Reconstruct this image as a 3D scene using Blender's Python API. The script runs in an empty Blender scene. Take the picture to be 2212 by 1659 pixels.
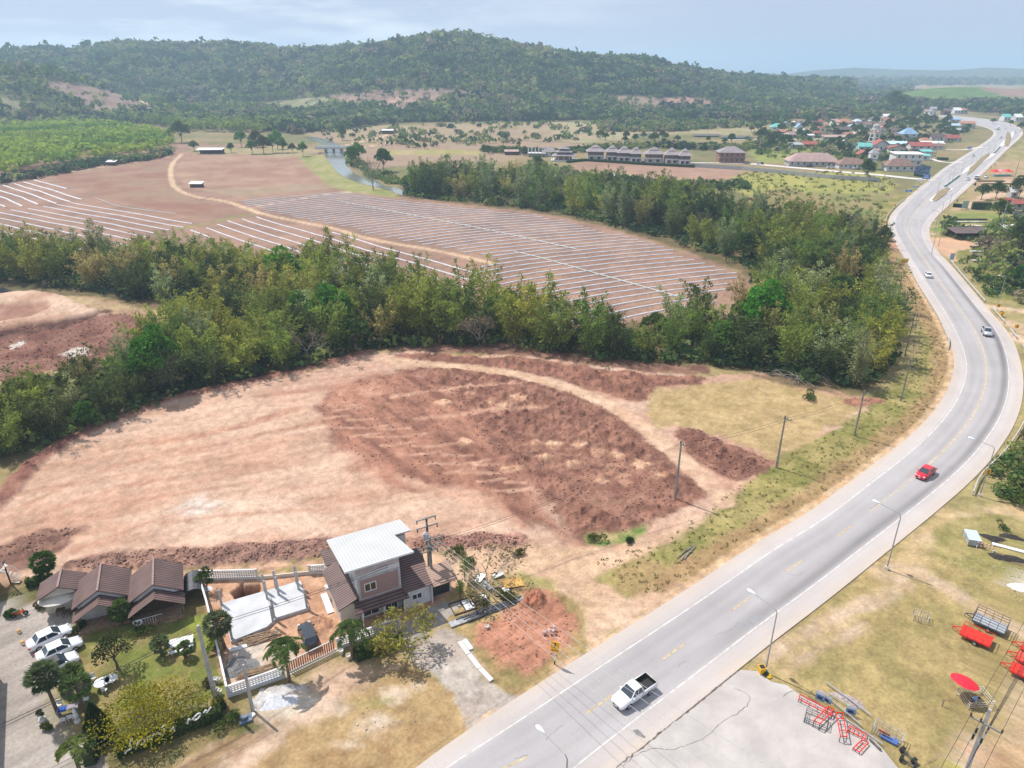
import bpy, math, random
import numpy as np
from mathutils import Vector, Matrix
R = math.radians
sc = bpy.context.scene
C = sc.collection
# ------------------------------------------------------------------ camera, sky, sun, exposure
FPX, HCAM = 1515.0, 60.0                    # focal length in pixels of a 2212 px wide picture, flying height in metres
PITCH = math.atan(680 / FPX)
cd = bpy.data.cameras.new('camera'); cam = bpy.data.objects.new('camera', cd); C.objects.link(cam)
cam.location = (0, 0, HCAM); cam.rotation_euler = (math.pi / 2 - PITCH, 0, 0)
cd.sensor_width = 36; cd.lens = 36 * FPX / 2212; cd.clip_start = 0.5; cd.clip_end = 40000
sc.camera = cam
SUN_EL, SUN_AZ = R(57), math.atan2(0.60, -0.80)   # sun stands back left, shadows fall to the front right
w = bpy.data.worlds.new('World'); sc.world = w; w.use_nodes = True
nt = w.node_tree; nt.nodes.clear()
def _n(t, **k):
    n = nt.nodes.new(t)
    for a, b in k.items(): setattr(n, a, b)
    return n
sky = _n('ShaderNodeTexSky', sky_type='NISHITA', sun_disc=False, sun_elevation=SUN_EL, altitude=200, air_density=1.0, dust_density=.6, ozone_density=2.5)
sky.sun_rotation = math.pi / 2 - SUN_AZ
bg = _n('ShaderNodeBackground'); bg.inputs[1].default_value = 0.078
tc = _n('ShaderNodeTexCoord'); mp = _n('ShaderNodeMapping'); mp.inputs['Scale'].default_value = (1.6, 1.6, 9)
no = _n('ShaderNodeTexNoise'); no.inputs['Scale'].default_value = 2.6; no.inputs['Detail'].default_value = 6; no.inputs['Roughness'].default_value = .55
rp = _n('ShaderNodeValToRGB'); rp.color_ramp.elements[0].position = .44; rp.color_ramp.elements[1].position = .62
sp = _n('ShaderNodeSeparateXYZ'); m1 = _n('ShaderNodeMapRange'); m1.inputs[1].default_value = .25; m1.inputs[2].default_value = -.25
m2 = _n('ShaderNodeMath', operation='MULTIPLY'); mx = _n('ShaderNodeMix', data_type='RGBA'); mx.inputs[7].default_value = (7.0, 7.9, 10.2, 1)
ou = _n('ShaderNodeOutputWorld'); L = nt.links.new
L(tc.outputs['Generated'], mp.inputs[0]); L(mp.outputs[0], no.inputs[0]); L(no.outputs[0], rp.inputs[0])
L(tc.outputs['Generated'], sp.inputs[0]); L(sp.outputs[0], m1.inputs[0]); L(m1.outputs[0], m2.inputs[0]); L(rp.outputs[0], m2.inputs[1])
mx.inputs[0].default_value = .82; mc = _n('ShaderNodeMix', data_type='RGBA'); mc.inputs[7].default_value = (11.5, 12.2, 12.6, 1); L(m2.outputs[0], mc.inputs[0]); L(mx.outputs[2], mc.inputs[6])
hs = _n('ShaderNodeHueSaturation'); hs.inputs['Saturation'].default_value = .8
L(sky.outputs[0], hs.inputs['Color']); L(hs.outputs[0], mx.inputs[6]); L(mc.outputs[2], bg.inputs[0]); L(bg.outputs[0], ou.inputs[0])
sd = bpy.data.lights.new('sun', 'SUN'); sd.energy = 5.0; sd.angle = R(.53); sd.color = (1, .955, .90)
so = bpy.data.objects.new('sun', sd); C.objects.link(so)
sv = Vector((math.cos(SUN_EL) * math.cos(SUN_AZ), math.cos(SUN_EL) * math.sin(SUN_AZ), math.sin(SUN_EL)))
so.rotation_euler = sv.to_track_quat('Z', 'Y').to_euler(); so.location = (0, 0, 100)
vs = sc.view_settings; vs.view_transform = 'Standard'; vs.look = 'None'; vs.gamma = 1; vs.exposure = .10
try:
    sc.cycles.max_bounces = 5; sc.cycles.diffuse_bounces = 2; sc.cycles.transparent_max_bounces = 4; sc.cycles.volume_bounces = 1
except Exception: pass
rnd = random.Random(7)
# ------------------------------------------------------------------ survey: reading real positions off the photograph
def G(x, y, z=0.0):
    a = (x - 1106) / FPX; b = (829.5 - y) / FPX
    dx, dy, dz = a, math.cos(PITCH) + b * math.sin(PITCH), -math.sin(PITCH) + b * math.cos(PITCH)
    t = (HCAM - z) / -dz
    return Vector((dx * t, dy * t, z))
def topz(q, ytop):                       # height of a vertical thing standing at q whose top is seen at row ytop
    b = G(*q); r = b.y; c = (829.5 - ytop) / FPX
    return HCAM + r * (-math.sin(PITCH) + c * math.cos(PITCH)) / (math.cos(PITCH) + c * math.sin(PITCH))
def toV(X, Y, Z):
    d = Y * math.cos(PITCH) - (Z - HCAM) * math.sin(PITCH); u = Y * math.sin(PITCH) + (Z - HCAM) * math.cos(PITCH)
    return 1106 + FPX * X / d, 829.5 - FPX * u / d
# ------------------------------------------------------------------ noise
def _h(ix, iy, s):
    n = (ix.astype(np.int64) * 374761393 + iy.astype(np.int64) * 668265263 + s * 1442695041) & 0xffffffff
    n = ((n ^ (n >> 13)) * 1274126177) & 0xffffffff
    return ((n ^ (n >> 16)) & 0xffffff) / float(0xffffff)
def vn(x, y, s=0):
    ix = np.floor(x); iy = np.floor(y); fx = x - ix; fy = y - iy; fx = fx * fx * (3 - 2 * fx); fy = fy * fy * (3 - 2 * fy)
    a = _h(ix, iy, s); b = _h(ix + 1, iy, s); c = _h(ix, iy + 1, s); d = _h(ix + 1, iy + 1, s)
    return (a + (b - a) * fx) * (1 - fy) + (c + (d - c) * fx) * fy
def fbm(x, y, sc_, o=4, s=0):
    v = 0; a = .5; t = 0
    for i in range(o):
        v = v + a * vn(x / sc_ + 17.3 * i, y / sc_ - 9.1 * i, s + i); t += a; a *= .55; sc_ *= .5
    return v / t
def sdpoly(px, py, P):                  # signed distance, inside positive
    P = np.asarray(P, float); d = np.full(px.shape, 1e18); ins = np.zeros(px.shape, bool)
    n = len(P)
    for i in range(n):
        ax, ay = P[i]; bx, by = P[(i + 1) % n]; ex, ey = bx - ax, by - ay
        wx, wy = px - ax, py - ay
        t = np.clip((wx * ex + wy * ey) / (ex * ex + ey * ey + 1e-9), 0, 1)
        d = np.minimum(d, (wx - ex * t) ** 2 + (wy - ey * t) ** 2)
        if ay != by: ins ^= ((ay > py) != (by > py)) & (px < (bx - ax) * (py - ay) / (by - ay) + ax)
    d = np.sqrt(d); return np.where(ins, d, -d)
def dline(px, py, P):
    d = np.full(px.shape, 1e18)
    for i in range(len(P) - 1):
        ax, ay = P[i]; bx, by = P[i + 1]; ex, ey = bx - ax, by - ay; wx, wy = px - ax, py - ay
        t = np.clip((wx * ex + wy * ey) / (ex * ex + ey * ey + 1e-9), 0, 1)
        d = np.minimum(d, (wx - ex * t) ** 2 + (wy - ey * t) ** 2)
    return np.sqrt(d)
def W(pts): return [tuple(G(*p)[:2]) for p in pts]
def smooth(P, n=3):
    P = [Vector(p) for p in P]
    for _ in range(n):
        Q = [P[0]]
        for a, b in zip(P[:-1], P[1:]): Q += [a * .75 + b * .25, a * .25 + b * .75]
        P = Q + [P[-1]]
    return P
# ------------------------------------------------------------------ materials
MAT = {}
def mat(name, col, rough=.8, var=.18, scale=3.0, metal=0, bump=0, spec=.3, col2=None, objvar=0, leaf=False, attr=None, coat=0, emit=None, island=0, brick=None, wave=None, bscale=None, coord='Object'):
    if name in MAT: return MAT[name]
    m = bpy.data.materials.new(name); m.use_nodes = True; t = m.node_tree; N = t.nodes; K = t.links.new
    b = N['Principled BSDF']; b.inputs['Roughness'].default_value = rough; b.inputs['Metallic'].default_value = metal
    b.inputs['Specular IOR Level'].default_value = spec; b.inputs['Coat Weight'].default_value = coat
    tcn = N.new('ShaderNodeTexCoord')
    ns = N.new('ShaderNodeTexNoise'); ns.inputs['Scale'].default_value = scale; ns.inputs['Detail'].default_value = 4 if name != 'ground_soil' else 9
    K(tcn.outputs[coord], ns.inputs[0])
    c2 = col2 or tuple(c * (1 - var) for c in col); c1 = col if col2 else tuple(min(1, c * (1 + var)) for c in col)
    if attr:
        at = N.new('ShaderNodeAttribute'); at.attribute_name = attr
        mr = N.new('ShaderNodeMapRange'); mr.inputs[3].default_value = 1 - var; mr.inputs[4].default_value = 1 + var; mr.inputs[1].default_value = .3; mr.inputs[2].default_value = .7
        vm = N.new('ShaderNodeVectorMath'); vm.operation = 'SCALE'; K(ns.outputs[0], mr.inputs[0]); K(at.outputs['Color'], vm.inputs[0]); K(mr.outputs[0], vm.inputs[3]); out = vm.outputs[0]
    else:
        r = N.new('ShaderNodeValToRGB'); r.color_ramp.elements[0].position = .35; r.color_ramp.elements[1].position = .65
        r.color_ramp.elements[0].color = (*c2, 1); r.color_ramp.elements[1].color = (*c1, 1); K(ns.outputs[0], r.inputs[0]); out = r.outputs[0]
    if brick:
        bt = N.new('ShaderNodeTexBrick'); bt.inputs['Scale'].default_value = 1; bt.inputs['Brick Width'].default_value = brick[0]; bt.inputs['Row Height'].default_value = brick[1]
        bt.inputs['Mortar Size'].default_value = brick[2]; bt.inputs['Mortar'].default_value = (*brick[3], 1); bt.inputs['Color1'].default_value = (*col, 1); bt.inputs['Color2'].default_value = (*c2, 1)
        mp_ = N.new('ShaderNodeMapping'); mp_.inputs['Rotation'].default_value = (R(90), 0, 0); K(tcn.outputs['Object'], mp_.inputs[0]); K(mp_.outputs[0], bt.inputs[0]); out = bt.outputs[0]
    if wave:
        wv = N.new('ShaderNodeTexWave'); wv.bands_direction = wave[0]; wv.inputs['Scale'].default_value = wave[1]; wv.inputs['Distortion'].default_value = wave[3] if len(wave) > 3 else 0; K(tcn.outputs['Object'], wv.inputs[0])
        mr3 = N.new('ShaderNodeMapRange'); mr3.inputs[3].default_value = 1 - wave[2]; K(wv.outputs[0], mr3.inputs[0])
        v3 = N.new('ShaderNodeVectorMath'); v3.operation = 'SCALE'; K(out, v3.inputs[0]); K(mr3.outputs[0], v3.inputs[3]); out = v3.outputs[0]
    if objvar or island:
        src = N.new('ShaderNodeObjectInfo').outputs['Random']
        if objvar:
            hsv = N.new('ShaderNodeHueSaturation'); a1 = N.new('ShaderNodeMapRange'); a1.inputs[3].default_value = .5 - objvar * .10; a1.inputs[4].default_value = .5 + objvar * .06
            a2 = N.new('ShaderNodeMapRange'); a2.inputs[3].default_value = 1 + objvar; a2.inputs[4].default_value = 1 - objvar * .8
            a3 = N.new('ShaderNodeMath'); a3.operation = 'FRACT'; a4 = N.new('ShaderNodeMath'); a4.operation = 'MULTIPLY'; a4.inputs[1].default_value = 7.77
            K(src, a4.inputs[0]); K(a4.outputs[0], a3.inputs[0]); K(src, a1.inputs[0]); K(a3.outputs[0], a2.inputs[0])
            K(a1.outputs[0], hsv.inputs['Hue']); K(a2.outputs[0], hsv.inputs['Value']); K(out, hsv.inputs['Color']); out = hsv.outputs[0]
        if island:
            ge = N.new('ShaderNodeNewGeometry'); a5 = N.new('ShaderNodeMapRange'); a5.inputs[3].default_value = 1 - island; a5.inputs[4].default_value = 1 + island
            K(ge.outputs['Random Per Island'], a5.inputs[0]); v5 = N.new('ShaderNodeVectorMath'); v5.operation = 'SCALE'; K(out, v5.inputs[0]); K(a5.outputs[0], v5.inputs[3]); out = v5.outputs[0]
    K(out, b.inputs['Base Color'])
    if bump:
        nb = N.new('ShaderNodeTexNoise'); nb.inputs['Scale'].default_value = bscale or scale * 4; nb.inputs['Detail'].default_value = 5; K(tcn.outputs[coord], nb.inputs[0])
        bn = N.new('ShaderNodeBump'); bn.inputs['Strength'].default_value = bump; bn.inputs['Distance'].default_value = .3; K(nb.outputs[0], bn.inputs['Height']); K(bn.outputs[0], b.inputs['Normal'])
    if leaf:
        tr = N.new('ShaderNodeBsdfTranslucent'); K(out, tr.inputs[0]); ms = N.new('ShaderNodeMixShader'); ms.inputs[0].default_value = .42
        K(b.outputs[0], ms.inputs[1]); K(tr.outputs[0], ms.inputs[2]); K(ms.outputs[0], N['Material Output'].inputs[0])
    if emit: b.inputs['Emission Color'].default_value = (*emit, 1)
    MAT[name] = m; return m
# ------------------------------------------------------------------ mesh builder
class MB:
    def __init__(s): s.v = []; s.f = []
    def add(s, vs, fs):
        o = len(s.v); s.v += [tuple(v) for v in vs]; s.f += [tuple(i + o for i in f) for f in fs]; return s
    def box(s, x0, x1, y0, y1, z0, z1, M=None):
        v = [Vector(p) for p in ((x0, y0, z0), (x1, y0, z0), (x1, y1, z0), (x0, y1, z0), (x0, y0, z1), (x1, y0, z1), (x1, y1, z1), (x0, y1, z1))]
        if M: v = [M @ p for p in v]
        return s.add(v, [(3, 2, 1, 0), (4, 5, 6, 7), (0, 1, 5, 4), (1, 2, 6, 5), (2, 3, 7, 6), (3, 0, 4, 7)])
    def bar(s, a, b, w, h=None, up=(0, 0, 1)):          # rectangular bar from a to b
        a, b = Vector(a), Vector(b); h = h or w; d = (b - a); l = d.length
        if l < 1e-6: return s
        d /= l; u = Vector(up)
        if abs(d.dot(u)) > .98: u = Vector((1, 0, 0))
        x = d.cross(u).normalized() * w / 2; y = x.cross(d).normalized() * h / 2
        return s.add([a - x - y, a + x - y, a + x + y, a - x + y, b - x - y, b + x - y, b + x + y, b - x + y], [(0, 1, 2, 3), (7, 6, 5, 4), (0, 4, 5, 1), (1, 5, 6, 2), (2, 6, 7, 3), (3, 7, 4, 0)])
    def tube(s, pts, rs, n=6, cap=True):
        pts = [Vector(p) for p in pts]
        if not hasattr(rs, '__len__'): rs = [rs] * len(pts)
        vs = []; u = None
        for i, p in enumerate(pts):
            d = (pts[min(i + 1, len(pts) - 1)] - pts[max(i - 1, 0)]).normalized()
            if u is None: u = Vector((1, 0, 0)) if abs(d.x) < .8 else Vector((0, 1, 0))
            x = (u - d * u.dot(d)).normalized(); y = d.cross(x); u = x
            vs += [p + (x * math.cos(2 * math.pi * k / n) + y * math.sin(2 * math.pi * k / n)) * rs[i] for k in range(n)]
        fs = [(i * n + k, i * n + (k + 1) % n, (i + 1) * n + (k + 1) % n, (i + 1) * n + k) for i in range(len(pts) - 1) for k in range(n)]
        if cap: fs += [tuple(range(n))[::-1], tuple(range((len(pts) - 1) * n, len(pts) * n))]
        return s.add(vs, fs)
    def lathe(s, prof, c=(0, 0, 0), n=14, M=None):      # prof = (radius, z) pairs
        vs = []
        for r_, z in prof: vs += [Vector((r_ * math.cos(2 * math.pi * k / n), r_ * math.sin(2 * math.pi * k / n), z)) for k in range(n)]
        vs = [(M @ v if M else v) + Vector(c) for v in vs]; m = len(prof)
        fs = [(i * n + k, i * n + (k + 1) % n, (i + 1) * n + (k + 1) % n, (i + 1) * n + k) for i in range(m - 1) for k in range(n)]
        return s.add(vs, fs + [tuple(range(n))[::-1], tuple(range((m - 1) * n, m * n))])
    def slab(s, quad, t):                               # a thick sheet under a 3D polygon
        q = [Vector(p) for p in quad]; nrm = (q[1] - q[0]).cross(q[2] - q[0]).normalized()
        if nrm.z < 0: q = q[::-1]; nrm = -nrm
        n = len(q); b = [p - nrm * t for p in q]
        return s.add(q + b, [tuple(range(n)), tuple(range(2 * n - 1, n - 1, -1))] + [(i, i + n, (i + 1) % n + n, (i + 1) % n) for i in range(n)])
    def prism(s, poly, z0, z1, M=None):
        a = sum(poly[i][0] * poly[(i + 1) % len(poly)][1] - poly[(i + 1) % len(poly)][0] * poly[i][1] for i in range(len(poly)))
        if a < 0: poly = poly[::-1]
        n = len(poly); v = [Vector((p[0], p[1], z0)) for p in poly] + [Vector((p[0], p[1], z1)) for p in poly]
        if M: v = [M @ p for p in v]
        return s.add(v, [tuple(range(n))[::-1], tuple(range(n, 2 * n))] + [(i, (i + 1) % n, (i + 1) % n + n, i + n) for i in range(n)])
    def mesh(s, name, m, smooth=False):
        me = bpy.data.meshes.new(name); me.from_pydata(s.v, [], s.f); me.materials.append(m)
        if smooth: me.shade_smooth()
        return me
    def build(s, name, m, parent=None, smooth=False):
        return obj(name, s.mesh(name, m, smooth), parent)
def obj(name, me, parent=None, loc=None, rz=None):
    o = bpy.data.objects.new(name, me); C.objects.link(o)
    if parent: o.parent = parent
    if loc is not None: o.location = loc
    if rz is not None: o.rotation_euler = (0, 0, rz)
    return o
def tag(o, label=None, cat=None, group=None, kind=None):
    if label: o['label'] = label
    if cat: o['category'] = cat
    if group: o['group'] = group
    if kind: o['kind'] = kind
    return o
def thing(name, label, cat, loc=(0, 0, 0), rz=0, group=None):
    return tag(obj(name, None, None, loc, rz), label, cat, group)
def copy_tree(o, parent=None):
    c = o.copy(); C.objects.link(c)
    if parent: c.parent = parent
    for ch in list(o.children): copy_tree(ch, c)
    return c
def npmesh(name, v, f, mats, smooth=True, midx=None):
    me = bpy.data.meshes.new(name); v = np.asarray(v, np.float32); f = np.asarray(f, np.int32); k = f.shape[1]
    me.vertices.add(len(v)); me.vertices.foreach_set('co', v.ravel())
    me.loops.add(f.size); me.loops.foreach_set('vertex_index', f.ravel())
    me.polygons.add(len(f)); me.polygons.foreach_set('loop_start', np.arange(0, f.size, k, dtype=np.int32))
    try: me.polygons.foreach_set('loop_total', np.full(len(f), k, np.int32))
    except Exception: pass
    for m in (mats if isinstance(mats, list) else [mats]): me.materials.append(m)
    if midx is not None: me.polygons.foreach_set('material_index', np.asarray(midx, np.int32))
    me.update(calc_edges=True)
    if smooth: me.shade_smooth()
    return me
def setcol(me, name, col):
    a = me.color_attributes.new(name, 'FLOAT_COLOR', 'POINT')
    c = np.ones((len(col), 4), np.float32); c[:, :3] = col; a.data.foreach_set('color', c.ravel())
# ================================================================== THE GROUND
ROAD_L = [(830,1720),(896,1659),(1017,1572),(1134,1496),(1262,1414),(1313,1382),(1400,1327),(1512,1255),(1638,1169),(1749,1106),(1842,1036),(1925,975),(1992,918),(2035,865),(2059,813),(2062,770),(2042,713),(2009,653),(1959,573),(1935,527),(1916,493),(1922,463),(1959,427),(2009,387),(2042,360),(2109,320),(2150,290),(2140,279),(2109,270),(2059,257),(2002,249)]
ROAD_R = [(1260,1720),(1331,1659),(1512,1514),(1658,1396),(1694,1368),(1781,1302),(1862,1237),(1925,1185),(2004,1121),(2030,1099),(2092,1046),(2149,986),(2200,906),(2213,836),(2206,780),(2186,726),(2142,676),(2099,625),(2049,566),(2029,548),(2007,513),(2009,483),(2042,450),(2099,400),(2139,360),(2179,320),(2212,292),(2208,276),(2175,264),(2110,254),(2000,244)]
RL = smooth([G(*p) for p in ROAD_L]); RR = smooth([G(*p) for p in ROAD_R])
ROADPOLY = [(p.x, p.y) for p in RL] + [(p.x, p.y) for p in RR[::-1]]
def VP(s): return [tuple(float(a) for a in p.split(',')) for p in s.split()]
c_ = np.array
PALE, PALE2 = (.54, .385, .305), (.43, .265, .195)
DARK, DARK2 = (.195, .098, .075), (.31, .165, .12)
TAN, TAN2 = (.40, .31, .17), (.29, .22, .11)
GRN, GRN2 = (.20, .20, .065), (.33, .28, .12)
# each layer: polygon, colour a, colour b, blend noise size, edge noise, softness, relief amplitude, relief size, (stretch direction, amount)
LAY = []
def lay(poly, a, b, ns=6, en=1.5, soft=.6, amp=0, rs=1.2, ani=None, lift=0, line=None, k=1.0): LAY.append((VP(poly), a, b, ns, en, soft, amp, rs, ani, lift, line, k))
FB, FB2 = (.25, .165, .13), (.31, .235, .165)
# far plain
lay('-300,470 -300,236 500,236 700,244 1200,248 1600,232 1900,226 2500,226 2500,300 2100,470', (.27,.22,.12), (.17,.17,.08), 40, 15, 10)
lay('660,285 820,272 1000,268 1180,266 1330,275 1340,300 1200,305 1000,300 840,306 690,310', FB2, (.33,.27,.17), 30, 6, 4)
lay('690,322 840,306 1100,305 1300,312 1330,320 1150,335 1120,345 950,352 860,360 780,368 765,340', (.33,.235,.18), FB2, 22, 5, 3)
lay('1330,262 1900,262 1900,285 1700,292 1330,290', (.36,.30,.19), (.26,.25,.12), 30, 8, 6)
lay('1180,262 1360,268 1370,300 1250,310 1200,290', (.30,.30,.17), (.36,.29,.19), 25, 5, 3)
lay('830,325 940,322 1035,326 1040,334 930,335 835,336', (.30,.29,.10), (.38,.32,.17), 14, 3, 2)
lay('1180,372 1260,350 1400,345 1600,365 1660,378 1600,400 1450,405 1330,392', (.29,.185,.145), (.36,.24,.18), 18, 4, 2)
lay('1240,372 1330,368 1420,390 1340,400 1260,395', (.36,.33,.18), (.25,.26,.1), 10, 4, 3)
lay('1600,372 1900,372 1935,395 1900,440 1850,470 1700,440 1610,430 1580,400', (.34,.33,.10), (.26,.27,.09), 12, 6, 3)
lay('1650,415 1900,420 1940,460 1900,500 1870,560 1700,520', (.29,.24,.12), (.17,.20,.065), 9, 6, 3)
lay('1610,320 1760,322 1780,345 1640,352', (.27,.30,.09), (.20,.23,.08), 12, 4, 3)
lay('1600,262 1880,262 1880,270 1600,274', (.36,.28,.2), (.3,.22,.15), 20, 5, 4)
# valley fields and slopes
lay('-400,300 60,300 330,300 420,312 640,312 700,330 800,400 870,425 1000,440 1180,460 1300,487 1420,520 1530,560 1600,585 1625,605 1600,720 1200,760 500,640 -400,620', FB, (.33,.215,.165), 14, 4, 2, .12, 3)
lay('110,380 290,343 372,337 366,370 372,405 420,432 540,460 400,470 220,425', (.27,.15,.115), (.30,.21,.15), 18, 3, 2)
lay('392,335 600,335 660,345 700,370 735,405 520,425 420,410 378,380', (.30,.18,.135), (.36,.25,.185), 16, 3, 2)
lay('520,425 740,404 700,396 440,410', (.33,.25,.18), FB2, 10, 3, 2)
lay('640,335 700,335 745,375 870,420 860,428 740,412 700,395', (.33,.31,.15), (.24,.26,.1), 6, 2, 2)
lay('410,318 650,316 700,328 640,338 420,332', (.36,.29,.19), (.27,.25,.12), 10, 4, 3)
for ln, wd in (('393,333 377,347 369,360 368,383 377,407 417,425 483,433 533,450 567,463 667,483 738,497 771,510 860,528 938,540 1010,556 1060,568', 3.0), ('-40,402 0,396 100,380 200,362 363,338', 3.2), ('393,333 430,330 450,330', 6), ('533,450 590,440 700,420 760,414', 2.2), ('700,330 740,315 790,304 830,295 842,286 830,284', 4.5), ('738,325 790,318 840,307 ', 4)):
    lay('', (.58,.43,.30), (.50,.36,.25), 5, .8, .8, line=(VP(ln), wd))
lay('', (.18,.24,.07), (.26,.26,.1), 5, 1, .8, line=(VP('383,494 440,485 500,470 545,462'), 2.5))
# quarry on the left
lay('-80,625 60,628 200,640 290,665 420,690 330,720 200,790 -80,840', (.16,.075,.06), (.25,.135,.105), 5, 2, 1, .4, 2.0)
lay('-80,640 60,632 140,632 190,650 230,680 120,700 -80,745', (.56,.42,.33), (.42,.27,.2), 8, 2, 1, .08, 2, lift=.9)
lay('-80,665 0,658 60,660 100,655 110,668 60,690 0,697 -80,700', (.30,.17,.13), (.40,.24,.18), 5, 1, 1, .1, 2)
lay('100,625 200,640 300,665 420,682 430,695 330,690 220,672 150,650', (.42,.33,.19), (.36,.24,.17), 5, 2, 1)
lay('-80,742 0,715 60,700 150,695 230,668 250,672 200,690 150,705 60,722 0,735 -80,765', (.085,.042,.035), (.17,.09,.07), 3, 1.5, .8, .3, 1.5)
lay('115,765 150,752 200,745 190,765 150,775', (.62,.60,.58), (.5,.42,.38), 3, 2, .5)
lay('22,745 55,738 50,746 25,752', (.62,.60,.58), (.5,.42,.38), 3, 1, .5)
# floor of the bamboo belts
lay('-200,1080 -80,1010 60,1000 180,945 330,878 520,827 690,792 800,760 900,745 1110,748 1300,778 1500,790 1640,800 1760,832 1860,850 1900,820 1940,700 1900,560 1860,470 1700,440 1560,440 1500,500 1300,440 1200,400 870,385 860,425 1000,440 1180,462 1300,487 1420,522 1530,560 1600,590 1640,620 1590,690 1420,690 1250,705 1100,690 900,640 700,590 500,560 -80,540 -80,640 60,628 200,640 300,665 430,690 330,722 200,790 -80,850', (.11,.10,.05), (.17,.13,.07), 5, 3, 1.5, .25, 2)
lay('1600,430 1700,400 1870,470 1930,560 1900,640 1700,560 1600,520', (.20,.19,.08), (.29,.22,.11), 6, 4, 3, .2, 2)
# lots right of the road
lay('1990,500 2008,480 2130,375 2212,300 2500,260 2500,1250 2212,1200 2004,1121 2100,1045 2160,985 2212,900 2216,800 2200,740 2150,680 2040,560', (.24,.22,.10), (.34,.29,.14), 6, 4, 1.5, .1, 1.5)
lay('2030,470 2100,455 2180,460 2170,505 2080,512 2015,500', (.17,.24,.06), (.28,.27,.1), 5, 3, 1)
lay('1995,512 2100,515 2190,518 2200,527 2120,530 2110,565 2060,563 2030,545', (.60,.37,.25), (.52,.35,.24), 8, 2, 1)
lay('2110,385 2150,350 2212,345 2300,380 2300,440 2100,440 2070,445', (.32,.26,.14), (.42,.30,.2), 8, 4, 2)
lay('2060,452 2110,430 2130,415 2212,417 2212,424 2150,425 2120,440 2100,452', (.58,.42,.31), (.5,.36,.26), 6, 2, 1)
lay('2120,390 2180,388 2212,392 2212,398 2120,400', (.52,.36,.26), (.4,.28,.2), 6, 1, .7)
for ln, wd in (('2140,663 2180,668 2240,676 2300,690', 4.5), ('2160,692 2190,700 2212,712 2260,735', 5), ('2185,725 2212,735 2260,750', 6), ('2020,488 2110,486 2150,489', 2), ('2015,505 2110,506', 1.2)):
    lay('', (.56,.43,.31), (.46,.34,.23), 4, 1, .8, line=(VP(ln), wd))
lay('2060,540 2110,535 2212,540 2230,640 2140,650 2110,600', (.26,.23,.09), (.18,.20,.06), 4, 3, 1, .15, 1.2)
# verges by the bend and left of the road
lay('1190,1300 1310,1225 1440,1172 1540,1110 1600,1048 1680,1000 1760,950 1885,885 1890,850 1955,800 1985,760 1975,690 1940,640 1920,590 1900,540 1860,480 1900,440 2010,380 2060,440 1960,500 2080,760 2080,820 2030,900 1512,1275 1200,1420', GRN, GRN2, 3.2, 2.0, 1.0, .16, .9)
lay('1310,1230 1400,1200 1450,1215 1512,1200 1512,1240 1400,1310 1310,1260', (.33,.24,.12), GRN2, 2.4, 1.5, 1, .15, .8)
lay('', (.29,.19,.105), (.38,.26,.145), 2.2, 2.0, 1.0, .18, .7, line=(VP('1420,1300 1530,1225 1640,1150 1740,1090 1840,1020 1920,965 1985,905 2022,860 2044,815 2048,770 2030,722 1995,665 1950,590 1925,540 1908,505'), 5.5), k=.85)
lay('', (.60,.45,.31), (.5,.34,.2), 1.6, .5, .5, line=(VP('830,1700 900,1650 1017,1567 1134,1491 1262,1394 1313,1385 1400,1331 1512,1251 1638,1165 1749,1102 1842,1032 1925,971 1992,914 2035,861 2055,813 2058,770 2038,716 2005,655 1955,575'), 1.6))
lay('1872,495 1925,492 1935,527 1950,545 1890,530 1868,510', (.58,.33,.22), (.5,.31,.2), 6, 2, 1)
# the building plot
lay('-80,1230 -80,1130 0,1085 40,1035 100,985 180,940 330,874 440,848 560,822 690,794 790,765 900,752 1000,770 1110,762 1300,790 1400,802 1520,812 1640,803 1760,833 1862,858 1885,876 1680,990 1600,1050 1540,1100 1440,1165 1330,1195 1100,1190 700,1185 300,1225 -80,1260', PALE, PALE2, 7, 1.5, .6, .07, 2.0, ((.93,.36), 5))
lay('-80,1230 0,1085 100,985 330,880 560,826 690,800 720,850 700,920 780,1000 950,1060 1100,1110 1220,1172 1100,1175 700,1165 250,1190', (.60,.44,.34), (.40,.235,.165), 1.7, 2, 2, .05, 1.5, ((.93,.36), 12), k=.38)
lay('250,1120 420,1080 620,1080 760,1120 700,1160 420,1175', (.60,.46,.37), PALE, 5, 3, 3)
lay('370,1090 440,1075 480,1085 440,1110 380,1115', (.56,.50,.46), (.45,.33,.27), 1.6, 2, 1, .12, .8)
for ln, wd in (('340,955 420,945 520,920 600,895 690,865',2.4), ('400,975 520,950 600,930 700,910',1.0), ('230,1065 300,1045 380,1030',1.2), ('100,1110 200,1070 330,1030',.8), ('160,1190 300,1135 420,1095',.6), ('60,1090 200,1020 420,960',.7), ('250,1090 420,1060 560,1040',.8),('350,1130 520,1110 700,1100',.6)):
    lay('', (.36,.19,.135), (.47,.28,.2), 2, 1.0, .8, .22, .7, line=(VP(ln), wd), k=.8)
lay('', (.21,.10,.08), (.30,.16,.12), 2, 1.2, .6, .4, 1.0, line=(VP('-80,1150 0,1085 40,1030 100,980 180,936 330,870 440,846 560,818 690,790 800,760'), 3.0), lift=.5)
RED = (.345,.18,.13)
lay('540,856 690,802 800,770 870,780 860,800 800,830 720,860 690,900 640,880', (.40,.235,.18), (.50,.34,.265), 2.4, 2.5, 2.5, .12, 1.2, ((.93,.3),6))
lay('690,880 740,835 800,812 880,800 960,830 1010,880 1080,960 1150,1060 1260,1165 1225,1168 1150,1142 1085,1104 1040,1078 940,1064 850,1046 775,1008 715,955 690,905', RED, DARK, 2.2, 2.6, 1.6, .36, 1.5, ((-.62,.78), 5))
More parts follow.
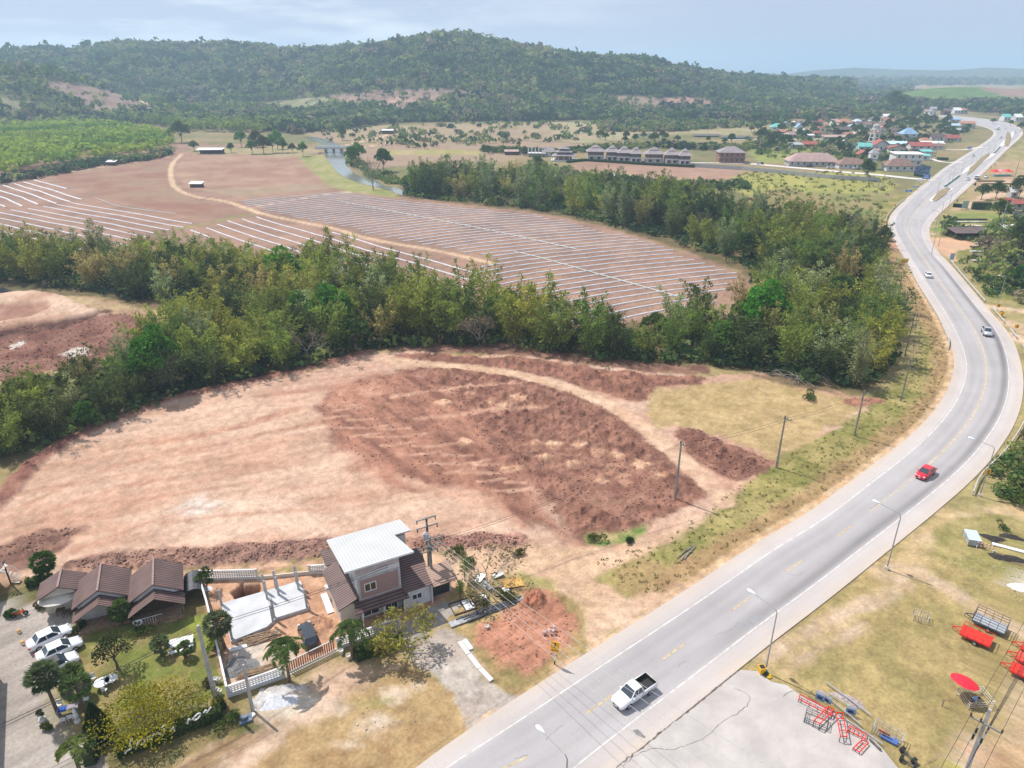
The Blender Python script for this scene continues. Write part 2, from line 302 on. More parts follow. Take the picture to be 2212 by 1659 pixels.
lay('700,870 720,838 760,825 820,820 850,838 800,862 740,880', (.50,.29,.215), RED, 3, 1.5, 1, .15, 1)
lay('770,980 850,1020 950,1045 1080,1068 1090,1090 1000,1085 860,1045 760,1010', (.52,.33,.25), RED, 3, 2, 1.5, .15, 1, ((-.2,1), 4))
for i in range(13):
    x0 = 690 + i * 34; y0 = 905 + i * 13 + (i % 3) * 6
    for d in (0, 30): lay('', (.56,.36,.27), (.46,.27,.2), 2, .5, .4, .12, .8, line=(VP('%d,%d %d,%d' % (x0 + d, y0 - d * .6, x0 + 62 + d, y0 - 8 + (i % 2) * 7 - d * .6)), .8), k=.7)
lay('850,800 930,790 1010,795 1120,815 1240,845 1320,885 1370,930 1420,965 1460,1000 1500,1040 1522,1062 1480,1095 1420,1125 1350,1150 1300,1165 1250,1165 1180,1090 1100,1010 1050,950 1000,890 960,840 900,815', DARK, (.30,.16,.12), 2.0, 1.6, .9, .85, 2.1, lift=.3)
lay('1120,930 1250,955 1380,1000 1450,1060 1380,1110 1300,1100 1200,1030', (.36,.205,.15), DARK, 1.8, 3, 3, .35, 2.1, k=.75)
for q in ((1010,853),(1060,868),(1115,862),(1160,957),(1190,960),(1090,875),(1000,955),(1250,960),(1290,975),(1330,985),(1380,1005),(1180,985),(1230,1000),(1340,1030),(1420,1030),(1300,1040),(1110,1010),(960,870)):
    lay('%d,%d %d,%d %d,%d %d,%d' % (q[0]-17,q[1]+2,q[0]-2,q[1]-7,q[0]+17,q[1],q[0],q[1]+9), (.62,.42,.29), (.45,.26,.18), 1.3, 1.2, .8, .35, 1, lift=.35)
for ln, wd in (('850,856 960,840 1050,832 1130,828', 1.4), ('900,905 1000,893 1110,884 1180,880', 1.6)):
    lay('', (.52,.33,.24), (.40,.23,.17), 2, .8, .5, .1, 1, line=(VP(ln), wd), k=.85)
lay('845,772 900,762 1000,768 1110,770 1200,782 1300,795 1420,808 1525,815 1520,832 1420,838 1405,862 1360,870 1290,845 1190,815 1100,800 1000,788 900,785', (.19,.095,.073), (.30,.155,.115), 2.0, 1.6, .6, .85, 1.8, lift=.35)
lay('1470,925 1510,928 1570,955 1640,985 1672,998 1630,1025 1590,1040 1540,1015 1490,985 1460,945', (.20,.10,.078), (.30,.16,.12), 2, 1.4, .6, .8, 1.7, lift=.3)
lay('1400,865 1425,838 1530,828 1640,818 1760,842 1850,866 1865,885 1680,980 1655,985 1560,945 1500,922 1460,915 1430,930 1395,890', (.44,.33,.18), (.34,.26,.13), 3.0, 1.6, .8, .14, .8)
lay('', (.27,.13,.1), (.35,.18,.12), 1.5, 1, .5, .5, .9, line=(VP('1840,870 1890,866'), 3), lift=.3)
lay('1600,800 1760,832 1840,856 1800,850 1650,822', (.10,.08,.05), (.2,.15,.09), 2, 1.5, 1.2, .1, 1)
lay('', (.60,.43,.32), (.52,.35,.25), 3, .8, .6, .03, 1, line=(VP('850,778 930,788 1010,793 1100,805 1200,828 1290,862 1370,905 1420,945 1480,1000 1540,1050 1565,1085'), 3.4))
lay('835,758 900,745 1000,744 1110,747 1300,774 1420,786 1520,790 1530,806 1400,804 1300,791 1200,778 1100,766 1000,764 900,760', (.16,.09,.07), (.26,.15,.11), 2, 1.2, .8, .3, 1.2)  # dark soil up to the grove, with the shade there painted into its colour
# berms between plot and houses, back lane
lay('-80,1200 0,1175 60,1150 150,1135 185,1145 120,1190 60,1225 -80,1260', (.19,.105,.085), (.28,.165,.13), 2, 1.4, .7, .9, 1.6, lift=.6)
lay('125,1224 230,1196 330,1186 450,1182 600,1168 700,1160 725,1170 720,1205 600,1215 400,1228 230,1238 140,1234', (.20,.12,.10), (.34,.205,.165), 1.8, 1.2, .9, .62, 1.5, lift=.4)
lay('860,1166 960,1156 1050,1152 1120,1160 1160,1184 1120,1196 1000,1188 890,1192', (.25,.14,.115), (.38,.22,.175), 1.8, 1.2, .9, .62, 1.5, lift=.4)
lay('-80,1262 130,1236 330,1238 600,1218 720,1208 900,1196 1000,1192 1200,1195 1150,1230 900,1225 690,1216 430,1250 300,1255 110,1262 -80,1300', (.56,.38,.27), (.46,.29,.2), 3, 1.2, .6)
lay('', (.34,.19,.13), (.42,.25,.17), 3, .6, .3, line=(VP('0,1252 230,1243 430,1240 600,1228 690,1212'), .35), k=.8)
lay('1270,1152 1330,1150 1400,1135 1400,1150 1360,1175 1300,1185 1265,1175', (.14,.21,.06), (.36,.30,.15), 1.8, 1.5, .7, .25, .8)
# dirt apron by the road
lay('960,1200 1100,1185 1230,1178 1330,1190 1440,1150 1540,1085 1600,1048 1560,1100 1440,1172 1310,1225 1300,1250 1340,1280 1430,1280 1512,1262 1400,1335 1313,1392 1262,1400 1250,1450 1100,1480 1000,1400 960,1300', (.60,.44,.33), (.52,.36,.25), 7, 1.5, 1, .05, 1.5)
lay('1120,1235 1190,1250 1260,1330 1262,1390 1235,1400 1230,1320 1180,1280 1090,1270', (.46,.35,.2), (.3,.27,.11), 2, 1.2, .8)
lay('', (.38,.25,.19), (.42,.28,.2), 3, .4, .25, line=(VP('1165,1240 1200,1215 1250,1195 1330,1185 1430,1165 1520,1120'), .25), k=.7)
lay('', (.38,.25,.19), (.42,.28,.2), 3, .4, .25, line=(VP('1172,1244 1207,1220 1256,1200 1336,1190'), .25), k=.7)
# red mound and surroundings
lay('960,1270 1100,1245 1250,1300 1262,1395 1134,1500 1075,1500 1020,1420 960,1340', (.36,.26,.13), (.24,.2,.09), 1.8, 1.2, .8, .1, .7)
lay('1085,1310 1120,1278 1170,1276 1215,1298 1250,1335 1240,1385 1200,1425 1140,1455 1080,1440 1030,1400 1035,1365', (.48,.245,.17), (.38,.185,.125), 2.4, 1.2, .8, .28, 1.2, ((.8,.6), 3), lift=.25)
lay('1110,1300 1135,1284 1165,1284 1180,1300 1160,1316 1120,1318', (.33,.14,.09), (.48,.21,.13), 1.2, .8, .6, .6, .9, lift=1.0)
# front yards
lay('480,1659 520,1610 640,1560 740,1500 800,1470 880,1420 960,1470 1017,1565 1020,1580 905,1670 840,1730 400,1730', (.40,.29,.155), (.30,.205,.105), 2.6, 1.4, .8, .12, .7)
lay('560,1700 640,1640 760,1590 900,1560 980,1580 900,1640 780,1720', (.31,.20,.105), (.38,.28,.15), 1.6, 2, 2, .12, .6, k=.8)
for q in ((860,1500,30,14),(800,1560,40,16),(760,1610,36,10),(720,1530,24,12),(900,1480,14,8)):
    x, y, a, b = q; lay(' '.join('%d,%d' % (x+a*math.cos(t), y+b*math.sin(t)) for t in [i*.785 for i in range(8)]), (.58,.50,.42), (.5,.40,.3), 1.5, 1.6, .8, k=.8)
lay('740,1520 800,1505 850,1510 800,1530', (.22,.23,.08), (.32,.26,.12), 1.5, 1.5, 1)
lay('900,1420 960,1410 1000,1470 960,1480', (.24,.25,.08), (.34,.28,.14), 1.5, 1.5, 1, k=.8)
lay('560,1560 640,1475 740,1425 800,1430 850,1440 780,1490 700,1545 600,1605 520,1670 400,1730 380,1659 460,1610', (.58,.45,.36), (.50,.35,.26), 4, 1.2, 1.2)
lay('880,1420 905,1385 960,1350 1000,1375 1030,1430 1070,1495 1134,1498 1020,1572 985,1510 930,1455', (.44,.40,.37), (.38,.33,.3), 2.5, .8, .5)
lay('470,1600 500,1560 560,1540 620,1560 560,1620 480,1680 380,1690', (.42,.33,.25), (.33,.23,.16), 2, 1.4, 1)
lay('430,1625 520,1560 545,1590 470,1650 380,1690 300,1680', (.30,.21,.12), (.22,.15,.09), 1.6, 1.2, 1)
lay('545,1520 565,1500 600,1486 640,1478 665,1490 640,1500 600,1510 560,1530', (.56,.56,.58), (.46,.46,.48), 1.2, .6, .4, .15, .6, lift=.35)
lay('560,1530 610,1510 660,1490 690,1505 640,1545 580,1562', (.60,.54,.46), (.52,.44,.35), 1.4, .8, .6)
# building site and house plot
lay('425,1255 700,1228 735,1215 900,1210 990,1260 960,1300 860,1360 735,1400 490,1508', (.56,.36,.25), (.46,.27,.18), 2.6, .8, .4, .12, .8)
lay('500,1400 560,1385 640,1400 620,1460 520,1495 495,1470', (.50,.45,.40), (.5,.34,.25), 2, 1, .8)
lay('500,1280 520,1262 560,1262 562,1282 530,1297 515,1292', (.14,.07,.05), (.28,.15,.1), 1.2, .4, .3, .3, .6, lift=-1.6)
lay('640,1345 700,1325 720,1350 690,1375 650,1368', (.36,.20,.13), (.5,.3,.2), 1.2, .8, .5, .35, .7, lift=.3)
lay('860,1360 960,1300 1000,1290 1110,1270 1130,1300 1070,1330 1000,1360 960,1350 900,1385', (.45,.34,.19), (.33,.25,.12), 2, 1.2, .8, .15, .7)
lay('870,1350 930,1310 960,1300 1000,1300 960,1345 925,1365 880,1420 860,1400', (.40,.38,.36), (.33,.31,.29), 2, .5, .3)
# restaurant garden
lay('-80,1262 110,1262 430,1250 492,1508 560,1570 400,1640 250,1680 -80,1730', (.12,.12,.05), (.22,.17,.08), 2.5, 1, .6)
lay('160,1360 420,1330 490,1500 430,1560 330,1600 180,1620 100,1560 115,1490 180,1430', (.16,.185,.05), (.27,.22,.10), 2.2, 1.4, .8, .08, .5)
lay('400,1330 450,1330 475,1400 440,1400', (.25,.29,.06), (.2,.24,.06), 2, .8, .5)
lay('-80,1300 40,1305 70,1300 110,1270 155,1300 158,1345 150,1370 165,1430 172,1445 118,1485 95,1520 100,1560 125,1580 190,1600 235,1659 240,1730 -80,1730', (.40,.37,.35), (.33,.30,.285), 4, .5, .3)
# bottom right lot
lay('1620,1440 1658,1396 1781,1302 1862,1237 1925,1185 2004,1121 2212,1130 2500,1150 2500,1800 1950,1730 1890,1590 1740,1500', (.37,.29,.14), (.28,.235,.105), 3.0, 1.5, .5, .13, .7)
lay('2004,1121 2120,1085 2250,1090 2400,1110 2400,1200 2212,1180 2100,1170 2050,1200 1990,1240 1925,1235 1895,1215', (.56,.43,.30), (.45,.34,.19), 4, 2, 1.2, .05, 1)
lay('2040,1130 2100,1100 2212,1120 2300,1130 2400,1300 2212,1275 2100,1240 2010,1200', (.25,.23,.09), (.36,.30,.14), 3, 2, 1.2, .12, .8)
for ln, wd in (('1900,1240 1960,1230 2030,1260 2100,1310 2212,1370 2300,1420', 3.0), ('1650,1420 1740,1370 1820,1330 1900,1290 1960,1260', 2.2), ('1700,1450 1780,1395 1860,1350', 1.3), ('2060,1659 2130,1610 2212,1540 2300,1460', 2.4)):
    lay('', (.54,.42,.33), (.45,.34,.22), 2.5, 1.3, .9, line=(VP(ln), wd), k=.85)
lay('2160,1260 2212,1240 2300,1260 2300,1300 2212,1290', (.55,.52,.48), (.38,.32,.2), 1.2, 1.5, .6)
lay('2130,1659 2160,1635 2212,1600 2300,1580 2300,1700', (.43,.26,.17), (.5,.36,.22), 2, 1.5, 1)
lay('2070,1610 2095,1605 2108,1625 2080,1632', (.58,.40,.28), (.5,.3,.2), 1.2, .6, .4)
lay('2050,1640 2100,1650 2110,1680 2060,1680', (.42,.38,.12), (.55,.52,.48), 1, 1, .4)
lay('2140,1165 2165,1160 2172,1168 2150,1174', (.07,.06,.06), (.14,.1,.08), .8, .8, .3, .3, .4)
lay('2150,1190 2190,1200 2185,1215 2155,1205', (.10,.08,.07), (.2,.16,.1), .8, .8, .3, .3, .4)
# distant pink clearings and green hill floor on the right
lay('1940,188 1990,186 2010,196 1960,203', (.38,.24,.19), (.3,.24,.14), 60, 20, 12)

def groundpt(X, Y):
    n = X.size; col = np.empty((n, 3)); nz = fbm(X, Y, 30, 4, 5)[:, None]
    col[:] = c_(TAN) * nz + c_((.20, .18, .08)) * (1 - nz); z = np.zeros(n)
    for i, (P, a, b, ns, en, soft, amp, rs, ani, lift, line, k) in enumerate(LAY):
        pts = W(line[0]) if line else W(P)
        A = np.array(pts); m = (line[1] if line else 0) + en * 2 + soft * 2
        sel = np.nonzero((X > A[:, 0].min() - m) & (X < A[:, 0].max() + m) & (Y > A[:, 1].min() - m) & (Y < A[:, 1].max() + m))[0]
        if not sel.size: continue
        x, y = X[sel], Y[sel]
        if line: s = line[1] * (.5 if line[1] > 1 else .5) - dline(x, y, [tuple(q) for q in smooth([Vector(p) for p in pts], 1)])
        else: s = sdpoly(x, y, pts)
        kp = s > -m; sel, x, y, s = sel[kp], x[kp], y[kp], s[kp]
        if not sel.size: continue
        e = (fbm(x, y, max(en * 2, .8), 4, 11 + i) - .5) * 2 * en * (1.2 if not line else .7)
        w_ = np.clip((s + e) / soft * .5 + .5, 0, 1); w_ = w_ * w_ * (3 - 2 * w_) * k
        if ani:
            (ux, uy), st = ani; l = math.hypot(ux, uy); ux, uy = ux / l, uy / l
            xa, ya = (x * ux + y * uy) / st, -x * uy + y * ux
        else: xa, ya = x, y
        t = np.clip((fbm(xa, ya, ns, 4, 40 + i) - .5) * 3.2 + .5, 0, 1)[:, None]
        cc = c_(a) * (1 - t) + c_(b) * t
        col[sel] = col[sel] * (1 - w_[:, None]) + cc * w_[:, None]
        hz = lift
        if amp:
            amp *= (.85 if amp > .3 else .5); q = fbm(xa, ya, rs, 3, 90 + i); hz = hz + amp * np.abs(q - .5) * 3.0 + amp * .5 * (fbm(xa, ya, rs * 3, 2, 190 + i) - .5) - amp * .5
            if amp > .65: hz = hz + .38 * np.clip(np.sin(x * 1.75 + 2.2 * q) * np.sin(y * 1.5 + 1.7 * t[:, 0]) + .25, 0, 1)
        wz = w_ if (amp <= .6 or line is not None) else w_ * np.clip((s + e) / 3.2, 0, 1)
        z[sel] = z[sel] * (1 - w_) + (z[sel] * (0 if line is None else .4) * 1 + hz) * wz
    nr_ = np.clip(400 / (X * X + Y * Y) ** .5 - 1, 0, 1); col *= c_((.90, .855, .79)); m_ = ((fbm(X, Y, .9, 3, 7) - .5) * .6 + (vn(X * 3.1, Y * 3.1, 9) - .5) * .16) * nr_ + (fbm(X, Y, 5, 3, 8) - .5) * .30; col *= (1 + m_)[:, None]
    # wash: everything keeps clear of the asphalt
    A = np.array(ROADPOLY); sel = np.nonzero((X > A[:, 0].min() - 4) & (X < A[:, 0].max() + 4) & (Y > A[:, 1].min() - 4) & (Y < A[:, 1].max() + 4))[0]
    s = sdpoly(X[sel], Y[sel], ROADPOLY); f_ = np.clip(-s / 2.0 - .05, 0, 1); z[sel] = z[sel] * f_ - .06 * (1 - f_) * (s > -.6)
    return col, z
def gz(x, y):
    _, z = groundpt(np.array([x]), np.array([y])); return float(z[0])
rows = 900
inv = np.linspace(1 / 36.0, 1 / 9500.0, rows); rr = 1 / inv
th = np.concatenate([np.linspace(-80, -41, 20)[:-1], np.linspace(-41, 41, 1240), np.linspace(41, 80, 20)[1:]]) * math.pi / 180
rr = np.concatenate([[2, 12, 24], rr]); TH, RRr = np.meshgrid(th, rr)
X = (RRr * np.sin(TH)).ravel(); Y = (RRr * np.cos(TH)).ravel()
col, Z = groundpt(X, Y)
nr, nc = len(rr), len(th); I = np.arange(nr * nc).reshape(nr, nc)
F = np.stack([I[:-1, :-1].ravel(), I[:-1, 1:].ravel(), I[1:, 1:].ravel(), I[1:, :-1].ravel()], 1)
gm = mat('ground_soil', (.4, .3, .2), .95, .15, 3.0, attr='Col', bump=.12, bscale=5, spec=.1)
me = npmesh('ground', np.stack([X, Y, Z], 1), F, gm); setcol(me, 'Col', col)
tag(obj('ground', me), kind='structure')
# ================================================================== HILLS AND FORESTS
def azs(x, y):
    a = (x - 1106) / FPX; b = (829.5 - y) / FPX
    dx, dy, dz = a, math.cos(PITCH) + b * math.sin(PITCH), -math.sin(PITCH) + b * math.cos(PITCH)
    return math.atan2(dx, dy), dz / math.hypot(dx, dy)
def hill(name, sky_, D, F0, cols, drop=5, seed=3, nu=420, nv=70, spur=.4, patches=(), back=1.5):
    S = np.array([azs(*p) for p in VP(sky_)]); a0, a1 = S[0, 0], S[-1, 0]
    az = np.linspace(a0, a1, nu); sl = np.interp(az, S[:, 0], S[:, 1])
    Dv = np.interp(az, [azs(p[0], 200)[0] for p in D], [p[1] for p in D]); Fv = np.interp(az, [azs(p[0], 200)[0] for p in F0], [p[1] for p in F0])
    Hr = np.maximum(HCAM + sl * Dv - drop, 1)
    t = np.linspace(0, back, nv); A, T = np.meshgrid(az, t); Rr = Fv[None] + (Dv - Fv)[None] * T
    X = Rr * np.sin(A); Y = Rr * np.cos(A); tt = np.clip(T, 0, 1)
    sh = .35 * tt + .65 * tt * tt * (3 - 2 * tt); sh = np.where(T > 1, 1 - (T - 1) * 1.2, sh)
    n = fbm(X.ravel(), Y.ravel(), 330, 4, seed).reshape(X.shape); n2 = fbm(X.ravel(), Y.ravel(), 90, 3, seed + 9).reshape(X.shape)
    Z = Hr[None] * sh * (1 + spur * (n - .5) * 4 * tt * (1 - tt) * 2 + .25 * spur * (n2 - .5) * 4 * tt * (1 - tt)) - 1.5
    X, Y, Z = X.ravel(), Y.ravel(), Z.ravel(); k = np.clip((fbm(X, Y, 120, 3, seed + 3) - .5) * 4 + .5, 0, 1)[:, None]
    col = c_(cols[0]) * k + c_(cols[1]) * (1 - k); bare = np.zeros(X.size)
    vx, vy = toV(X, Y, Z)
    for P, a in patches:
        s = sdpoly(vx, vy, VP(P)) + (fbm(X, Y, 40, 3, 77) - .5) * 10; m = np.clip(s / 2, 0, 1); col = col * (1 - m[:, None]) + c_(a) * m[:, None]; bare = np.maximum(bare, m)
    I = np.arange(nu * nv).reshape(nv, nu); F = np.stack([I[:-1, :-1].ravel(), I[:-1, 1:].ravel(), I[1:, 1:].ravel(), I[1:, :-1].ravel()], 1)
    me = npmesh(name, np.stack([X, Y, Z], 1), F, mat('hill_soil', (.3, .3, .2), .95, .2, .05, attr='Col', spec=.05)); setcol(me, 'Col', col)
    tag(obj(name, me), kind='structure')
    return dict(X=X.reshape(nv, nu), Y=Y.reshape(nv, nu), Z=Z.reshape(nv, nu), bare=bare.reshape(nv, nu), nv=nv, nu=nu, back=back)
leafm = mat('forest_leaf', (.1, .12, .05), .8, .25, .4, attr='Col', leaf=True, spec=.1)
def canopy(name, P, rad, hgt, K, size, col, seed=1, label=None, cat=None, kind='stuff', group=None, flat=.8, m=None):
    g = np.random.default_rng(seed); N = len(P); rad = np.broadcast_to(rad, N); hgt = np.broadcast_to(hgt, N)
    d = g.normal(size=(N, K, 3)); d[..., 2] = np.abs(d[..., 2]) * .9 - .25; d /= np.linalg.norm(d, axis=2, keepdims=True)
    q = g.uniform(.62, 1.05, (N, K, 1)); rv = rad[:, None, None] * np.array([1, 1, flat])
    c = P[:, None, :] + d * q * rv + np.stack([np.zeros(N), np.zeros(N), hgt], 1)[:, None, :]
    nrm = d + g.normal(size=d.shape) * .55; nrm /= np.linalg.norm(nrm, axis=2, keepdims=True)
    a = np.cross(nrm, g.normal(size=d.shape)); a /= np.linalg.norm(a, axis=2, keepdims=True); b = np.cross(nrm, a)
    s = (rad[:, None, None] * size) * g.uniform(.6, 1.3, (N, K, 1)); a *= s; b *= s * g.uniform(.5, .9, (N, K, 1))
    V = np.stack([c - a - b * .4, c + a * .3 - b, c + a + b * .5, c - a * .4 + b], 2).reshape(-1, 3)
    Fq = np.arange(len(V)).reshape(-1, 4)
    cl = np.repeat((col[:, None, :] * g.uniform(.82, 1.18, (N, K, 1))).reshape(-1, 3), 4, 0)
    me = npmesh(name, V, Fq, m or leafm, smooth=False); setcol(me, 'Col', cl)
    return tag(obj(name, me), label, cat, group, kind)
PAL = np.array([(.055, .095, .035), (.09, .15, .045), (.16, .22, .06), (.26, .29, .09), (.19, .16, .10), (.25, .21, .13), (.04, .07, .035)])
def pick(X, Y, g, w, sc_=60, seed=4):
    t = fbm(X, Y, sc_, 3, seed) + g.normal(size=X.size) * .10; t = np.clip((t - .25) * 2, 0, .999); cw = np.cumsum(w) / sum(w)
    return PAL[np.searchsorted(cw, t)]
def forest_on(h, n, name, w, rad, seed, label, K=9, lim=1.12):
    g = np.random.default_rng(seed); i = g.uniform(0, (h['nv'] - 1) / h['back'] * lim * .998, n); j = g.uniform(0, h['nu'] - 1.01, n)
    i0, j0 = i.astype(int), j.astype(int); fi, fj = i - i0, j - j0
    def s(k):
        A = h[k]; return (A[i0, j0] * (1 - fi) + A[np.minimum(i0 + 1, h['nv'] - 1), j0] * fi) * (1 - fj) + (A[i0, j0 + 1] * (1 - fi) + A[np.minimum(i0 + 1, h['nv'] - 1), j0 + 1] * fi) * fj
    x, y, z, b = s('X'), s('Y'), s('Z'), s('bare'); kp = g.uniform(size=n) > b * .93; x, y, z = x[kp], y[kp], z[kp]
    r = rad * g.uniform(.55, 1.35, x.size) * (1 + .5 * (g.uniform(size=x.size) > .95))
    canopy(name, np.stack([x, y, z], 1), r, r * g.uniform(.6, 1.2, x.size), K, .46, pick(x, y, g, w), seed, label, 'forest')
H1 = hill('hills', '-700,150 -300,118 0,104 60,99 150,101 270,88 400,93 500,91 560,96 620,103 680,103 750,97 830,92 900,79 950,74 1010,81 1080,91 1150,101 1220,114 1290,123 1350,121 1400,123 1450,138 1520,150 1590,160 1660,163 1750,168 1850,172',
    [(-700, 1900), (500, 1750), (680, 1600), (900, 1420), (1300, 1450), (1500, 1600), (1850, 2300)], [(-700, 1250), (400, 1230), (620, 1080), (760, 960), (1000, 930), (1250, 980), (1600, 1100), (1850, 1400)],
    ((.075, .085, .04), (.13, .115, .06)), seed=3, nu=620, nv=90,
    patches=(('700,205 800,196 930,188 1030,196 1020,210 940,225 860,247 800,240 700,235', (.25, .17, .13)), ('838,212 1020,207 1020,214 838,222', (.36, .23, .18)), ('560,222 700,208 760,228 640,250 560,246', (.23, .22, .12)), ('1300,205 1380,203 1480,212 1500,240 1400,246 1330,230', (.28, .2, .14)), ('1440,207 1520,210 1540,222 1450,226', (.33, .2, .15)), ('1480,218 1620,222 1640,236 1500,240', (.33,.2,.15))))
forest_on(H1, 27000, 'forest', (3, 4, 4, 2, 1.6, 1.2, 2), 5.2, 11, 'dense hazy blue green forest covering the long ridge behind the valley')
H2 = hill('hills', '-700,170 -300,140 0,143 60,145 110,152 170,168 240,190 300,208 360,222 430,234 520,243 620,250', [(-700, 1200), (0, 1200), (620, 1180)], [(-700, 980), (0, 980), (620, 1000)],
    ((.10, .115, .045), (.15, .14, .07)), seed=31, nu=300, nv=60, drop=4,
    patches=(('60,165 150,178 240,195 310,212 345,240 200,243 150,205 100,190', (.26, .18, .14)), ('-200,205 30,210 100,225 60,240 -200,243', (.22, .2, .12)), ('300,210 315,212 325,240 312,242', (.5, .36, .28))))
forest_on(H2, 2300, 'forest', (2, 4, 4, 3, 1, 1, 1), 5.5, 12, 'olive scrub and trees on the low hill at the left behind the plantation')
H4 = hill('hills', '1880,212 1960,196 2010,189 2060,186 2120,186 2180,190 2260,186 2400,180 2700,176', [(1880, 1750), (2700, 1750)], [(1880, 1450), (2700, 1450)], ((.10, .16, .05), (.13, .18, .06)), seed=55, nu=120, nv=30, drop=0, spur=.05,
    patches=(('2100,190 2180,186 2260,192 2700,190 2700,230 2200,212 2130,200', (.25, .17, .13)),))
H3 = hill('mountains', '1600,170 1680,161 1760,151 1850,145 1950,149 2050,151 2130,145 2180,146 2260,150 2400,152 2600,160', [(1600, 5200), (2600, 5200)], [(1600, 4600), (2600, 4600)], ((.08, .1, .06), (.1, .12, .07)), drop=0, spur=.1, nu=160, nv=20)
g = np.random.default_rng(5)
# woods of the distant plain, sampled evenly over what the camera sees of them
def polysample(P, n, g, spac=None, world=True):
    A = np.array(W(VP(P)) if world else P); out = []
    x0, y0 = A.min(0); x1, y1 = A.max(0); tries = 0; cell = {}
    while len(out) < n and tries < 60:
        tries += 1; x = g.uniform(x0, x1, 4000); y = g.uniform(y0, y1, 4000); m = sdpoly(x, y, A) > 0
        for a, b in zip(x[m], y[m]):
            if spac:
                ci, cj = int(a // spac), int(b // spac)
                if any((a - p[0]) ** 2 + (b - p[1]) ** 2 < spac * spac for di in (-1, 0, 1) for dj in (-1, 0, 1) for p in cell.get((ci + di, cj + dj), ())): continue
                cell.setdefault((ci, cj), []).append((a, b))
            out.append((a, b))
            if len(out) >= n: break
    return np.array(out)
def vsample(P, n, g):                    # sample a polygon evenly as seen
    A = np.array(VP(P)); x = g.uniform(A[:, 0].min(), A[:, 0].max(), n * 4); y = g.uniform(A[:, 1].min(), A[:, 1].max(), n * 4)
    m = sdpoly(x, y, A) > 0; return np.array([G(a, b)[:2] for a, b in list(zip(x[m], y[m]))[:n]])
def wood(name, P, n, w, rad, hg, seed, label, K=12, view=True, sz=.46, pal=None):
    g = np.random.default_rng(seed); q = vsample(P, n, g) if view else polysample(P, n, g)
    r = rad * g.uniform(.6, 1.4, len(q)); x, y = q[:, 0], q[:, 1]
    cl = pick(x, y, g, w, 35) if pal is None else c_(pal[0]) + (c_(pal[1]) - c_(pal[0])) * np.clip(fbm(x, y, 45, 3, 8) * 1.6 - .3 + g.normal(size=x.size) * .12, 0, 1)[:, None]
    canopy(name, np.stack([x, y, np.zeros_like(x)], 1), r, hg * g.uniform(.6, 1.15, len(q)), K, sz, cl, seed, label, 'forest')
wood('forest', '1480,166 1700,163 2500,162 2500,183 1900,186 1500,190', 2600, (3, 3, 3, 1, 2, 1, 3), 17, 10, 21, 'faint far forest of the plain below the pale mountains')
wood('forest', '1480,176 1900,178 1980,186 1960,200 2010,205 2500,212 2500,232 2130,243 1990,236 1850,232 1600,232 1400,236', 5200, (3, 3, 3, 1, 2, 1.5, 3), 7.5, 7, 22, 'grey green forest on the plain behind the town')
wood('forest', '1290,238 1450,230 1600,226 1850,226 1960,230 1990,250 1900,256 1700,258 1600,262 1450,258 1300,262', 3000, (3, 3, 3, 1, 2, 1.5, 3), 5.5, 5, 23, 'thick tree belt standing between the hill foot and the town')
wood('forest', '560,246 700,244 900,246 1100,240 1290,240 1290,262 1150,262 1000,262 840,268 700,282 640,290 560,262', 1500, (4, 4, 3, 1, 1, .6, 4), 6.5, 5, 24, 'dark tree belt along the foot of the ridge beyond the fields')
wood('forest', '2110,235 2300,230 2500,232 2500,272 2300,268 2212,262 2150,250 2100,243', 1100, (4, 4, 3, 1.5, 1, 1, 4), 5.5, 6, 25, 'dark grey green wood beyond the road at the far right')
wood('forest', '380,262 560,240 640,262 640,290 560,280 430,276', 500, (3, 4, 3, 2, 1, 1, 3), 5.5, 5, 26, 'mixed wood between the plantation and the ridge')
PLG = ((.12, .24, .03), (.36, .44, .05))
wood('rubber_plantation', '-500,262 0,262 120,258 200,272 300,285 370,300 375,320 330,335 200,350 110,366 60,375 0,388 -500,410', 5200, None, 3.6, 6.0, 27, 'bright green even crowned plantation filling the left of the valley', K=14, view=False, sz=.42, pal=PLG)
wood('rubber_plantation', '-500,243 150,246 330,252 420,262 640,268 640,284 540,288 420,284 300,268 -500,258', 3000, None, 4.2, 6.0, 28, 'lighter far strip of plantation below the left hill', K=10, view=False, sz=.5, pal=((.13, .20, .04), (.28, .33, .06)))
wood('hedge_scrub', '-200,405 0,392 60,378 200,352 330,338 365,325 372,334 330,346 200,362 110,380 0,400 -200,425', 420, (5, 4, 2, 1, 1, 1, 5), 2.6, 1.6, 29, 'dark shrubs along the near edge of the green plantation', K=16, view=False)
# ================================================================== WATER AND ROADS
def sheet(name, pts, z, m, kind='structure', world=False, sm=0):
    P = [Vector((*((p[0], p[1]) if world else G(*p)[:2]), z)) for p in pts]
    if sm: P = smooth(P + [P[0]], sm)[:-1]
    b = MB().add(P, [tuple(range(len(P)))])
    o = b.build(name, m); bm = __import__('bmesh').new(); bm.from_mesh(o.data)
    __import__('bmesh').ops.triangulate(bm, faces=bm.faces[:])
    for f in bm.faces:
        if f.normal.z < 0: f.normal_flip()
    bm.to_mesh(o.data); bm.free()
    return tag(o, kind=kind)
wat = mat('water', (.20, .21, .18), .12, .1, .2, spec=.5, bump=.05, bscale=.8)
sheet('river', VP('655,296 700,312 698,322 702,338 716,355 732,378 781,398 838,410 867,422 875,424 870,408 824,400 818,391 781,383 758,370 748,352 744,338 742,322 735,312 690,296'), .12, wat, sm=2)
sheet('pond', VP('1268,378 1276,374 1300,372 1325,373 1332,378 1326,384 1300,387 1276,385'), .1, mat('pond_water', (.50, .46, .40), .3, .1, .2), sm=2)
sheet('pond', VP('1372,290 1400,287 1430,289 1432,293 1400,295 1375,294'), .1, wat, sm=2)
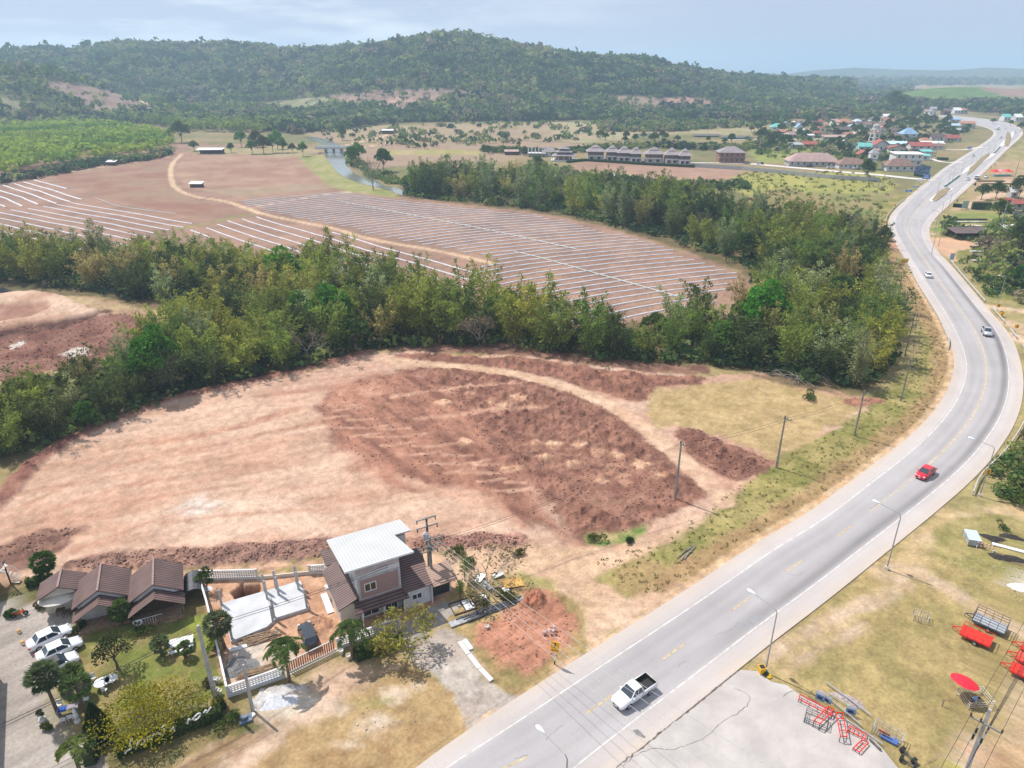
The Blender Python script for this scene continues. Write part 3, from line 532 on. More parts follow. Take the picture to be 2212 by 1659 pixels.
# main road
def arc(P):
    P = np.array([(p[0], p[1]) for p in P]); s = np.concatenate([[0], np.cumsum(np.linalg.norm(np.diff(P, axis=0), axis=1))]); return P, s
PL, SL = arc(RL); PR, SR = arc(RR)
ns = 900; sL = np.concatenate([np.linspace(0, 330, 560)[:-1], np.linspace(330, SL[-1], ns - 559)])
LX, LY = np.interp(sL, SL, PL[:, 0]), np.interp(sL, SL, PL[:, 1])
fs = np.linspace(0, SR[-1], 4000); FX, FY = np.interp(fs, SR, PR[:, 0]), np.interp(fs, SR, PR[:, 1])
jj = np.empty(ns); last = 0
for i in range(ns):
    d = (FX - LX[i]) ** 2 + (FY - LY[i]) ** 2; d[:int(last)] += 0; k = int(np.argmin(d[int(last):min(int(last) + 260, 4000)])) + int(last) if i else int(np.argmin(d)); last = k; jj[i] = k
jj = np.convolve(np.pad(jj, 12, 'edge'), np.ones(25) / 25, 'valid'); RX, RY = np.interp(jj, np.arange(4000), FX), np.interp(jj, np.arange(4000), FY)
WD = np.hypot(RX - LX, RY - LY); NU = 56; U = np.linspace(0, 1, NU)
def rpt(s, off=None, u=None):            # a point on the road: arc length s, metres from the left edge (negative: from the right edge)
    i = float(np.interp(s, sL, np.arange(ns))); a = np.array([np.interp(i, np.arange(ns), q) for q in (LX, LY, RX, RY, WD)])
    if u is None: u = off / a[4] if off >= 0 else 1 + off / a[4]
    return Vector((a[0] + (a[2] - a[0]) * u, a[1] + (a[3] - a[1]) * u, 0))
XX = (LX[:, None] + (RX - LX)[:, None] * U).ravel(); YY = (LY[:, None] + (RY - LY)[:, None] * U).ravel()
SS = np.repeat(sL, NU); DD = (WD[:, None] * U).ravel(); DR = (WD[:, None] * (1 - U)).ravel()
def sm_(a, b, x): t = np.clip((x - a) / (b - a), 0, 1); return t * t * (3 - 2 * t)
lane = sm_(2.0, 2.9, DD) * sm_(2.2, 3.0, DR)
base = c_((.455, .41, .385)) + (c_((.375, .35, .345)) - c_((.455, .41, .385))) * lane[:, None]
st = fbm(SS / 26, DD, .9, 3, 301) * .5 + fbm(SS / 9, DD, 2.2, 3, 311) * .5; base = base * (1 + (st[:, None] - .5) * .34)
UU = np.tile(U, ns)
def track(c, w_, a): return 1 - a * np.exp(-((DD - c) / w_) ** 2) * (.7 + .6 * fbm(SS / 40, DD, 1.5, 2, 320))
wob = 0
for c, w_, a in ((3.7, .45, .10), (5.2, .5, .12), (7.6, .5, .14)): base *= track(c, w_, a * (1 - .3))[:, None]
t_ = np.exp(-((DR - 3.4) / .65) ** 2) * (.55 + .9 * fbm(SS / 60, DD, 1.5, 2, 330)) * sm_(20, 60, SS) * sm_(290, 220, SS); base *= (1 - .46 * t_)[:, None]
base *= (1 + .10 * (fbm(XX, YY, 5, 4, 333) - .5) * 2)[:, None]
e_ = sm_(1.9, 0, np.minimum(DD, DR)) * (fbm(XX, YY, 2.5, 3, 335)); base = base * (1 - e_[:, None] * .8) + c_((.53, .42, .32)) * e_[:, None] * .8
I = np.arange(ns * NU).reshape(ns, NU); F = np.stack([I[:-1, :-1].ravel(), I[:-1, 1:].ravel(), I[1:, 1:].ravel(), I[1:, :-1].ravel()], 1)[:, ::-1]
me = npmesh('road', np.stack([XX, YY, np.full(XX.size, .05)], 1), F, mat('asphalt', (.4, .4, .4), .9, .05, 8, attr='Col', spec=.2, bump=.15)); setcol(me, 'Col', base)
tag(obj('road', me), kind='structure')
white = mat('road_paint_white', (.60, .56, .53), .7, .25, 1.2); yel = mat('road_paint_yellow', (.58, .40, .16), .7, .3, 1.5); yelf = mat('road_paint_faded', (.50, .40, .27), .8, .2, 1)
def stripe(mb, s0, s1, off, w_, z=.056, u=None, step=3):
    n = max(2, int((s1 - s0) / step) + 1); ss = np.linspace(s0, s1, n); A = []
    for s in ss:
        p = rpt(s, off, u); q = rpt(s + .5, off, u); d = (q - p).normalized(); nrm = Vector((-d.y, d.x, 0)) * w_ / 2; A += [p + nrm + Vector((0, 0, z)), p - nrm + Vector((0, 0, z))]
    mb.add(A, [(2 * i + 1, 2 * i + 3, 2 * i + 2, 2 * i) for i in range(n - 1)])
SEND = float(sL[-1]) - 2
SMED = float(sL[np.argmin((LX - G(1960, 427).x) ** 2 + (LY - G(1960, 427).y) ** 2)])
mb = MB(); stripe(mb, 0, SMED + 60, 2.4, .13); stripe(mb, 0, SMED, -2.55, .13); stripe(mb, SMED + 60, SEND, 2.0, .2); stripe(mb, SMED, SEND, -2.0, .2)
for k in range(26):
    s = SMED + 25 + k * 16
    for u in (.26, .74): stripe(mb, s, s + 5, 0, .2, u=u)
tag(mb.build('road_marking', white), kind='structure')
mb = MB()
def sof(x, y): q = G(x, y); return float(sL[np.argmin((LX - q.x) ** 2 + (LY - q.y) ** 2)])
dash = [((1292, 1523)), ((1459, 1405)), ((1598, 1306)), ((1718, 1222)), ((1822, 1149)), (1115, 1648)]
for d in dash:
    q = G(*d); i = int(np.argmin((XX - q.x) ** 2 + (YY - q.y) ** 2)); stripe(mb, SS[i] - 1.9, SS[i] + 1.9, DD[i], .13)
tag(mb.build('road_marking', yel), kind='structure')
mb = MB(); q = G(1880, 1105); i = int(np.argmin((XX - q.x) ** 2 + (YY - q.y) ** 2)); s1 = SS[i]
stripe(mb, s1, SMED - 4, 0, .14, u=.49); stripe(mb, s1 + 20, SMED - 4, 0, .14, u=.475)
stripe(mb, SMED - 34, SMED, 0, .15, u=.45)
for k in range(12): s = SMED - 30 + k * 3; a = rpt(s, u=.46 - .0); b = rpt(s + 2, u=.515); mb.bar(a + Vector((0, 0, .057)), b + Vector((0, 0, .057)), .3, .004)
tag(mb.build('road_marking', yelf), kind='structure')
# bottom right concrete apron and other hard pavings
conc = mat('concrete_apron', (.47, .43, .395), .85, .12, .35, bump=.2, col2=(.38, .345, .32), bscale=2)
def ragged(pts, amp, step=1.2, seed=1):
    P = [G(*p) for p in pts] if not isinstance(pts[0], Vector) else pts; out = []
    for i in range(len(P)):
        a, b = P[i], P[(i + 1) % len(P)]; n = max(1, int((b - a).length / step)); d = (b - a)
        if d.length < .01: continue
        nr_ = Vector((-d.y, d.x, 0)).normalized()
        for k in range(n): p = a + d * k / n; r_ = (fbm(np.array([p.x]), np.array([p.y]), 3, 3, seed)[0] - .5) * 2 * amp; out.append((p.x + nr_.x * r_, p.y + nr_.y * r_))
    return out
sheet('pavement', ragged(VP('1331,1659 1512,1515 1600,1446 1640,1452 1665,1475 1700,1480 1745,1512 1800,1540 1850,1575 1890,1600 1960,1680 1980,1760 1230,1740'), .35), .115, conc, world=True)
crk = mat('crack', (.16, .13, .11), .95)
mb = MB()
def crack(pts, w_=.05, z=.12):
    P = smooth([G(*p) for p in pts], 1); A = []; rr_ = random.Random(int(P[0].x * 100))
    Q = []
    for a, b in zip(P[:-1], P[1:]):
        n = max(1, int((b - a).length / .35)); Q += [a + (b - a) * k / n + Vector((rr_.uniform(-.1, .1), rr_.uniform(-.1, .1), 0)) for k in range(n)]
    for a, b in zip(Q[:-1], Q[1:]): mb.bar(a + Vector((0, 0, z)), b + Vector((0, 0, z)), w_ * rr_.uniform(.5, 1.5), .006)
crack(VP('1345,1659 1375,1630 1412,1618 1440,1622 1490,1612 1512,1600 1530,1590 1560,1560 1590,1545 1618,1520 1622,1505 1570,1480')); crack(VP('1690,1505 1720,1490 1740,1500 1760,1490')); crack(VP('1745,1505 1790,1535 1830,1545 1860,1560'), .12)
crack(VP('1300,1690 1331,1660 1512,1516 1600,1447'), .12); crack(VP('2020,1640 1990,1660'))
tag(mb.build('pavement_crack', crk), kind='structure')
mb = MB()
for p in ('1180,1600 1195,1580 1225,1562', '1540,1375 1580,1362 1600,1340', '1700,1240 1722,1245 1740,1232', '1880,1100 1900,1085 1908,1092', '1110,1640 1150,1628', '1465,1440 1490,1425', '1990,965 2005,940'): crack(VP(p), .035, .058)
tag(mb.build('road_crack', mat('road_crack', (.20, .18, .17), .95)), kind='structure')
sheet('road_stain', ragged(VP('1366,1578 1378,1576 1386,1584 1396,1594 1390,1596 1374,1588'), .1, .3), .059, mat('oil_stain', (.20, .19, .19), .8), world=True)
sheet('road_patch', ragged(VP('1600,1352 1640,1326 1652,1334 1612,1360'), .05, .5), .0565, mat('road_patch', (.27, .26, .265), .9, .1, 3), world=True)
# medians
plm = mat('median_soil', (.25, .19, .10), .9, .25, .8); kerbm = mat('kerb_concrete', (.60, .57, .52), .8, .1, 1); grk = mat('kerb_green', (.10, .42, .33), .6, .15, .5)
def median(pts, top):
    P = W(pts); o = MB().prism(P, .05, .22).build('kerb', kerbm); tag(o, kind='structure'); cx = sum(p[0] for p in P) / len(P); cy = sum(p[1] for p in P) / len(P)
    s = 1 - .35 / max(1, min(6, 3)); Q = [(cx + (p[0] - cx) * .9, cy + (p[1] - cy) * .985) for p in P]
    o = MB().prism(Q, .2, .32).build('median', top); tag(o, kind='structure')
median(VP('2006,433 2014,436 2044,420 2060,408 2050,406 2028,414'), plm)
median(VP('2072,380 2087,373 2120,352 2147,337 2150,331 2138,334 2110,350 2086,364'), plm)
median(VP('2158,316 2166,317 2185,300 2191,288 2186,284 2178,293 2166,306'), plm)
for pts, lb in ((VP('2040,404 2072,380'), 'long green and white median barrier nearest on the far highway'), (VP('2147,331 2160,317'), 'short green median barrier at the far end of the planted median')):
    a, b = G(*pts[0]), G(*pts[1]); mb = MB(); mb.bar(a + Vector((0, 0, .5)), b + Vector((0, 0, .5)), .45, .9); bo = mb.build('median_barrier', grk); tag(bo, lb, 'barrier')
    MB().bar(a + Vector((0, 0, 1.0)), b + Vector((0, 0, 1.0)), .5, .22).build('top_rail', kerbm, bo)
# other small roads in the distance
def path_strip(name, ln, wd, z, m):
    P = smooth([G(*p) for p in VP(ln)], 2); A = []
    for i, p in enumerate(P):
        d = (P[min(i + 1, len(P) - 1)] - P[max(0, i - 1)]).normalized(); nr_ = Vector((-d.y, d.x, 0)) * wd / 2; A += [p + nr_ + Vector((0, 0, z)), p - nr_ + Vector((0, 0, z))]
    tag(MB().add(A, [(2 * i, 2 * i + 1, 2 * i + 3, 2 * i + 2) for i in range(len(P) - 1)]).build(name, m), kind='structure')
pave = mat('pale_paving', (.60, .55, .51), .9, .1, .3)
path_strip('lane', '1600,352 1700,361 1800,370 1900,378 1960,385 2000,388', 7, .12, pave)
path_strip('lane', '1480,352 1540,352 1620,354', 4, .12, pave)
for ln in ('1560,302 1700,301 1850,300 1900,302', '1830,300 1850,282 1858,270', '2020,322 2080,325 2120,318', '2010,343 2040,352 2080,350', '1400,310 1560,318 1640,320'): path_strip('path', ln, 4, .1, pave)

wood('village_greenery', '1610,300 1660,268 1780,258 1960,255 2060,262 2100,285 2050,312 2000,325 1960,350 1890,352 1700,350 1640,340', 650, (3, 5, 5, 4, 2, 1, 2), 2.4, 1.2, 31, 'low trees and garden greenery between the village houses', K=16)
wood('hedgerow', '1040,322 1200,330 1290,318 1420,312 1600,318 1650,305 1640,318 1600,330 1420,320 1290,326 1200,338 1050,330', 480, (2, 4, 4, 3, 2, 1, 2), 2.6, 1.6, 32, 'loose bushes on the plain behind the villas', K=14)
wood('scrub', '1290,262 1480,262 1650,266 1700,262 1690,268 1600,276 1450,285 1300,285', 900, (2, 4, 4, 3, 2, 2, 2), 3.5, 2.0, 33, 'pale scrub and hedges on the dry plain below the forest', K=12)
wood('scrub', '700,282 1000,266 1200,264 1300,268 1300,300 1100,312 900,322 700,306', 230, (1, 4, 4, 3, 2, 1, 1), 3.0, 1.6, 34, 'scattered bushes on the brown plain below the ridge', K=14)
wood('scrub', '1160,352 1250,372 1400,392 1600,398 1640,410 1500,412 1300,400 1180,385 1120,370', 260, (2, 4, 4, 3, 2, 1, 2), 2.2, 1.2, 35, 'scrub in front of the villas behind the far grove', K=14)
wood('scrub', '760,330 800,370 840,375 870,395 850,400 800,385 745,350', 120, (1, 5, 6, 2, 1, 1, 1), 2.0, 1.0, 36, 'bright reeds and bushes along the river bank', K=14)
# ================================================================== TREES
def vleaf(name, gain=1.0, ov=.25):
    return mat(name, (.1, .1, .05), .7, .22, .35, attr='Col', leaf=True, objvar=ov, spec=.15)
bamleaf = vleaf('bamboo_leaf', ov=.30); trleaf = vleaf('tree_leaf', ov=.22); palmleaf = vleaf('palm_leaf', ov=.1)
bark = mat('bark', (.17, .125, .09), .9, .25, 2, bump=.4); culm = mat('bamboo_culm', (.20, .19, .08), .6, .3, 1); greyb = mat('pale_bark', (.30, .26, .22), .9, .25, 2)
def leaves(name, c, d, ln, wd, cl, m, g):
    """pointed leaf sprays: centre c, direction d"""
    n = len(c); d = d / (np.linalg.norm(d, axis=1, keepdims=True) + 1e-9); s = np.cross(d, g.normal(size=(n, 3))); s /= (np.linalg.norm(s, axis=1, keepdims=True) + 1e-9)
    l = (ln * g.uniform(.6, 1.3, (n, 1))); w_ = (wd * g.uniform(.6, 1.3, (n, 1)))
    V = np.stack([c - d * l * .5, c - d * l * .05 + s * w_ * .5, c + d * l * .5, c - d * l * .05 - s * w_ * .5], 1).reshape(-1, 3)
    me = npmesh(name, V, np.arange(4 * n).reshape(-1, 4), m, smooth=False); setcol(me, 'Col', np.repeat(cl, 4, 0)); return me
BC = {'olive': ((.40, .42, .07), (.20, .25, .05)), 'green': ((.28, .37, .07), (.13, .20, .04)), 'dark': ((.13, .18, .05), (.055, .08, .025)), 'straw': ((.42, .37, .12), (.23, .21, .07)), 'pale': ((.38, .43, .20), (.21, .26, .10))}
def bamboo_mesh(seed, col, H=13, R_=4.5, nc=24, per=72, sp=.9):
    per = int(per * 1.3)
    g = np.random.default_rng(seed); mb = MB(); cs = []; ds = []; ks = []; a, b = map(c_, BC[col])
    for i in range(nc):
        th_ = g.uniform(0, 6.283); r0 = g.uniform(0, 1.6); h = H * (g.uniform(.5, 1.0) if i % 4 else g.uniform(1.05, 1.25)); R1 = R_ * 1.2 * g.uniform(.25, 1) ; dr = g.uniform(.05, .34) * h
        def P(t): r = r0 + R1 * t ** 2.0; return np.array([r * math.cos(th_), r * math.sin(th_), h * t - dr * t ** 4])
        mb.tube([P(t) for t in (0, .3, .55, .78, 1)], [.07, .065, .055, .04, .015], 3, False)
        T = 1 - g.uniform(0, 1, per) ** 1.35 * .85; kk = g.uniform(.65, 1.25)
        for t in T:
            p = P(t); w_ = sp * (1.25 - t) + .15; off = g.normal(size=3) * w_ * np.array([1, 1, .8]); cs.append(p + off); o = off + np.array([math.cos(th_), math.sin(th_), 0]) * .4; ds.append(o + np.array([0, 0, -.35 + .9 * (t > .93)]) + g.normal(size=3) * .3)
            mxx = g.uniform(); ks.append((a * mxx + b * (1 - mxx)) * kk * g.uniform(.8, 1.2))
    return mb.mesh('culms', culm), leaves('foliage', np.array(cs), np.array(ds), 1.0, .29, np.array(ks), bamleaf, g)
def branch(mb, p, d, l, r, depth, g, tips, spread=.6, up=.25, n=3):
    q = p + d * l * .55 + g.normal(size=3) * l * .04; e = q + (d + g.normal(size=3) * .15 + np.array([0, 0, up * .3])) * l * .45
    mb.tube([p, q, e], [r, r * .8, r * .62], 5 if depth > 1 else 3, False)
    if depth == 0: tips.append(e); return
    for i in range(n):
        nd = d + g.normal(size=3) * spread + np.array([0, 0, up]); nd /= np.linalg.norm(nd); branch(mb, e, nd, l * g.uniform(.6, .85), r * .58, depth - 1, g, tips, spread, up, n)
def tree_mesh(seed, H=11, R_=4.5, cols=((.10, .20, .03), (.05, .10, .02)), lobes=13, per=150, base=.32, size=.75, tr=.22, b_=None, flat=.75):
    g = np.random.default_rng(seed); mb = MB(); a, b = map(c_, cols); cs = []; ds = []; ks = []; hb = H * base
    mb.tube([(0, 0, -.3), (g.normal() * .15, g.normal() * .15, hb * .6), (g.normal() * .25, g.normal() * .25, hb)], [tr, tr * .8, tr * .7], 7, False)
    for i in range(lobes):
        th_ = i * 2.4 + g.uniform(0, .8); q = math.sqrt((i + .5) / lobes); rr_ = R_ * .72 * q; zz = hb + (H - hb) * (.22 + .62 * (1 - q ** 1.6) * g.uniform(.75, 1.15)) ; c = np.array([rr_ * math.cos(th_), rr_ * math.sin(th_), zz]); lr = R_ * g.uniform(.28, .46)
        mid = c * np.array([.45, .45, 0]) + np.array([0, 0, hb + (zz - hb) * .45]); mb.tube([(0, 0, hb * .9), mid, c], [tr * .5, tr * .3, tr * .12], 4, False)
        u = g.normal(size=(per, 3)); u /= np.linalg.norm(u, axis=1, keepdims=True); u[:, 2] = np.where(u[:, 2] < -.5, -u[:, 2], u[:, 2]); rd = lr * g.uniform(.55, 1.08, (per, 1))
        cs.append(c + u * rd * np.array([1, 1, flat])); ds.append(u * .6 + g.normal(size=(per, 3)) * .8); t = np.clip(g.uniform(size=(per, 1)) * .6 + .4 * g.uniform(), 0, 1); ks.append((a * t + b * (1 - t)) * g.uniform(.8, 1.2))
    return mb.mesh('trunk', b_ or bark), leaves('crown', np.concatenate(cs), np.concatenate(ds), size, size * .62, np.concatenate(ks), trleaf, g)
def bare_mesh(seed, H=6, depth=4, r=.16, spread=.55, leafy=0, cols=None, trunkh=.25, m=None, up=.25, n=3):
    g = np.random.default_rng(seed); mb = MB(); tips = []
    mb.tube([(0, 0, -.3), (0, 0, H * trunkh)], [r, r * .85], 6, False)
    for k in range(4):
        a = k * 1.57 + g.uniform(0, 1); d = np.array([math.cos(a) * .8, math.sin(a) * .8, .6 + up]); d /= np.linalg.norm(d); branch(mb, np.array([0, 0, H * trunkh * .95]), d, H * .3, r * .6, depth - 1, g, tips, spread, up, n)
    tm = mb.mesh('trunk', m or greyb)
    if not leafy: return tm, None
    T = np.array(tips); n_ = leafy; i = g.integers(0, len(T), n_); c = T[i] + g.normal(size=(n_, 3)) * .35; a, b = map(c_, cols); t = g.uniform(size=(n_, 1))
    return tm, leaves('crown', c, g.normal(size=(n_, 3)) * np.array([1, 1, .4]), .5, .22, (a * t + b * (1 - t)), trleaf, g)
def bush_mesh(seed, R_=1.5, cols=((.10, .15, .03), (.05, .08, .02)), lobes=5, per=120, size=.45, H=None):
    g = np.random.default_rng(seed); a, b = map(c_, cols); cs = []; ds = []; ks = []; H = H or R_
    for i in range(lobes):
        c = np.array([g.normal() * R_ * .35, g.normal() * R_ * .35, H * g.uniform(.25, .6)]); lr = R_ * g.uniform(.45, .7)
        u = g.normal(size=(per, 3)); u /= np.linalg.norm(u, axis=1, keepdims=True); u[:, 2] = np.abs(u[:, 2]) - .2; cs.append(c + u * lr * g.uniform(.6, 1.05, (per, 1)) * np.array([1, 1, .9])); ds.append(u + g.normal(size=(per, 3)) * .6); t = g.uniform(size=(per, 1)); ks.append(a * t + b * (1 - t))
    return leaves('bush', np.concatenate(cs), np.concatenate(ds), size, size * .6, np.concatenate(ks), trleaf, g)
def stemmed(name, meshes, label, cat, parts=('culms', 'foliage'), group=None):
    r_ = thing(name, label, cat, (0, 0, 0), 0, group)
    for m, p in zip(meshes, parts):
        if m: obj(p, m, r_)
    return r_
def put(proto, used, x, y, rz, s=1, label=None, group=None, z=0, cat=None, sz=None):
    if id(proto) in used: o = copy_tree(proto)
    else: used.add(id(proto)); o = proto
    o.location = (x, y, z); o.rotation_euler = (0, 0, rz); o.scale = (s, s, sz or s)
    if label: o['label'] = label
    if group: o['group'] = group
    elif 'group' in o.keys(): del o['group']
    if cat: o['category'] = cat
    return o
USED = set()
BAM = []
for i, (c, H, R_, nc, per) in enumerate((('olive', 13, 4.4, 24, 74), ('olive', 14.5, 3.4, 20, 74), ('green', 13, 4.6, 24, 74), ('green', 15, 3.6, 18, 80), ('dark', 12.5, 4.8, 26, 70), ('dark', 11, 3.8, 22, 70), ('straw', 12, 4.6, 22, 66), ('pale', 14.5, 3.6, 20, 78), ('olive', 10.5, 4.8, 24, 70), ('pale', 12, 4.2, 20, 70))):
    BAM.append((c, stemmed('bamboo_clump', bamboo_mesh(100 + i, c, H, R_, nc, per), 'x', 'bamboo')))
BW = {'olive': 'olive green', 'green': 'fresh green', 'dark': 'dark green', 'straw': 'straw brown', 'pale': 'pale grey green'}
TRE = [stemmed('broadleaf_tree', tree_mesh(200 + i, H, R_, cl), 'x', 'tree', ('trunk', 'crown')) for i, (H, R_, cl) in enumerate(((11, 4.8, ((.13, .33, .03), (.06, .16, .02))), (9, 3.8, ((.11, .24, .035), (.05, .11, .02))), (10, 5.2, ((.10, .17, .035), (.05, .08, .02))), (8, 4.4, ((.13, .14, .04), (.07, .08, .025)))))]
GREY = [stemmed('leafless_tree', bare_mesh(300 + i, H, 5, .16, .5, 500, ((.22, .17, .10), (.15, .12, .07))), 'x', 'tree', ('trunk', 'crown')) for i, H in enumerate((8, 7))]
BUSH = [tag(obj('bush', bush_mesh(400 + i, r_, cl)), 'x', 'bush') for i, (r_, cl) in enumerate(((2.2, ((.12, .16, .035), (.05, .075, .02))), (1.8, ((.17, .165, .05), (.09, .09, .03))), (1.5, ((.07, .13, .03), (.035, .06, .02)))))]
BUSH.append(tag(obj('bush', bush_mesh(410, .62, ((.12, .17, .04), (.05, .08, .02)), 4, 260, .17, .75)), 'x', 'bush'))
g = np.random.default_rng(77)
NBAM = [0]; FARB = []
def belt(P, n, sp, mix, zone, seed, smin=.7, smax=1.1, low=None):
    g = np.random.default_rng(seed); pts = polysample(P, n, g, sp); names = ('olive', 'green', 'dark', 'straw', 'pale', 'tree', 'grey', 'bush'); cnt = 0
    for x, y in pts:
        t = fbm(np.array([x]), np.array([y]), 22, 2, seed)[0]; wts = np.array(mix, float)
        if t > .55: wts[[0, 3]] *= 2.5
        if t < .45: wts[[2, 1]] *= 2.5
        k = names[g.choice(8, p=wts / wts.sum())]; s = g.uniform(smin, smax)
        if low is not None and low(x, y): s *= .8
        if k in BW and NBAM[0] >= 300:
            FARB.append((x, y, g.uniform(0, 6.28), s, [p for c, p in BAM if c == k][0]))
        elif k in BW:
            NBAM[0] += 1; pr = [p for c, p in BAM if c == k]; put(pr[g.integers(len(pr))], USED, x, y, g.uniform(0, 6.28), s, '%s bamboo clump %s' % (BW[k], zone), 'bamboo clumps ' + zone, sz=s * g.uniform(.85, 1.15))
        elif k == 'tree': j = g.integers(1, 4); put(TRE[j], USED, x, y, g.uniform(0, 6.28), s * .95, '%s rounded tree %s' % (('', 'mid green', 'dark leafy', 'yellowish')[j], zone), 'leafy trees ' + zone)
        elif k == 'grey': put(GREY[g.integers(2)], USED, x, y, g.uniform(0, 6.28), s, 'grey brown nearly leafless tree ' + zone, 'leafless trees ' + zone)
        else: j = g.integers(3); put(BUSH[j], USED, x, y, g.uniform(0, 6.28), s * 1.2, '%s bush %s' % (('leafy green', 'yellow green', 'deep green')[j], zone), 'bushes ' + zone)
        cnt += 1
    return cnt
nA = belt('-120,1000 50,985 180,928 330,864 520,815 690,782 800,748 860,735 800,700 640,690 470,720 380,730 310,770 240,810 170,850 60,870 -120,890', 110, 5.0, (4, 2, 2.2, 1, 1, .8, .3, .2), 'in the near grove beside the quarry', 1, .72, 1.05, lambda x, y: x < -48 and y < 150)
nB1 = belt('-200,600 60,612 200,622 300,648 430,672 560,690 700,685 680,612 500,575 200,560 -200,560', 75, 6.4, (3, 1, 4, 3, 1.4, .5, .8, .1), 'in the long grove behind the quarry', 2, .75, 1.0)
nB2 = belt('700,690 850,740 1110,742 1200,758 1200,722 1100,700 950,670 800,630 680,605', 90, 5.2, (5, 4, 2.5, .6, 1.6, .8, .1, .1), 'in the grove along the top of the plot', 3, .8, 1.12)
nB3 = belt('1200,758 1300,770 1500,780 1640,790 1750,818 1840,838 1900,800 1925,720 1905,640 1840,600 1740,600 1660,640 1600,705 1420,728 1250,735 1200,722', 95, 5.8, (2.5, 3, 3, .8, 2.2, 1.6, .5, 1.2), 'in the grove toward the road bend', 4, .62, .98)
nC = belt('868,420 1000,434 1180,452 1300,476 1420,510 1530,546 1600,576 1650,630 1780,600 1860,575 1840,545 1740,510 1640,500 1560,470 1480,432 1300,415 1180,400 1000,392 880,396', 150, 7.2, (2.2, 2, 3, 1.2, 2.6, 1, .6, .5), 'in the far grove past the striped field', 5, .75, 1.12)
nD = belt('1640,470 1740,475 1870,500 1900,540 1890,620 1780,620 1660,640 1620,560', 55, 8, (1.5, 1.2, 1.2, 2, 1.6, .8, 1.5, 3), 'in the scrub beside the far bend', 6, .55, .9)
vs_, cs_, n0 = [], [], 0
for x, y, r_, s, p in FARB:
    me = [c for c in p.children if c.name.startswith('foliage')][0].data; n = len(me.vertices); v = np.empty(n * 3, np.float32); me.vertices.foreach_get('co', v); v = v.reshape(-1, 3); cc = np.empty(n * 4, np.float32); me.color_attributes['Col'].data.foreach_get('color', cc)
    c0, s0 = math.cos(r_), math.sin(r_); vs_.append(np.stack([(v[:, 0] * c0 - v[:, 1] * s0) * s + x, (v[:, 0] * s0 + v[:, 1] * c0) * s + y, v[:, 2] * s * 1.15], 1)); cs_.append(cc.reshape(-1, 4)[:, :3] * g.uniform(.75, 1.25))
if vs_:
    V_ = np.concatenate(vs_); me = npmesh('bamboo_grove', V_, np.arange(len(V_)).reshape(-1, 4), bamleaf, smooth=False); setcol(me, 'Col', np.concatenate(cs_)); tag(obj('bamboo_grove', me), 'mass of bamboo in the farther groves beyond the striped field', 'bamboo', kind='stuff')
print('bamboo', NBAM, len(FARB), 'belts', nA, nB1, nB2, nB3, nC, nD)
wood('undergrowth', '-120,1000 50,985 180,936 330,874 520,823 690,789 800,756 850,748 1110,748 1300,778 1500,788 1640,797 1750,826 1860,850 1930,780 1910,640 1840,600 1660,640 1600,705 1420,722 1250,728 1100,700 680,600 500,570 -200,555 -200,600 60,612 300,650 430,676 560,690 470,722 380,732 310,772 170,850 60,870 -120,890', 2600, (5, 5, 4, 2, 1, 1, 6), 1.7, 1.0, 41, 'tangled undergrowth filling the floor of the groves', K=26, view=False, sz=.3)
wood('undergrowth', '868,424 1000,437 1180,457 1300,480 1420,514 1530,550 1600,580 1650,640 1780,600 1880,560 1850,500 1700,460 1600,470 1500,430 1300,415 1180,400 1000,392 880,396', 1500, (5, 5, 4, 2, 1, 1, 6), 2.0, 1.0, 42, 'tangled undergrowth filling the floor of the far grove', K=20, view=False, sz=.32)
wood('grass_tufts', '1250,1220 1440,1168 1600,1046 1885,880 1960,830 1985,740 1930,600 1900,560 1950,560 2040,740 2035,820 1990,900 1850,1020 1512,1230 1420,1290', 1100, None, .24, .0, 43, 'tufts of weedy grass on the verge beside the road', K=9, view=False, sz=.4, pal=((.19, .20, .07), (.34, .29, .14)))
wood('grass_tufts', '1600,372 1900,372 1935,395 1900,470 1700,450 1580,400', 260, None, 1.1, .3, 44, 'rough grass and low scrub on the yellow green meadow', K=12, view=False, sz=.4, pal=((.16, .22, .05), (.26, .20, .1)))
wood('roadside_scrub', '2040,470 2212,540 2212,660 2130,640 2070,570 2120,530 2030,510', 260, (3, 5, 4, 3, 2, 2, 2), 1.3, .7, 45, 'scrub on the lots right of the highway', K=16, view=False, sz=.35)
wood('roadside_scrub', '2140,480 2260,440 2300,700 2212,660 2150,600 2120,540', 120, (3, 5, 4, 3, 2, 2, 2), 3.0, 2.2, 46, 'tall dry scrub at the right picture edge', K=34, view=False, sz=.24)
wood('roadside_scrub', '2150,1000 2212,930 2330,900 2330,1100 2212,1090 2130,1070', 90, (3, 5, 4, 3, 1, 1, 2), 1.2, .7, 47, 'bushes behind the right guard rail', K=40, view=False, sz=.26)
# single trees one can tell apart
def solo(i, x, y, s, label, rz=1.0, kind=TRE, sz=None):
    q = G(x, y); return put(kind[i], USED, q.x, q.y, rz, s, label, None, sz=sz)
solo(0, 350, 850, 1.1, 'bright green tree rising from the near grove left of the plot', 0, sz=1.35)
solo(0, 615, 640, 1.35, 'large bright green round tree behind the grove, left of centre')
solo(0, 720, 735, 1.3, 'bright green tree in the grove just left of the top corner of the plot', 2)
solo(0, 660, 720, 1.05, 'second bright green tree close left of the one at the plot corner', 4)
solo(0, 1640, 745, 1.3, 'bright green tree beside the grove edge near the upper right of the plot', 5, sz=1.5)
solo(1, 1560, 770, 1.0, 'mid green tree left of the bright tree at the right end of the grove', 1)
solo(2, 1355, 478, 1.6, 'biggest dark tree standing out above the second grove', 1)
solo(0, 1200, 500, .0001, 'x') if False else None
solo(0, 1095, 435, .8, 'small bright tree in the second grove near the river end', 2)
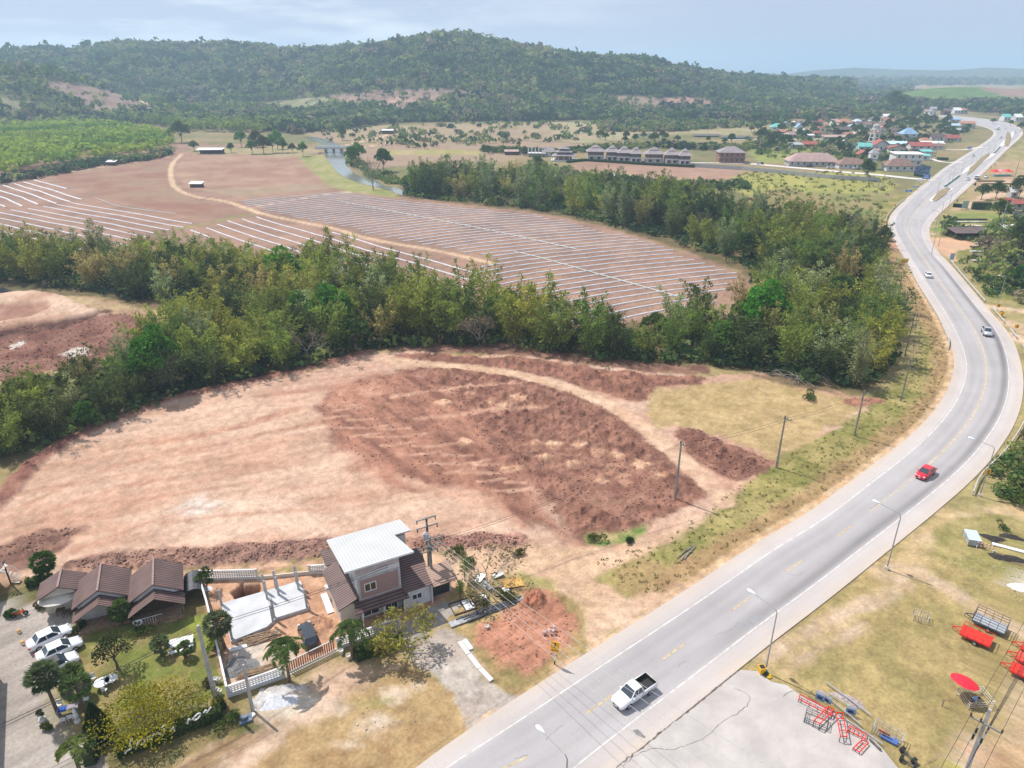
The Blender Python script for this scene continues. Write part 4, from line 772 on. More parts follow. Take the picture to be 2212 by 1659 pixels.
solo(2, 393, 308, 1.9, 'tall dark lone tree by the end of the green plantation', 2)
solo(2, 420, 327, .85, 'small round tree in front of the tall lone tree', 1)
solo(1, 740, 303, 1.2, 'slim tree standing alone on the plain above the bridge', 1, sz=1.6)
solo(1, 762, 358, 1.5, 'green tree on the river bank beside the bridge', 1)
solo(0, 775, 352, 1.3, 'bright green tree behind the one on the river bank', 3)
solo(1, 829, 371, 1.5, 'lone green tree in the grass right of the river', 3, sz=1.7)
for k, (x, y, s) in enumerate(((522, 318, 1.2), (545, 333, 1.1), (570, 332, 1.5), (590, 330, 1.2), (612, 330, 1.1), (632, 330, .8), (655, 338, .9), (500, 330, .8), (555, 318, 1.5), (600, 322, 1.3))):
    q = G(x, y); put(TRE[(0, 1, 3)[k % 3]], USED, q.x, q.y, k, s, 'leafy tree in the loose row behind the long field hut', 'trees behind the field hut', sz=s * 1.1)
for k, (x, y, s) in enumerate(((878, 312, .8), (890, 318, .8), (902, 322, .7), (918, 322, .6), (866, 306, .8), (863, 304, .6), (838, 345, .7), (965, 348, .6), (1045, 328, .8), (1055, 332, .8), (1090, 330, .8), (1133, 336, .9), (1160, 362, 1.2), (997, 304, .7), (1120, 318, .7))):
    q = G(x, y); put(TRE[(1, 2)[k % 2]], USED, q.x, q.y, k, s * .8, 'small dark tree scattered on the brown plain beyond the river', 'scattered trees on the plain')
g = np.random.default_rng(91)
for P, n, sp, z in (('1280,300 1340,292 1400,300 1560,302 1600,318 1420,312 1290,312', 16, 9, 'behind the row of villas'), ('1690,262 1900,264 1960,258 2060,262 2060,300 1980,320 1960,345 1900,350 1700,320 1640,330 1650,300', 90, 12, 'growing between the village houses'), ('1620,285 1700,280 1720,330 1640,335', 12, 9, 'at the left edge of the village'), ('1940,250 2050,262 2100,285 2060,300 1960,275', 26, 10, 'beside the far bend of the highway'), ('2130,262 2300,290 2300,330 2212,310 2170,280', 10, 9, 'right of the far highway bend')):
    pts = polysample(P, n, g, sp)
    for x, y in pts: j = int(g.integers(1, 4)); s = g.uniform(.6, 1.05); put(TRE[j], USED, x, y, g.uniform(0, 6), s, '%s tree %s' % (('', 'mid green', 'dark leafy', 'yellowish')[j], z), 'trees ' + z)
solo(2, 1930, 243, 4.0, 'huge dark tree towering over the village at the back', 1, sz=3.2)
solo(2, 2150, 430, .9, 'dark tree on the lot right of the far highway', 1); solo(2, 2120, 431, .8, 'second dark tree on the lot right of the far highway', 3)
solo(2, 2155, 480, 1.0, 'dark tree beside the garden beds right of the highway', 1); solo(2, 2200, 430, 1.2, 'dense tree at the right edge above the blue wall', 2)
solo(1, 2200, 620, .8, 'leafy tree low at the right picture edge beyond the bend', 2); solo(2, 2205, 545, 1.2, 'dark tree at the right picture edge above the bend', 2)
solo(2, 1870, 390, 1.0, 'leaning dark tree in the meadow in front of the village wall', 1, sz=1.3)
q = G(1910, 520); put(TRE[3], USED, q.x, q.y, 1, .6, 'small yellow tree on the orange earth left of the road', None)
# ================================================================== DIRT CLODS, FIELD ROWS
def clods(name, polys, n, s0, s1, col, seed, label):
    g = np.random.default_rng(seed); P = []
    for p, f in polys:
        q = polysample(p, int(n * f), g); P.append(q)
    P = np.concatenate(P); gc_, z = groundpt(P[:, 0], P[:, 1]); N = len(P); s = (s0 + (s1 - s0) * g.uniform(size=N) ** 3)[:, None, None]
    o = np.array([(1, 0, 0), (0, 1, 0), (-1, 0, 0), (0, -1, 0), (0, 0, .8), (0, 0, -.8)], float); V = o[None] * s * g.uniform(.5, 1.4, (N, 6, 1)); a = g.uniform(0, 6.28, N); ca, sa = np.cos(a)[:, None], np.sin(a)[:, None]
    X = V[..., 0] * ca - V[..., 1] * sa + P[:, None, 0]; Y = V[..., 0] * sa + V[..., 1] * ca + P[:, None, 1]; Z = V[..., 2] + z[:, None] + s[..., 0] * .3
    F = np.array([(0, 1, 4), (1, 2, 4), (2, 3, 4), (3, 0, 4), (1, 0, 5), (2, 1, 5), (3, 2, 5), (0, 3, 5)])[None] + (np.arange(N) * 6)[:, None, None]
    cl = np.repeat((gc_ * .75 + c_(col)[None] * .25) * g.uniform(.75, 1.4, (N, 1)), 6, 0)
    me = npmesh(name, np.stack([X, Y, Z], 2).reshape(-1, 3), F.reshape(-1, 3), mat('clod_soil', (.2, .1, .08), .95, .2, 3, attr='Col'), smooth=False); setcol(me, 'Col', cl); tag(obj(name, me), label, 'soil', kind='stuff')
POLYM = '850,800 930,790 1010,795 1120,815 1240,845 1320,885 1370,930 1420,965 1460,1000 1500,1040 1522,1062 1480,1095 1420,1125 1350,1150 1300,1165 1250,1165 1180,1090 1100,1010 1050,950 1000,890 960,840 900,815'
POLYL = '690,880 740,835 800,812 880,800 960,830 1010,880 1080,960 1150,1060 1260,1165 1225,1165 1150,1125 1090,1085 1050,1050 940,1045 850,1025 770,985 720,940 695,905'
POLYT = '845,772 900,762 1000,768 1110,770 1200,782 1300,795 1420,808 1525,815 1520,832 1420,838 1405,862 1360,870 1290,845 1190,815 1100,800 1000,788 900,785'
POLYR = '1470,925 1510,928 1570,955 1640,985 1672,998 1630,1025 1590,1040 1540,1015 1490,985 1460,945'
clods('soil_clods', ((POLYM, .48), (POLYT, .16), (POLYR, .12), (POLYL, .20)), 9000, .04, .22, (.30, .16, .12), 61, 'dark red soil clods strewn over the dug part of the plot')
clods('soil_clods', (('140,1222 230,1200 330,1190 450,1186 600,1172 700,1165 720,1200 600,1212 400,1224 230,1236', .6), ('870,1168 960,1158 1050,1154 1120,1162 1155,1184 1120,1194 1000,1186 890,1190', .25), ('-60,1200 60,1155 150,1138 175,1145 110,1188 -60,1250', .15)), 2600, .05, .24, (.33, .2, .155), 62, 'crumbled brown soil lumps on the berm behind the houses')
clods('soil_clods', (('1085,1310 1120,1278 1170,1276 1215,1298 1250,1335 1240,1385 1200,1425 1140,1455 1080,1440 1030,1400 1035,1365', 1),), 420, .04, .16, (.30, .16, .12), 63, 'small stones scattered on the orange red mound')
clods('rubble', (('2060,1195 2212,1230 2212,1300 2140,1270', .4), ('1980,1210 2110,1190 2130,1230 2030,1240', .1), ('1340,1240 1700,1010 1900,900 1940,880 1960,900 1512,1260', .35), ('760,1480 900,1440 960,1500 860,1620 740,1640', .15)), 330, .05, .15, (.72, .70, .68), 64, 'white litter and rubble scattered over the grass')
clods('soil_clods', (('0,700 120,705 230,680 300,668 420,688 330,718 200,786 0,830', 1),), 1500, .08, .3, (.2, .11, .09), 65, 'dark broken soil in the quarry pit at the left')
rowm = mat('mulch_film', (.58, .56, .57), .45, .15, .3, spec=.4); pipem = mat('pipe_plastic', (.55, .66, .66), .5, .1, 1)
def mrows(P, d0, d1, sp, label, group, wd=.7, bow=0., cut=None, skip=0):
    A = W(VP(P)); a, b = G(*d0), G(*d1); d = (b - a).normalized(); n = Vector((-d.y, d.x, 0)); o = a; pr = [((Vector((*p, 0)) - o).dot(n), (Vector((*p, 0)) - o).dot(d)) for p in A]
    n0, n1 = min(p[0] for p in pr), max(p[0] for p in pr); s0, s1 = min(p[1] for p in pr), max(p[1] for p in pr); r_ = random.Random(int(n1)); k = n0 + sp * .5
    while k < n1:
        ss = np.arange(s0, s1, 4.0); off = k + bow * np.sin((ss - s0) / (s1 - s0) * math.pi) + (fbm(ss, ss * 0 + k, 30, 3, 5) - .5) * 3.0
        x = o.x + d.x * ss + n.x * off; y = o.y + d.y * ss + n.y * off; ins = sdpoly(x, y, A) > 0
        if cut: ins &= dline(x, y, W(VP(cut))) > 2.6
        i = 0
        while i < len(ss):
            if ins[i]:
                j = i
                while j < len(ss) and ins[j]: j += 1
                if j - i >= 3:
                    V = []
                    for q in range(i, j): 
                        w_ = wd * .5
                        for u, z in ((-w_, .06), (-w_ * .5, .26), (w_ * .5, .26), (w_, .06)): V.append((x[q] + n.x * u, y[q] + n.y * u, z))
                    F = [(4 * q + c, 4 * q + 4 + c, 4 * q + 5 + c, 4 * q + 1 + c) for q in range(j - i - 1) for c in range(3)]
                    tag(MB().add(V, F).build('mulch_row', rowm), label, 'crop row', group)
                i = j
            else: i += 1
        k += sp * r_.uniform(.93, 1.07)
TRK = '393,333 377,347 369,360 368,383 377,407 417,425 483,433 533,450 567,463 667,483 738,497 771,510 860,528 938,540 1010,556 1060,568'
mrows('500,434 740,414 862,431 1000,446 1180,467 1290,492 1410,525 1520,562 1600,590 1560,650 1450,705 1180,720 1100,690 1060,640 1010,556 860,527 740,496 620,472 560,458', (1205, 633), (1475, 586), 5.0, 'long white plastic covered row in the big striped field', 'rows of the big striped field', bow=9, cut=TRK)
mrows('395,500 470,482 548,466 620,484 740,506 900,548 1050,585 1000,640 700,592 560,540', (533, 473), (700, 524), 6.5, 'white row in the strip below the dirt track', 'rows below the dirt track', cut=TRK)
mrows('-80,408 60,390 82,386 204,428 150,438 60,446 -80,455', (67, 387), (203, 427), 6.6, 'white row in the block at the far left', 'rows of the far left block', wd=1.1)
mrows('-80,462 60,450 167,433 300,460 440,488 372,498 300,520 200,580 -80,580', (167, 435), (437, 481), 6.4, 'white row in the block behind the left grove', 'rows behind the left grove')
for a, lb in (('738,437 900,468 1060,499 1245,540', 'thin pale pipe crossing the big striped field on the far side'), ('1110,545 1158,556 1371,616 1475,646', 'thin pale pipe crossing the striped field near the grove')):
    tag(MB().tube([G(*p) + Vector((0, 0, .4)) for p in VP(a)], .10, 4).build('irrigation_pipe', pipem), lb, 'pipe')
tag(MB().tube([G(*p) + Vector((0, 0, .3)) for p in VP('205,428 250,445 290,452 380,463')], .10, 4).build('irrigation_pipe', pipem), 'pale pipe running along the edge of the left field rows', 'pipe')
# ================================================================== MATERIALS FOR BUILT THINGS
M_ = {}
wall_w = mat('white_plaster', (.62, .61, .60), .85, .12, .8); wall_c = mat('cream_plaster', (.58, .53, .45), .85, .1, .8); wall_g = mat('grey_concrete', (.42, .42, .41), .9, .15, 1)
roofb = mat('brown_roof_sheet', (.20, .125, .11), .6, .18, .5, wave=('Y', .85, .75)); roofbx = mat('brown_roof_sheet_cross', (.27, .175, .145), .6, .15, .5, wave=('X', 1.1, .4))
roofw = mat('white_roof_sheet', (.50, .50, .49), .45, .04, .4, wave=('X', .8, .14)); brickm = mat('red_brick', (.33, .15, .115), .9, .2, 1, col2=(.25, .11, .09), brick=(.25, .11, .018, (.42, .36, .33)))
glass = mat('dark_glass', (.035, .045, .055), .12, .1, 1, spec=.8); frame_w = mat('white_frame', (.72, .72, .72), .5, .05, 2); wood_ = mat('weathered_wood', (.28, .19, .12), .85, .3, 3); darkwood = mat('dark_wood', (.10, .065, .045), .8, .25, 3)
steel = mat('galvanised_steel', (.52, .53, .54), .4, .1, 3, metal=.5); blackm = mat('black_paint', (.03, .03, .033), .5, .1, 3); redm = mat('red_paint', (.66, .035, .02), .4, .12, 1.5); polec = mat('pole_concrete', (.40, .385, .37), .85, .15, 1.5)
rubber = mat('tyre_rubber', (.022, .022, .024), .85, .1, 5); whitep = mat('white_paint', (.78, .79, .80), .25, .02, 1, spec=.5, coat=.6); plast = mat('white_plastic', (.74, .74, .74), .5, .05, 2); bluep = mat('blue_plastic', (.03, .12, .45), .5, .1, 2); yelp = mat('yellow_paint', (.72, .42, .02), .5, .1, 2); orangp = mat('orange_plastic', (.80, .16, .02), .5, .1, 3)
greenp = mat('green_mesh', (.04, .2, .12), .7, .2, 2); potm = mat('white_pot', (.62, .60, .57), .7, .1, 3); brownd = mat('brown_metal', (.30, .14, .11), .6, .1, 3); tarp = mat('cream_canvas', (.60, .55, .47), .85, .08, 1)
def frame(px, py, ang, z=0): q = G(px, py); return (q.x, q.y, z), R(ang)
def part(name, m, parent, *boxes):
    mb = MB()
    for b in boxes: mb.box(*b)
    return mb.build(name, m, parent)
def window(parent, x0, x1, z0, z1, y, axis='y', n=2, fr=frame_w, m=None, th=.09):
    """window in a wall whose outer face lies at coordinate y of the given axis, facing the negative side"""
    def bx(a0, a1, b0, b1, d0, d1): return (a0, a1, d0, d1, b0, b1) if axis == 'y' else (d0, d1, a0, a1, b0, b1)
    w_ = MB(); f = .09
    for a0, a1, b0, b1 in [(x0, x1, z0, z0 + f), (x0, x1, z1 - f, z1), (x0, x0 + f, z0 + f, z1 - f), (x1 - f, x1, z0 + f, z1 - f)] + [(x0 + (x1 - x0) * k / n - f / 2, x0 + (x1 - x0) * k / n + f / 2, z0 + f, z1 - f) for k in range(1, n)]: w_.box(*bx(a0, a1, b0, b1, min(y - th, y), max(y - th, y)))
    o = w_.build('window', fr, parent); MB().box(*bx(x0 + f, x1 - f, z0 + f, z1 - f, min(y - th * .4, y), max(y - th * .4, y))).build('pane', m or glass, o); return o
# ---- the two storey house with the white roof
t = thing('house', 'two storey brick house with a big white sloping roof and brown annexes', 'house', (-18.0, 64.9, 0), R(27.5))
part('wall', wall_w, t, (0, 5.2, .02, 7.6, 2.9, 6.6)); MB().prism([(0, 0), (5.2, 0), (5.2, 7.6), (0, 7.6)], 0, 2.88).build('wall', wall_g, t)
q = MB(); q.add([(0, .02, 6.6), (5.2, .02, 6.6), (5.2, 7.6, 6.6), (0, 7.6, 6.6), (0, .02, 7.7), (5.2, .02, 7.7), (5.2, 7.6, 6.62), (0, 7.6, 6.62)], [(0, 1, 5, 4), (1, 2, 6, 5), (2, 3, 7, 6), (3, 0, 4, 7), (4, 5, 6, 7)]).build('gable_wall', mat('pinkish_plaster', (.50, .43, .42), .85, .1, 1), t)
part('brick_wall', brickm, t, (.28, 4.92, -.06, .02, 3.05, 5.75))
part('trim', wall_g, t, (0, .28, -.1, .02, 2.9, 5.95), (4.92, 5.2, -.1, .02, 2.9, 5.95), (.28, 4.92, -.1, .02, 5.75, 5.95), (.28, 4.92, -.1, .02, 2.9, 3.05))
window(t, .75, 2.2, 3.9, 5.1, -.06, m=mat('warm_glass', (.12, .07, .03), .2, .2, 1)); window(t, 1.2, 2.6, 3.9, 5.2, 0, 'x'); window(t, 4.4, 5.6, 3.9, 5.2, 0, 'x')
rp_ = [(-1.4, -.5, 7.95), (6.9, -.5, 7.95), (6.25, 4.7, 7.12), (8.4, 4.7, 7.12), (8.2, 8.4, 6.52), (-1.4, 8.4, 6.52)]
ro = MB().slab(rp_, .16).build('roof', roofw, t); MB().bar((-1.42, -.53, 7.87), (6.92, -.53, 7.87), .06, .24).build('fascia', whitep, ro)
part('wall', wall_w, t, (5.25, 7.7, 5.0, 7.6, 0, 6.5))
lr = MB().slab([(-.9, -1.5, 2.25), (5.7, -1.5, 2.25), (5.5, -.03, 2.95), (-.6, -.03, 2.95)], .1).build('porch_roof', roofb, t)
part('porch_post', frame_w, t, (-.1, .02, -1.3, -1.18, 0, 2.3)); part('porch_post', frame_w, t, (2.5, 2.62, -1.3, -1.18, 0, 2.3)); part('porch_post', frame_w, t, (5.0, 5.12, -1.3, -1.18, 0, 2.3))
window(t, .3, 2.3, .3, 2.2, 0, n=2); window(t, 3.0, 4.6, .1, 2.2, 0, n=2)
part('annex_wall', wall_c, t, (-2.3, -.02, .2, 7.5, 0, 2.6)); MB().slab([(-2.6, -.4, 2.7), (-.03, -.4, 3.7), (-.03, 7.7, 3.7), (-2.6, 7.7, 2.7)], .1).build('annex_roof', roofb, t)
part('annex_wall', wall_w, t, (-1.8, -.1, 8.0, 10.3, 0, 3.0)); MB().slab([(-2.0, 7.8, 3.2), (.2, 7.8, 3.2), (.2, 10.5, 3.6), (-2.0, 10.5, 3.6)], .1).build('annex_roof', roofb, t)
part('annex_wall', wall_w, t, (5.25, 8.6, -.75, 4.9, 0, 2.6)); MB().slab([(5.22, -1.05, 2.75), (8.75, -1.05, 2.75), (9.6, 5.1, 3.9), (5.22, 5.1, 3.9)], .1).build('annex_roof', roofb, t)
window(t, 6.2, 7.5, 1.0, 1.9, -.75, fr=frame_w)
part('annex_wall', wall_w, t, (8.62, 11.5, -.2, 1.3, 0, 2.5), (8.62, 8.75, -1.2, -.2, 0, 2.5)); MB().slab([(8.8, -1.5, 2.62), (12.0, -1.5, 2.62), (12.0, 1.6, 3.3), (8.9, 1.6, 3.3)], .1).build('annex_roof', mat('tan_roof_sheet', (.42, .28, .21), .7, .12, .5, wave=('Y', 1.0, .35)), t)
window(t, 8.85, 11.3, .1, 2.2, -.2, n=2, fr=blackm)
ac = part('air_conditioner', plast, t, (-2.75, -2.35, 5.4, 6.1, 1.2, 1.7))
ln_ = MB().lathe([(.25, 0), (.32, .12), (.0, .3)], (1.6, -1.7, 4.6), 10)
# ---- restaurant huts
def hut(px, py, ang, hw, ln, zr, ze, label, porch=1.7, wallm=None, rail=False, q=None, back=True):
    loc, rz = frame(px, py, ang); loc = (q[0], q[1], 0) if q else loc
    t = thing('hut', label, 'hut', loc, rz); h = ln / 2
    MB().prism([(-hw + .55, -h + .7), (hw - .55, -h + .7), (hw - .55, h - .4), (-hw + .55, h - .4)], 0, ze - .15).build('wall', wallm or darkwood, t)
    gb = MB(); 
    for y in (-h + .3, h - .42): gb.add([(-hw + .5, y, ze - .1), (hw - .5, y, ze - .1), (0, y, zr - .25), (-hw + .5, y + .08, ze - .1), (hw - .5, y + .08, ze - .1), (0, y + .08, zr - .25)], [(0, 1, 2), (5, 4, 3), (0, 3, 4, 1), (1, 4, 5, 2), (2, 5, 3, 0)])
    gb.build('gable', wallm or wall_w, t)
    for s in (-1, 1):
        MB().slab([(0, -h, zr), (s * hw, -h, ze), (s * hw, h, ze), (0, h, zr)], .1).build('roof', roofb, t)
    MB().bar((0, -h - .05, zr + .04), (0, h + .05, zr + .04), .22, .12).build('ridge_cap', mat('ridge_brown', (.24, .16, .14), .6), t)
    if porch:
        z1, z2 = zr - .75, ze - .75
        for s in (-1, 1): MB().slab([(0, -h - porch, z1), (s * hw * 1.0, -h - porch, z2), (s * hw * 1.0, -h + .45, z2), (0, -h + .45, z1)], .08).build('porch_roof', roofb, t)
        for s in (-1, 1): part('post', darkwood, t, (s * (hw - .5) - .06, s * (hw - .5) + .06, -h - porch + .3, -h - porch + .42, 0, z2 + .1))
        part('deck', wood_, t, (-hw + .4, hw - .4, -h - porch + .2, -h + .68, 0, .4))
        if rail:
            r_ = MB(); y = -h - porch + .35; r_.bar((-hw + .5, y, 1.25), (.4, y, 1.25), .06)
            for k in range(9): r_.bar((-hw + .5 + k * .27, y, .4), (-hw + .5 + k * .27, y, 1.25), .04)
            r_.build('railing', frame_w, t); part('steps', wood_, t, (.5, 1.8, y - .5, y - .1, 0, .14), (.5, 1.8, y - .1, y + .1, .14, .3))
    return t
hut(0, 0, 24, 2.55, 3.6, 4.0, 2.7, 'smallest brown roofed hut at the left, shaded by the fan palm', 0, q=(-54.6, 67.6), wallm=wall_c)
hut(0, 0, 24, 3.05, 5.4, 4.6, 2.8, 'middle brown tiled hut with a white gable facing the parked cars', 1.6, q=(-49.4, 67.1), wallm=wall_w)
hut(0, 0, 24, 3.05, 5.4, 4.6, 2.8, 'right brown tiled hut with a dark veranda and wooden steps', 1.7, rail=True, q=(-43.4, 68.1))
# arched dark shed right of the huts
t = thing('arched_shed', 'small dark arched shed against the white boundary wall', 'shed', (*G(423, 1300)[:2], 0), R(24))
P = [(math.cos(a) * 1.15, math.sin(a) * 1.0 + 1.0) for a in [math.pi * k / 8 for k in range(9)]]
for k in range(3):
    mb = MB()
    for (x, z), (x2, z2) in zip(P[:-1], P[1:]): mb.slab([(x, k * 1.25, z), (x2, k * 1.25, z2), (x2, k * 1.25 + 1.22, z2 + .04), (x, k * 1.25 + 1.22, z + .04)], .05)
    mb.build('roof_panel', mat('black_sheet', (.07, .07, .075), .5, .2, 1), t)
part('post', darkwood, t, (-1.12, -1.04, 0, .08, 0, 1)); part('post', darkwood, t, (1.04, 1.12, 0, .08, 0, 1))
# spiral stair and clutter at the left edge
t = thing('spiral_staircase', 'dark spiral staircase with pale treads beside the building at the left edge', 'staircase', (*G(24, 1262)[:2], 0))
MB().tube([(0, 0, 0), (0, 0, 3.6)], .09, 8).build('post', blackm, t)
for k in range(14):
    a = k * .42; b = a + .36; z = .25 + k * .24
    MB().slab([(0.08 * math.cos(a), .08 * math.sin(a), z), (1.1 * math.cos(a), 1.1 * math.sin(a), z), (1.1 * math.cos(b), 1.1 * math.sin(b), z), (.08 * math.cos(b), .08 * math.sin(b), z)], .05).build('step', mat('pale_tread', (.45, .42, .38), .8), t)
MB().tube([(1.1 * math.cos(k * .42), 1.1 * math.sin(k * .42), 1.1 + k * .24) for k in range(14)], .03, 4).build('handrail', steel, t)
t = thing('building', 'corner of a pale building with a dark balcony at the left picture edge', 'building', (*G(-14, 1300)[:2], 0), R(24))
part('wall', wall_c, t, (-5, -.6, -1, 5, 0, 4.5)); part('balcony', steel, t, (-.58, .2, 1, 3, 3.2, 3.3), (.14, .2, 1, 3, 3.3, 4.1)); MB().slab([(-5, -1.4, 4.6), (-.2, -1.4, 4.6), (-.2, 5.3, 5.0), (-5, 5.3, 5.0)], .1).build('roof', roofb, t)
# the tall building whose shadow falls on the yard at the bottom left stands outside the picture
t = thing('building', 'tall pale block outside the lower left corner that shades the yard', 'building', (-49.2, 44.5, 0), R(-58)); part('wall', wall_c, t, (-16, 0, -6, -.2, 0, 7)); part('roof', wall_g, t, (-16.2, .2, -6.2, 0, 7.0, 7.2))
# cream parasol
def lathe_thing(name, label, cat, q, prof, m, n=16, sc_=(1, 1, 1), group=None, rz=0, z=0):
    o = MB().lathe(prof, n=n).build(name, m, smooth=False); o.location = (q[0], q[1], z); o.scale = sc_; o.rotation_euler = (0, 0, rz); return tag(o, label, cat, group)
t = thing('parasol', 'wide cream canopy standing over wooden tables beside the middle hut', 'parasol', (*G(136, 1318)[:2], 0), R(20))
MB().lathe([(1.9, 2.1), (1.88, 2.16), (1.1, 2.42), (.12, 2.62), (0, 2.66)], n=20).build('canopy', tarp, t).scale = (1.15, .95, 1); MB().tube([(0, 0, 0), (0, 0, 2.6)], .04, 6).build('pole', wood_, t)
def stool(q, label, m=None, h=.5, group=None):
    t = thing('stool', label, 'stool', (q[0], q[1], 0), .4, group); MB().lathe([(.19, h - .06), (.2, h - .03), (.19, h)], n=10).build('seat', m or yelw, t)
    for a in range(4): MB().bar((.22 * math.cos(a * 1.57), .22 * math.sin(a * 1.57), 0), (.13 * math.cos(a * 1.57), .13 * math.sin(a * 1.57), h - .06), .05).build('leg', m or yelw, t)
yelw = mat('yellow_wood', (.58, .34, .10), .7, .15, 3)
for q, lb in (((114, 1322), 'yellow wooden stool beside the cream parasol'), ((42, 1367), 'yellow wooden stool alone on the concrete yard'), ((50, 1392), 'yellow wooden stool behind the rearmost white sedan')): stool(G(*q), lb)
def table(q, L_, W__, h, rz, label, m, cat='table', cloth=None):
    t = thing('table', label, cat, (q[0], q[1], 0), R(rz)); part('tabletop', m, t, (-L_ / 2, L_ / 2, -W__ / 2, W__ / 2, h - .05, h))
    for a in (-1, 1):
        for b in (-1, 1): part('leg', m, t, (a * (L_ / 2 - .08) - .03, a * (L_ / 2 - .08) + .03, b * (W__ / 2 - .08) - .03, b * (W__ / 2 - .08) + .03, 0, h - .05))
    return t
def chair(q, rz, label, m=plast, group=None):
    t = thing('chair', label, 'chair', (q[0], q[1], 0), R(rz), group); part('seat', m, t, (-.22, .22, -.22, .22, .42, .46)); part('backrest', m, t, (-.22, .22, .2, .24, .5, .9))
    for a in (-1, 1):
        for b in (-1, 1): part('leg', m, t, (a * .19 - .02, a * .19 + .02, b * .19 - .02, b * .19 + .02, 0, .5 if b > 0 else .42))
    return t
for k, (x, y) in enumerate(((133, 1326), (146, 1330))): table(G(x, y), .9, .7, .7, 20, ('dark wooden table under the cream parasol, left one', 'dark wooden table under the cream parasol, right one')[k], darkwood)
tb = table(G(150, 1540), 1.9, .8, .75, 22, 'long grey garden table with a blue cloth among the palms', mat('grey_table', (.30, .27, .29), .7))
c1o = MB().box(-.85, -.1, -.36, .36, .755, .79).build('tablecloth', mat('blue_stripe_cloth', (.04, .12, .5), .8, .1, 1, wave=('X', 1.3, .6))); c1o.location = tb.location; c1o.rotation_euler = tb.rotation_euler; tag(c1o, 'folded blue striped cloth on the long garden table', 'tablecloth')
for (x, y, r_), lb in (((130, 1528, 22), 'white chair behind the long table, left one'), ((151, 1518, 22), 'white chair behind the long table, right one'), ((139, 1561, 202), 'pale chair in front of the long table, left one'), ((154, 1555, 202), 'pale chair in front of the long table, right one'), ((188, 1516, 110), 'white metal chair alone between palm and conifer')): chair(G(x, y), r_, lb)
t = thing('table', 'round white garden table on the lawn edge', 'table', (*G(223, 1484)[:2], 0)); MB().lathe([(.75, .68), (.78, .72), (.75, .76)], n=20).build('tabletop', plast, t); MB().tube([(0, 0, 0), (0, 0, .7)], .09, 8).build('leg', plast, t)
t = thing('table', 'second white garden table, half hidden by the yellow tree', 'table', (*G(243, 1476)[:2], 0)); MB().lathe([(.62, .68), (.65, .72), (.62, .76)], n=20).build('tabletop', plast, t); MB().tube([(0, 0, 0), (0, 0, .7)], .08, 8).build('leg', plast, t)
chair(G(203, 1470), 40, 'white round backed chair behind the white tables', plast); chair(G(228, 1496), 180, 'white lattice chair in front of the round white table')
# picnic table in the lawn
t = thing('picnic_table', 'white picnic table with benches on the lawn beside the concrete pole', 'table', (*G(392, 1398)[:2], 0), R(22)); part('tabletop', plast, t, (-1.3, 1.3, -.5, .5, .7, .78)); part('bench', plast, t, (-1.3, 1.3, -1.15, -.75, .4, .46)); part('bench', plast, t, (-1.3, 1.3, .75, 1.15, .4, .46)); part('frame', plast, t, (-1, -.85, -1, 1, 0, .4), (.85, 1, -1, 1, 0, .4), (-.1, .1, -.3, .3, 0, .7))
t = thing('bench', 'small white bench to the right of the picnic table', 'bench', (*G(413, 1396)[:2], 0), R(22)); part('seat', plast, t, (-.3, .3, -.9, .9, .42, .5)); part('leg', plast, t, (-.2, .2, -.7, -.6, 0, .42)); part('leg', plast, t, (-.2, .2, .6, .7, 0, .42))
# heart
P = [(.48 * (16 * math.sin(a) ** 3) / 16, .48 * (13 * math.cos(a) - 5 * math.cos(2 * a) - 2 * math.cos(3 * a) - math.cos(4 * a)) / 15) for a in [2 * math.pi * k / 26 for k in range(27)]]
o = MB().tube([(x, 0, z + 1.0) for x, z in P], .09, 6).build('heart_sculpture', plast, smooth=True); o.location = (*G(301, 1358)[:2], -.15); o.rotation_euler = (0, 0, R(10)); tag(o, 'white heart shaped ring standing in front of the right hut', 'sculpture')
# statue, planters, topiary
def statue(q, label): t = thing('statue', label, 'statue', (q[0], q[1], 0)); MB().lathe([(.3, 0), (.3, .25), (.18, .35), (.2, .7), (.28, .8), (.28, .86)], n=10).build('pedestal', potm, t); MB().lathe([(.2, .86), (.22, 1.1), (.14, 1.3), (.2, 1.5), (.12, 1.62), (.1, 1.8), (0, 1.9)], n=10).build('figure', plast, t); return t
statue(G(188, 1496), 'white garden figure near the leaning palms'); statue(G(168, 1560), 'white urn with a round lamp beside the conifer')
t = thing('planter', 'white urn planter carrying a dark round shrub at the yard edge', 'planter', (*G(92, 1556)[:2], 0)); MB().lathe([(.35, 0), (.35, .2), (.15, .35), (.2, .6), (.38, .75), (.38, .8)], n=12).build('urn', potm, t); bo = obj('shrub', bush_mesh(501, .45, ((.10, .09, .03), (.05, .05, .02)), 3, 70, .22, .5), t); bo.location = (0, 0, .8)
def pot(q, label, r=.25, h=.45, group=None): return lathe_thing('flower_pot', label, 'pot', q, [(r * .6, 0), (r * .85, h * .7), (r, h), (r * .8, h), (r * .7, h * .8), (0, h * .75)], potm, 12, group=group)
for (x, y), lb in (((470, 1498), 'white pot left of the breeze block wall corner'), ((476, 1500), 'taller white pot just at the wall corner'), ((498, 1494), 'white figure pot inside the wall corner'), ((467, 1474), 'pair of white tubes by the side wall, left one'), ((473, 1475), 'pair of white tubes by the side wall, right one'), ((753, 1424), 'white urn beside the gate post'), ((738, 1413), 'small white pot next to the gate'), ((1052, 1360), 'big clay pot under the bare tree')): pot(G(x, y), lb, .26, .6)
def bush(x, y, s, label, k=0, sz=None, m=None): q = G(x, y); return put(BUSH[k], USED, q.x, q.y, x, s, label, None, cat='bush', sz=sz)
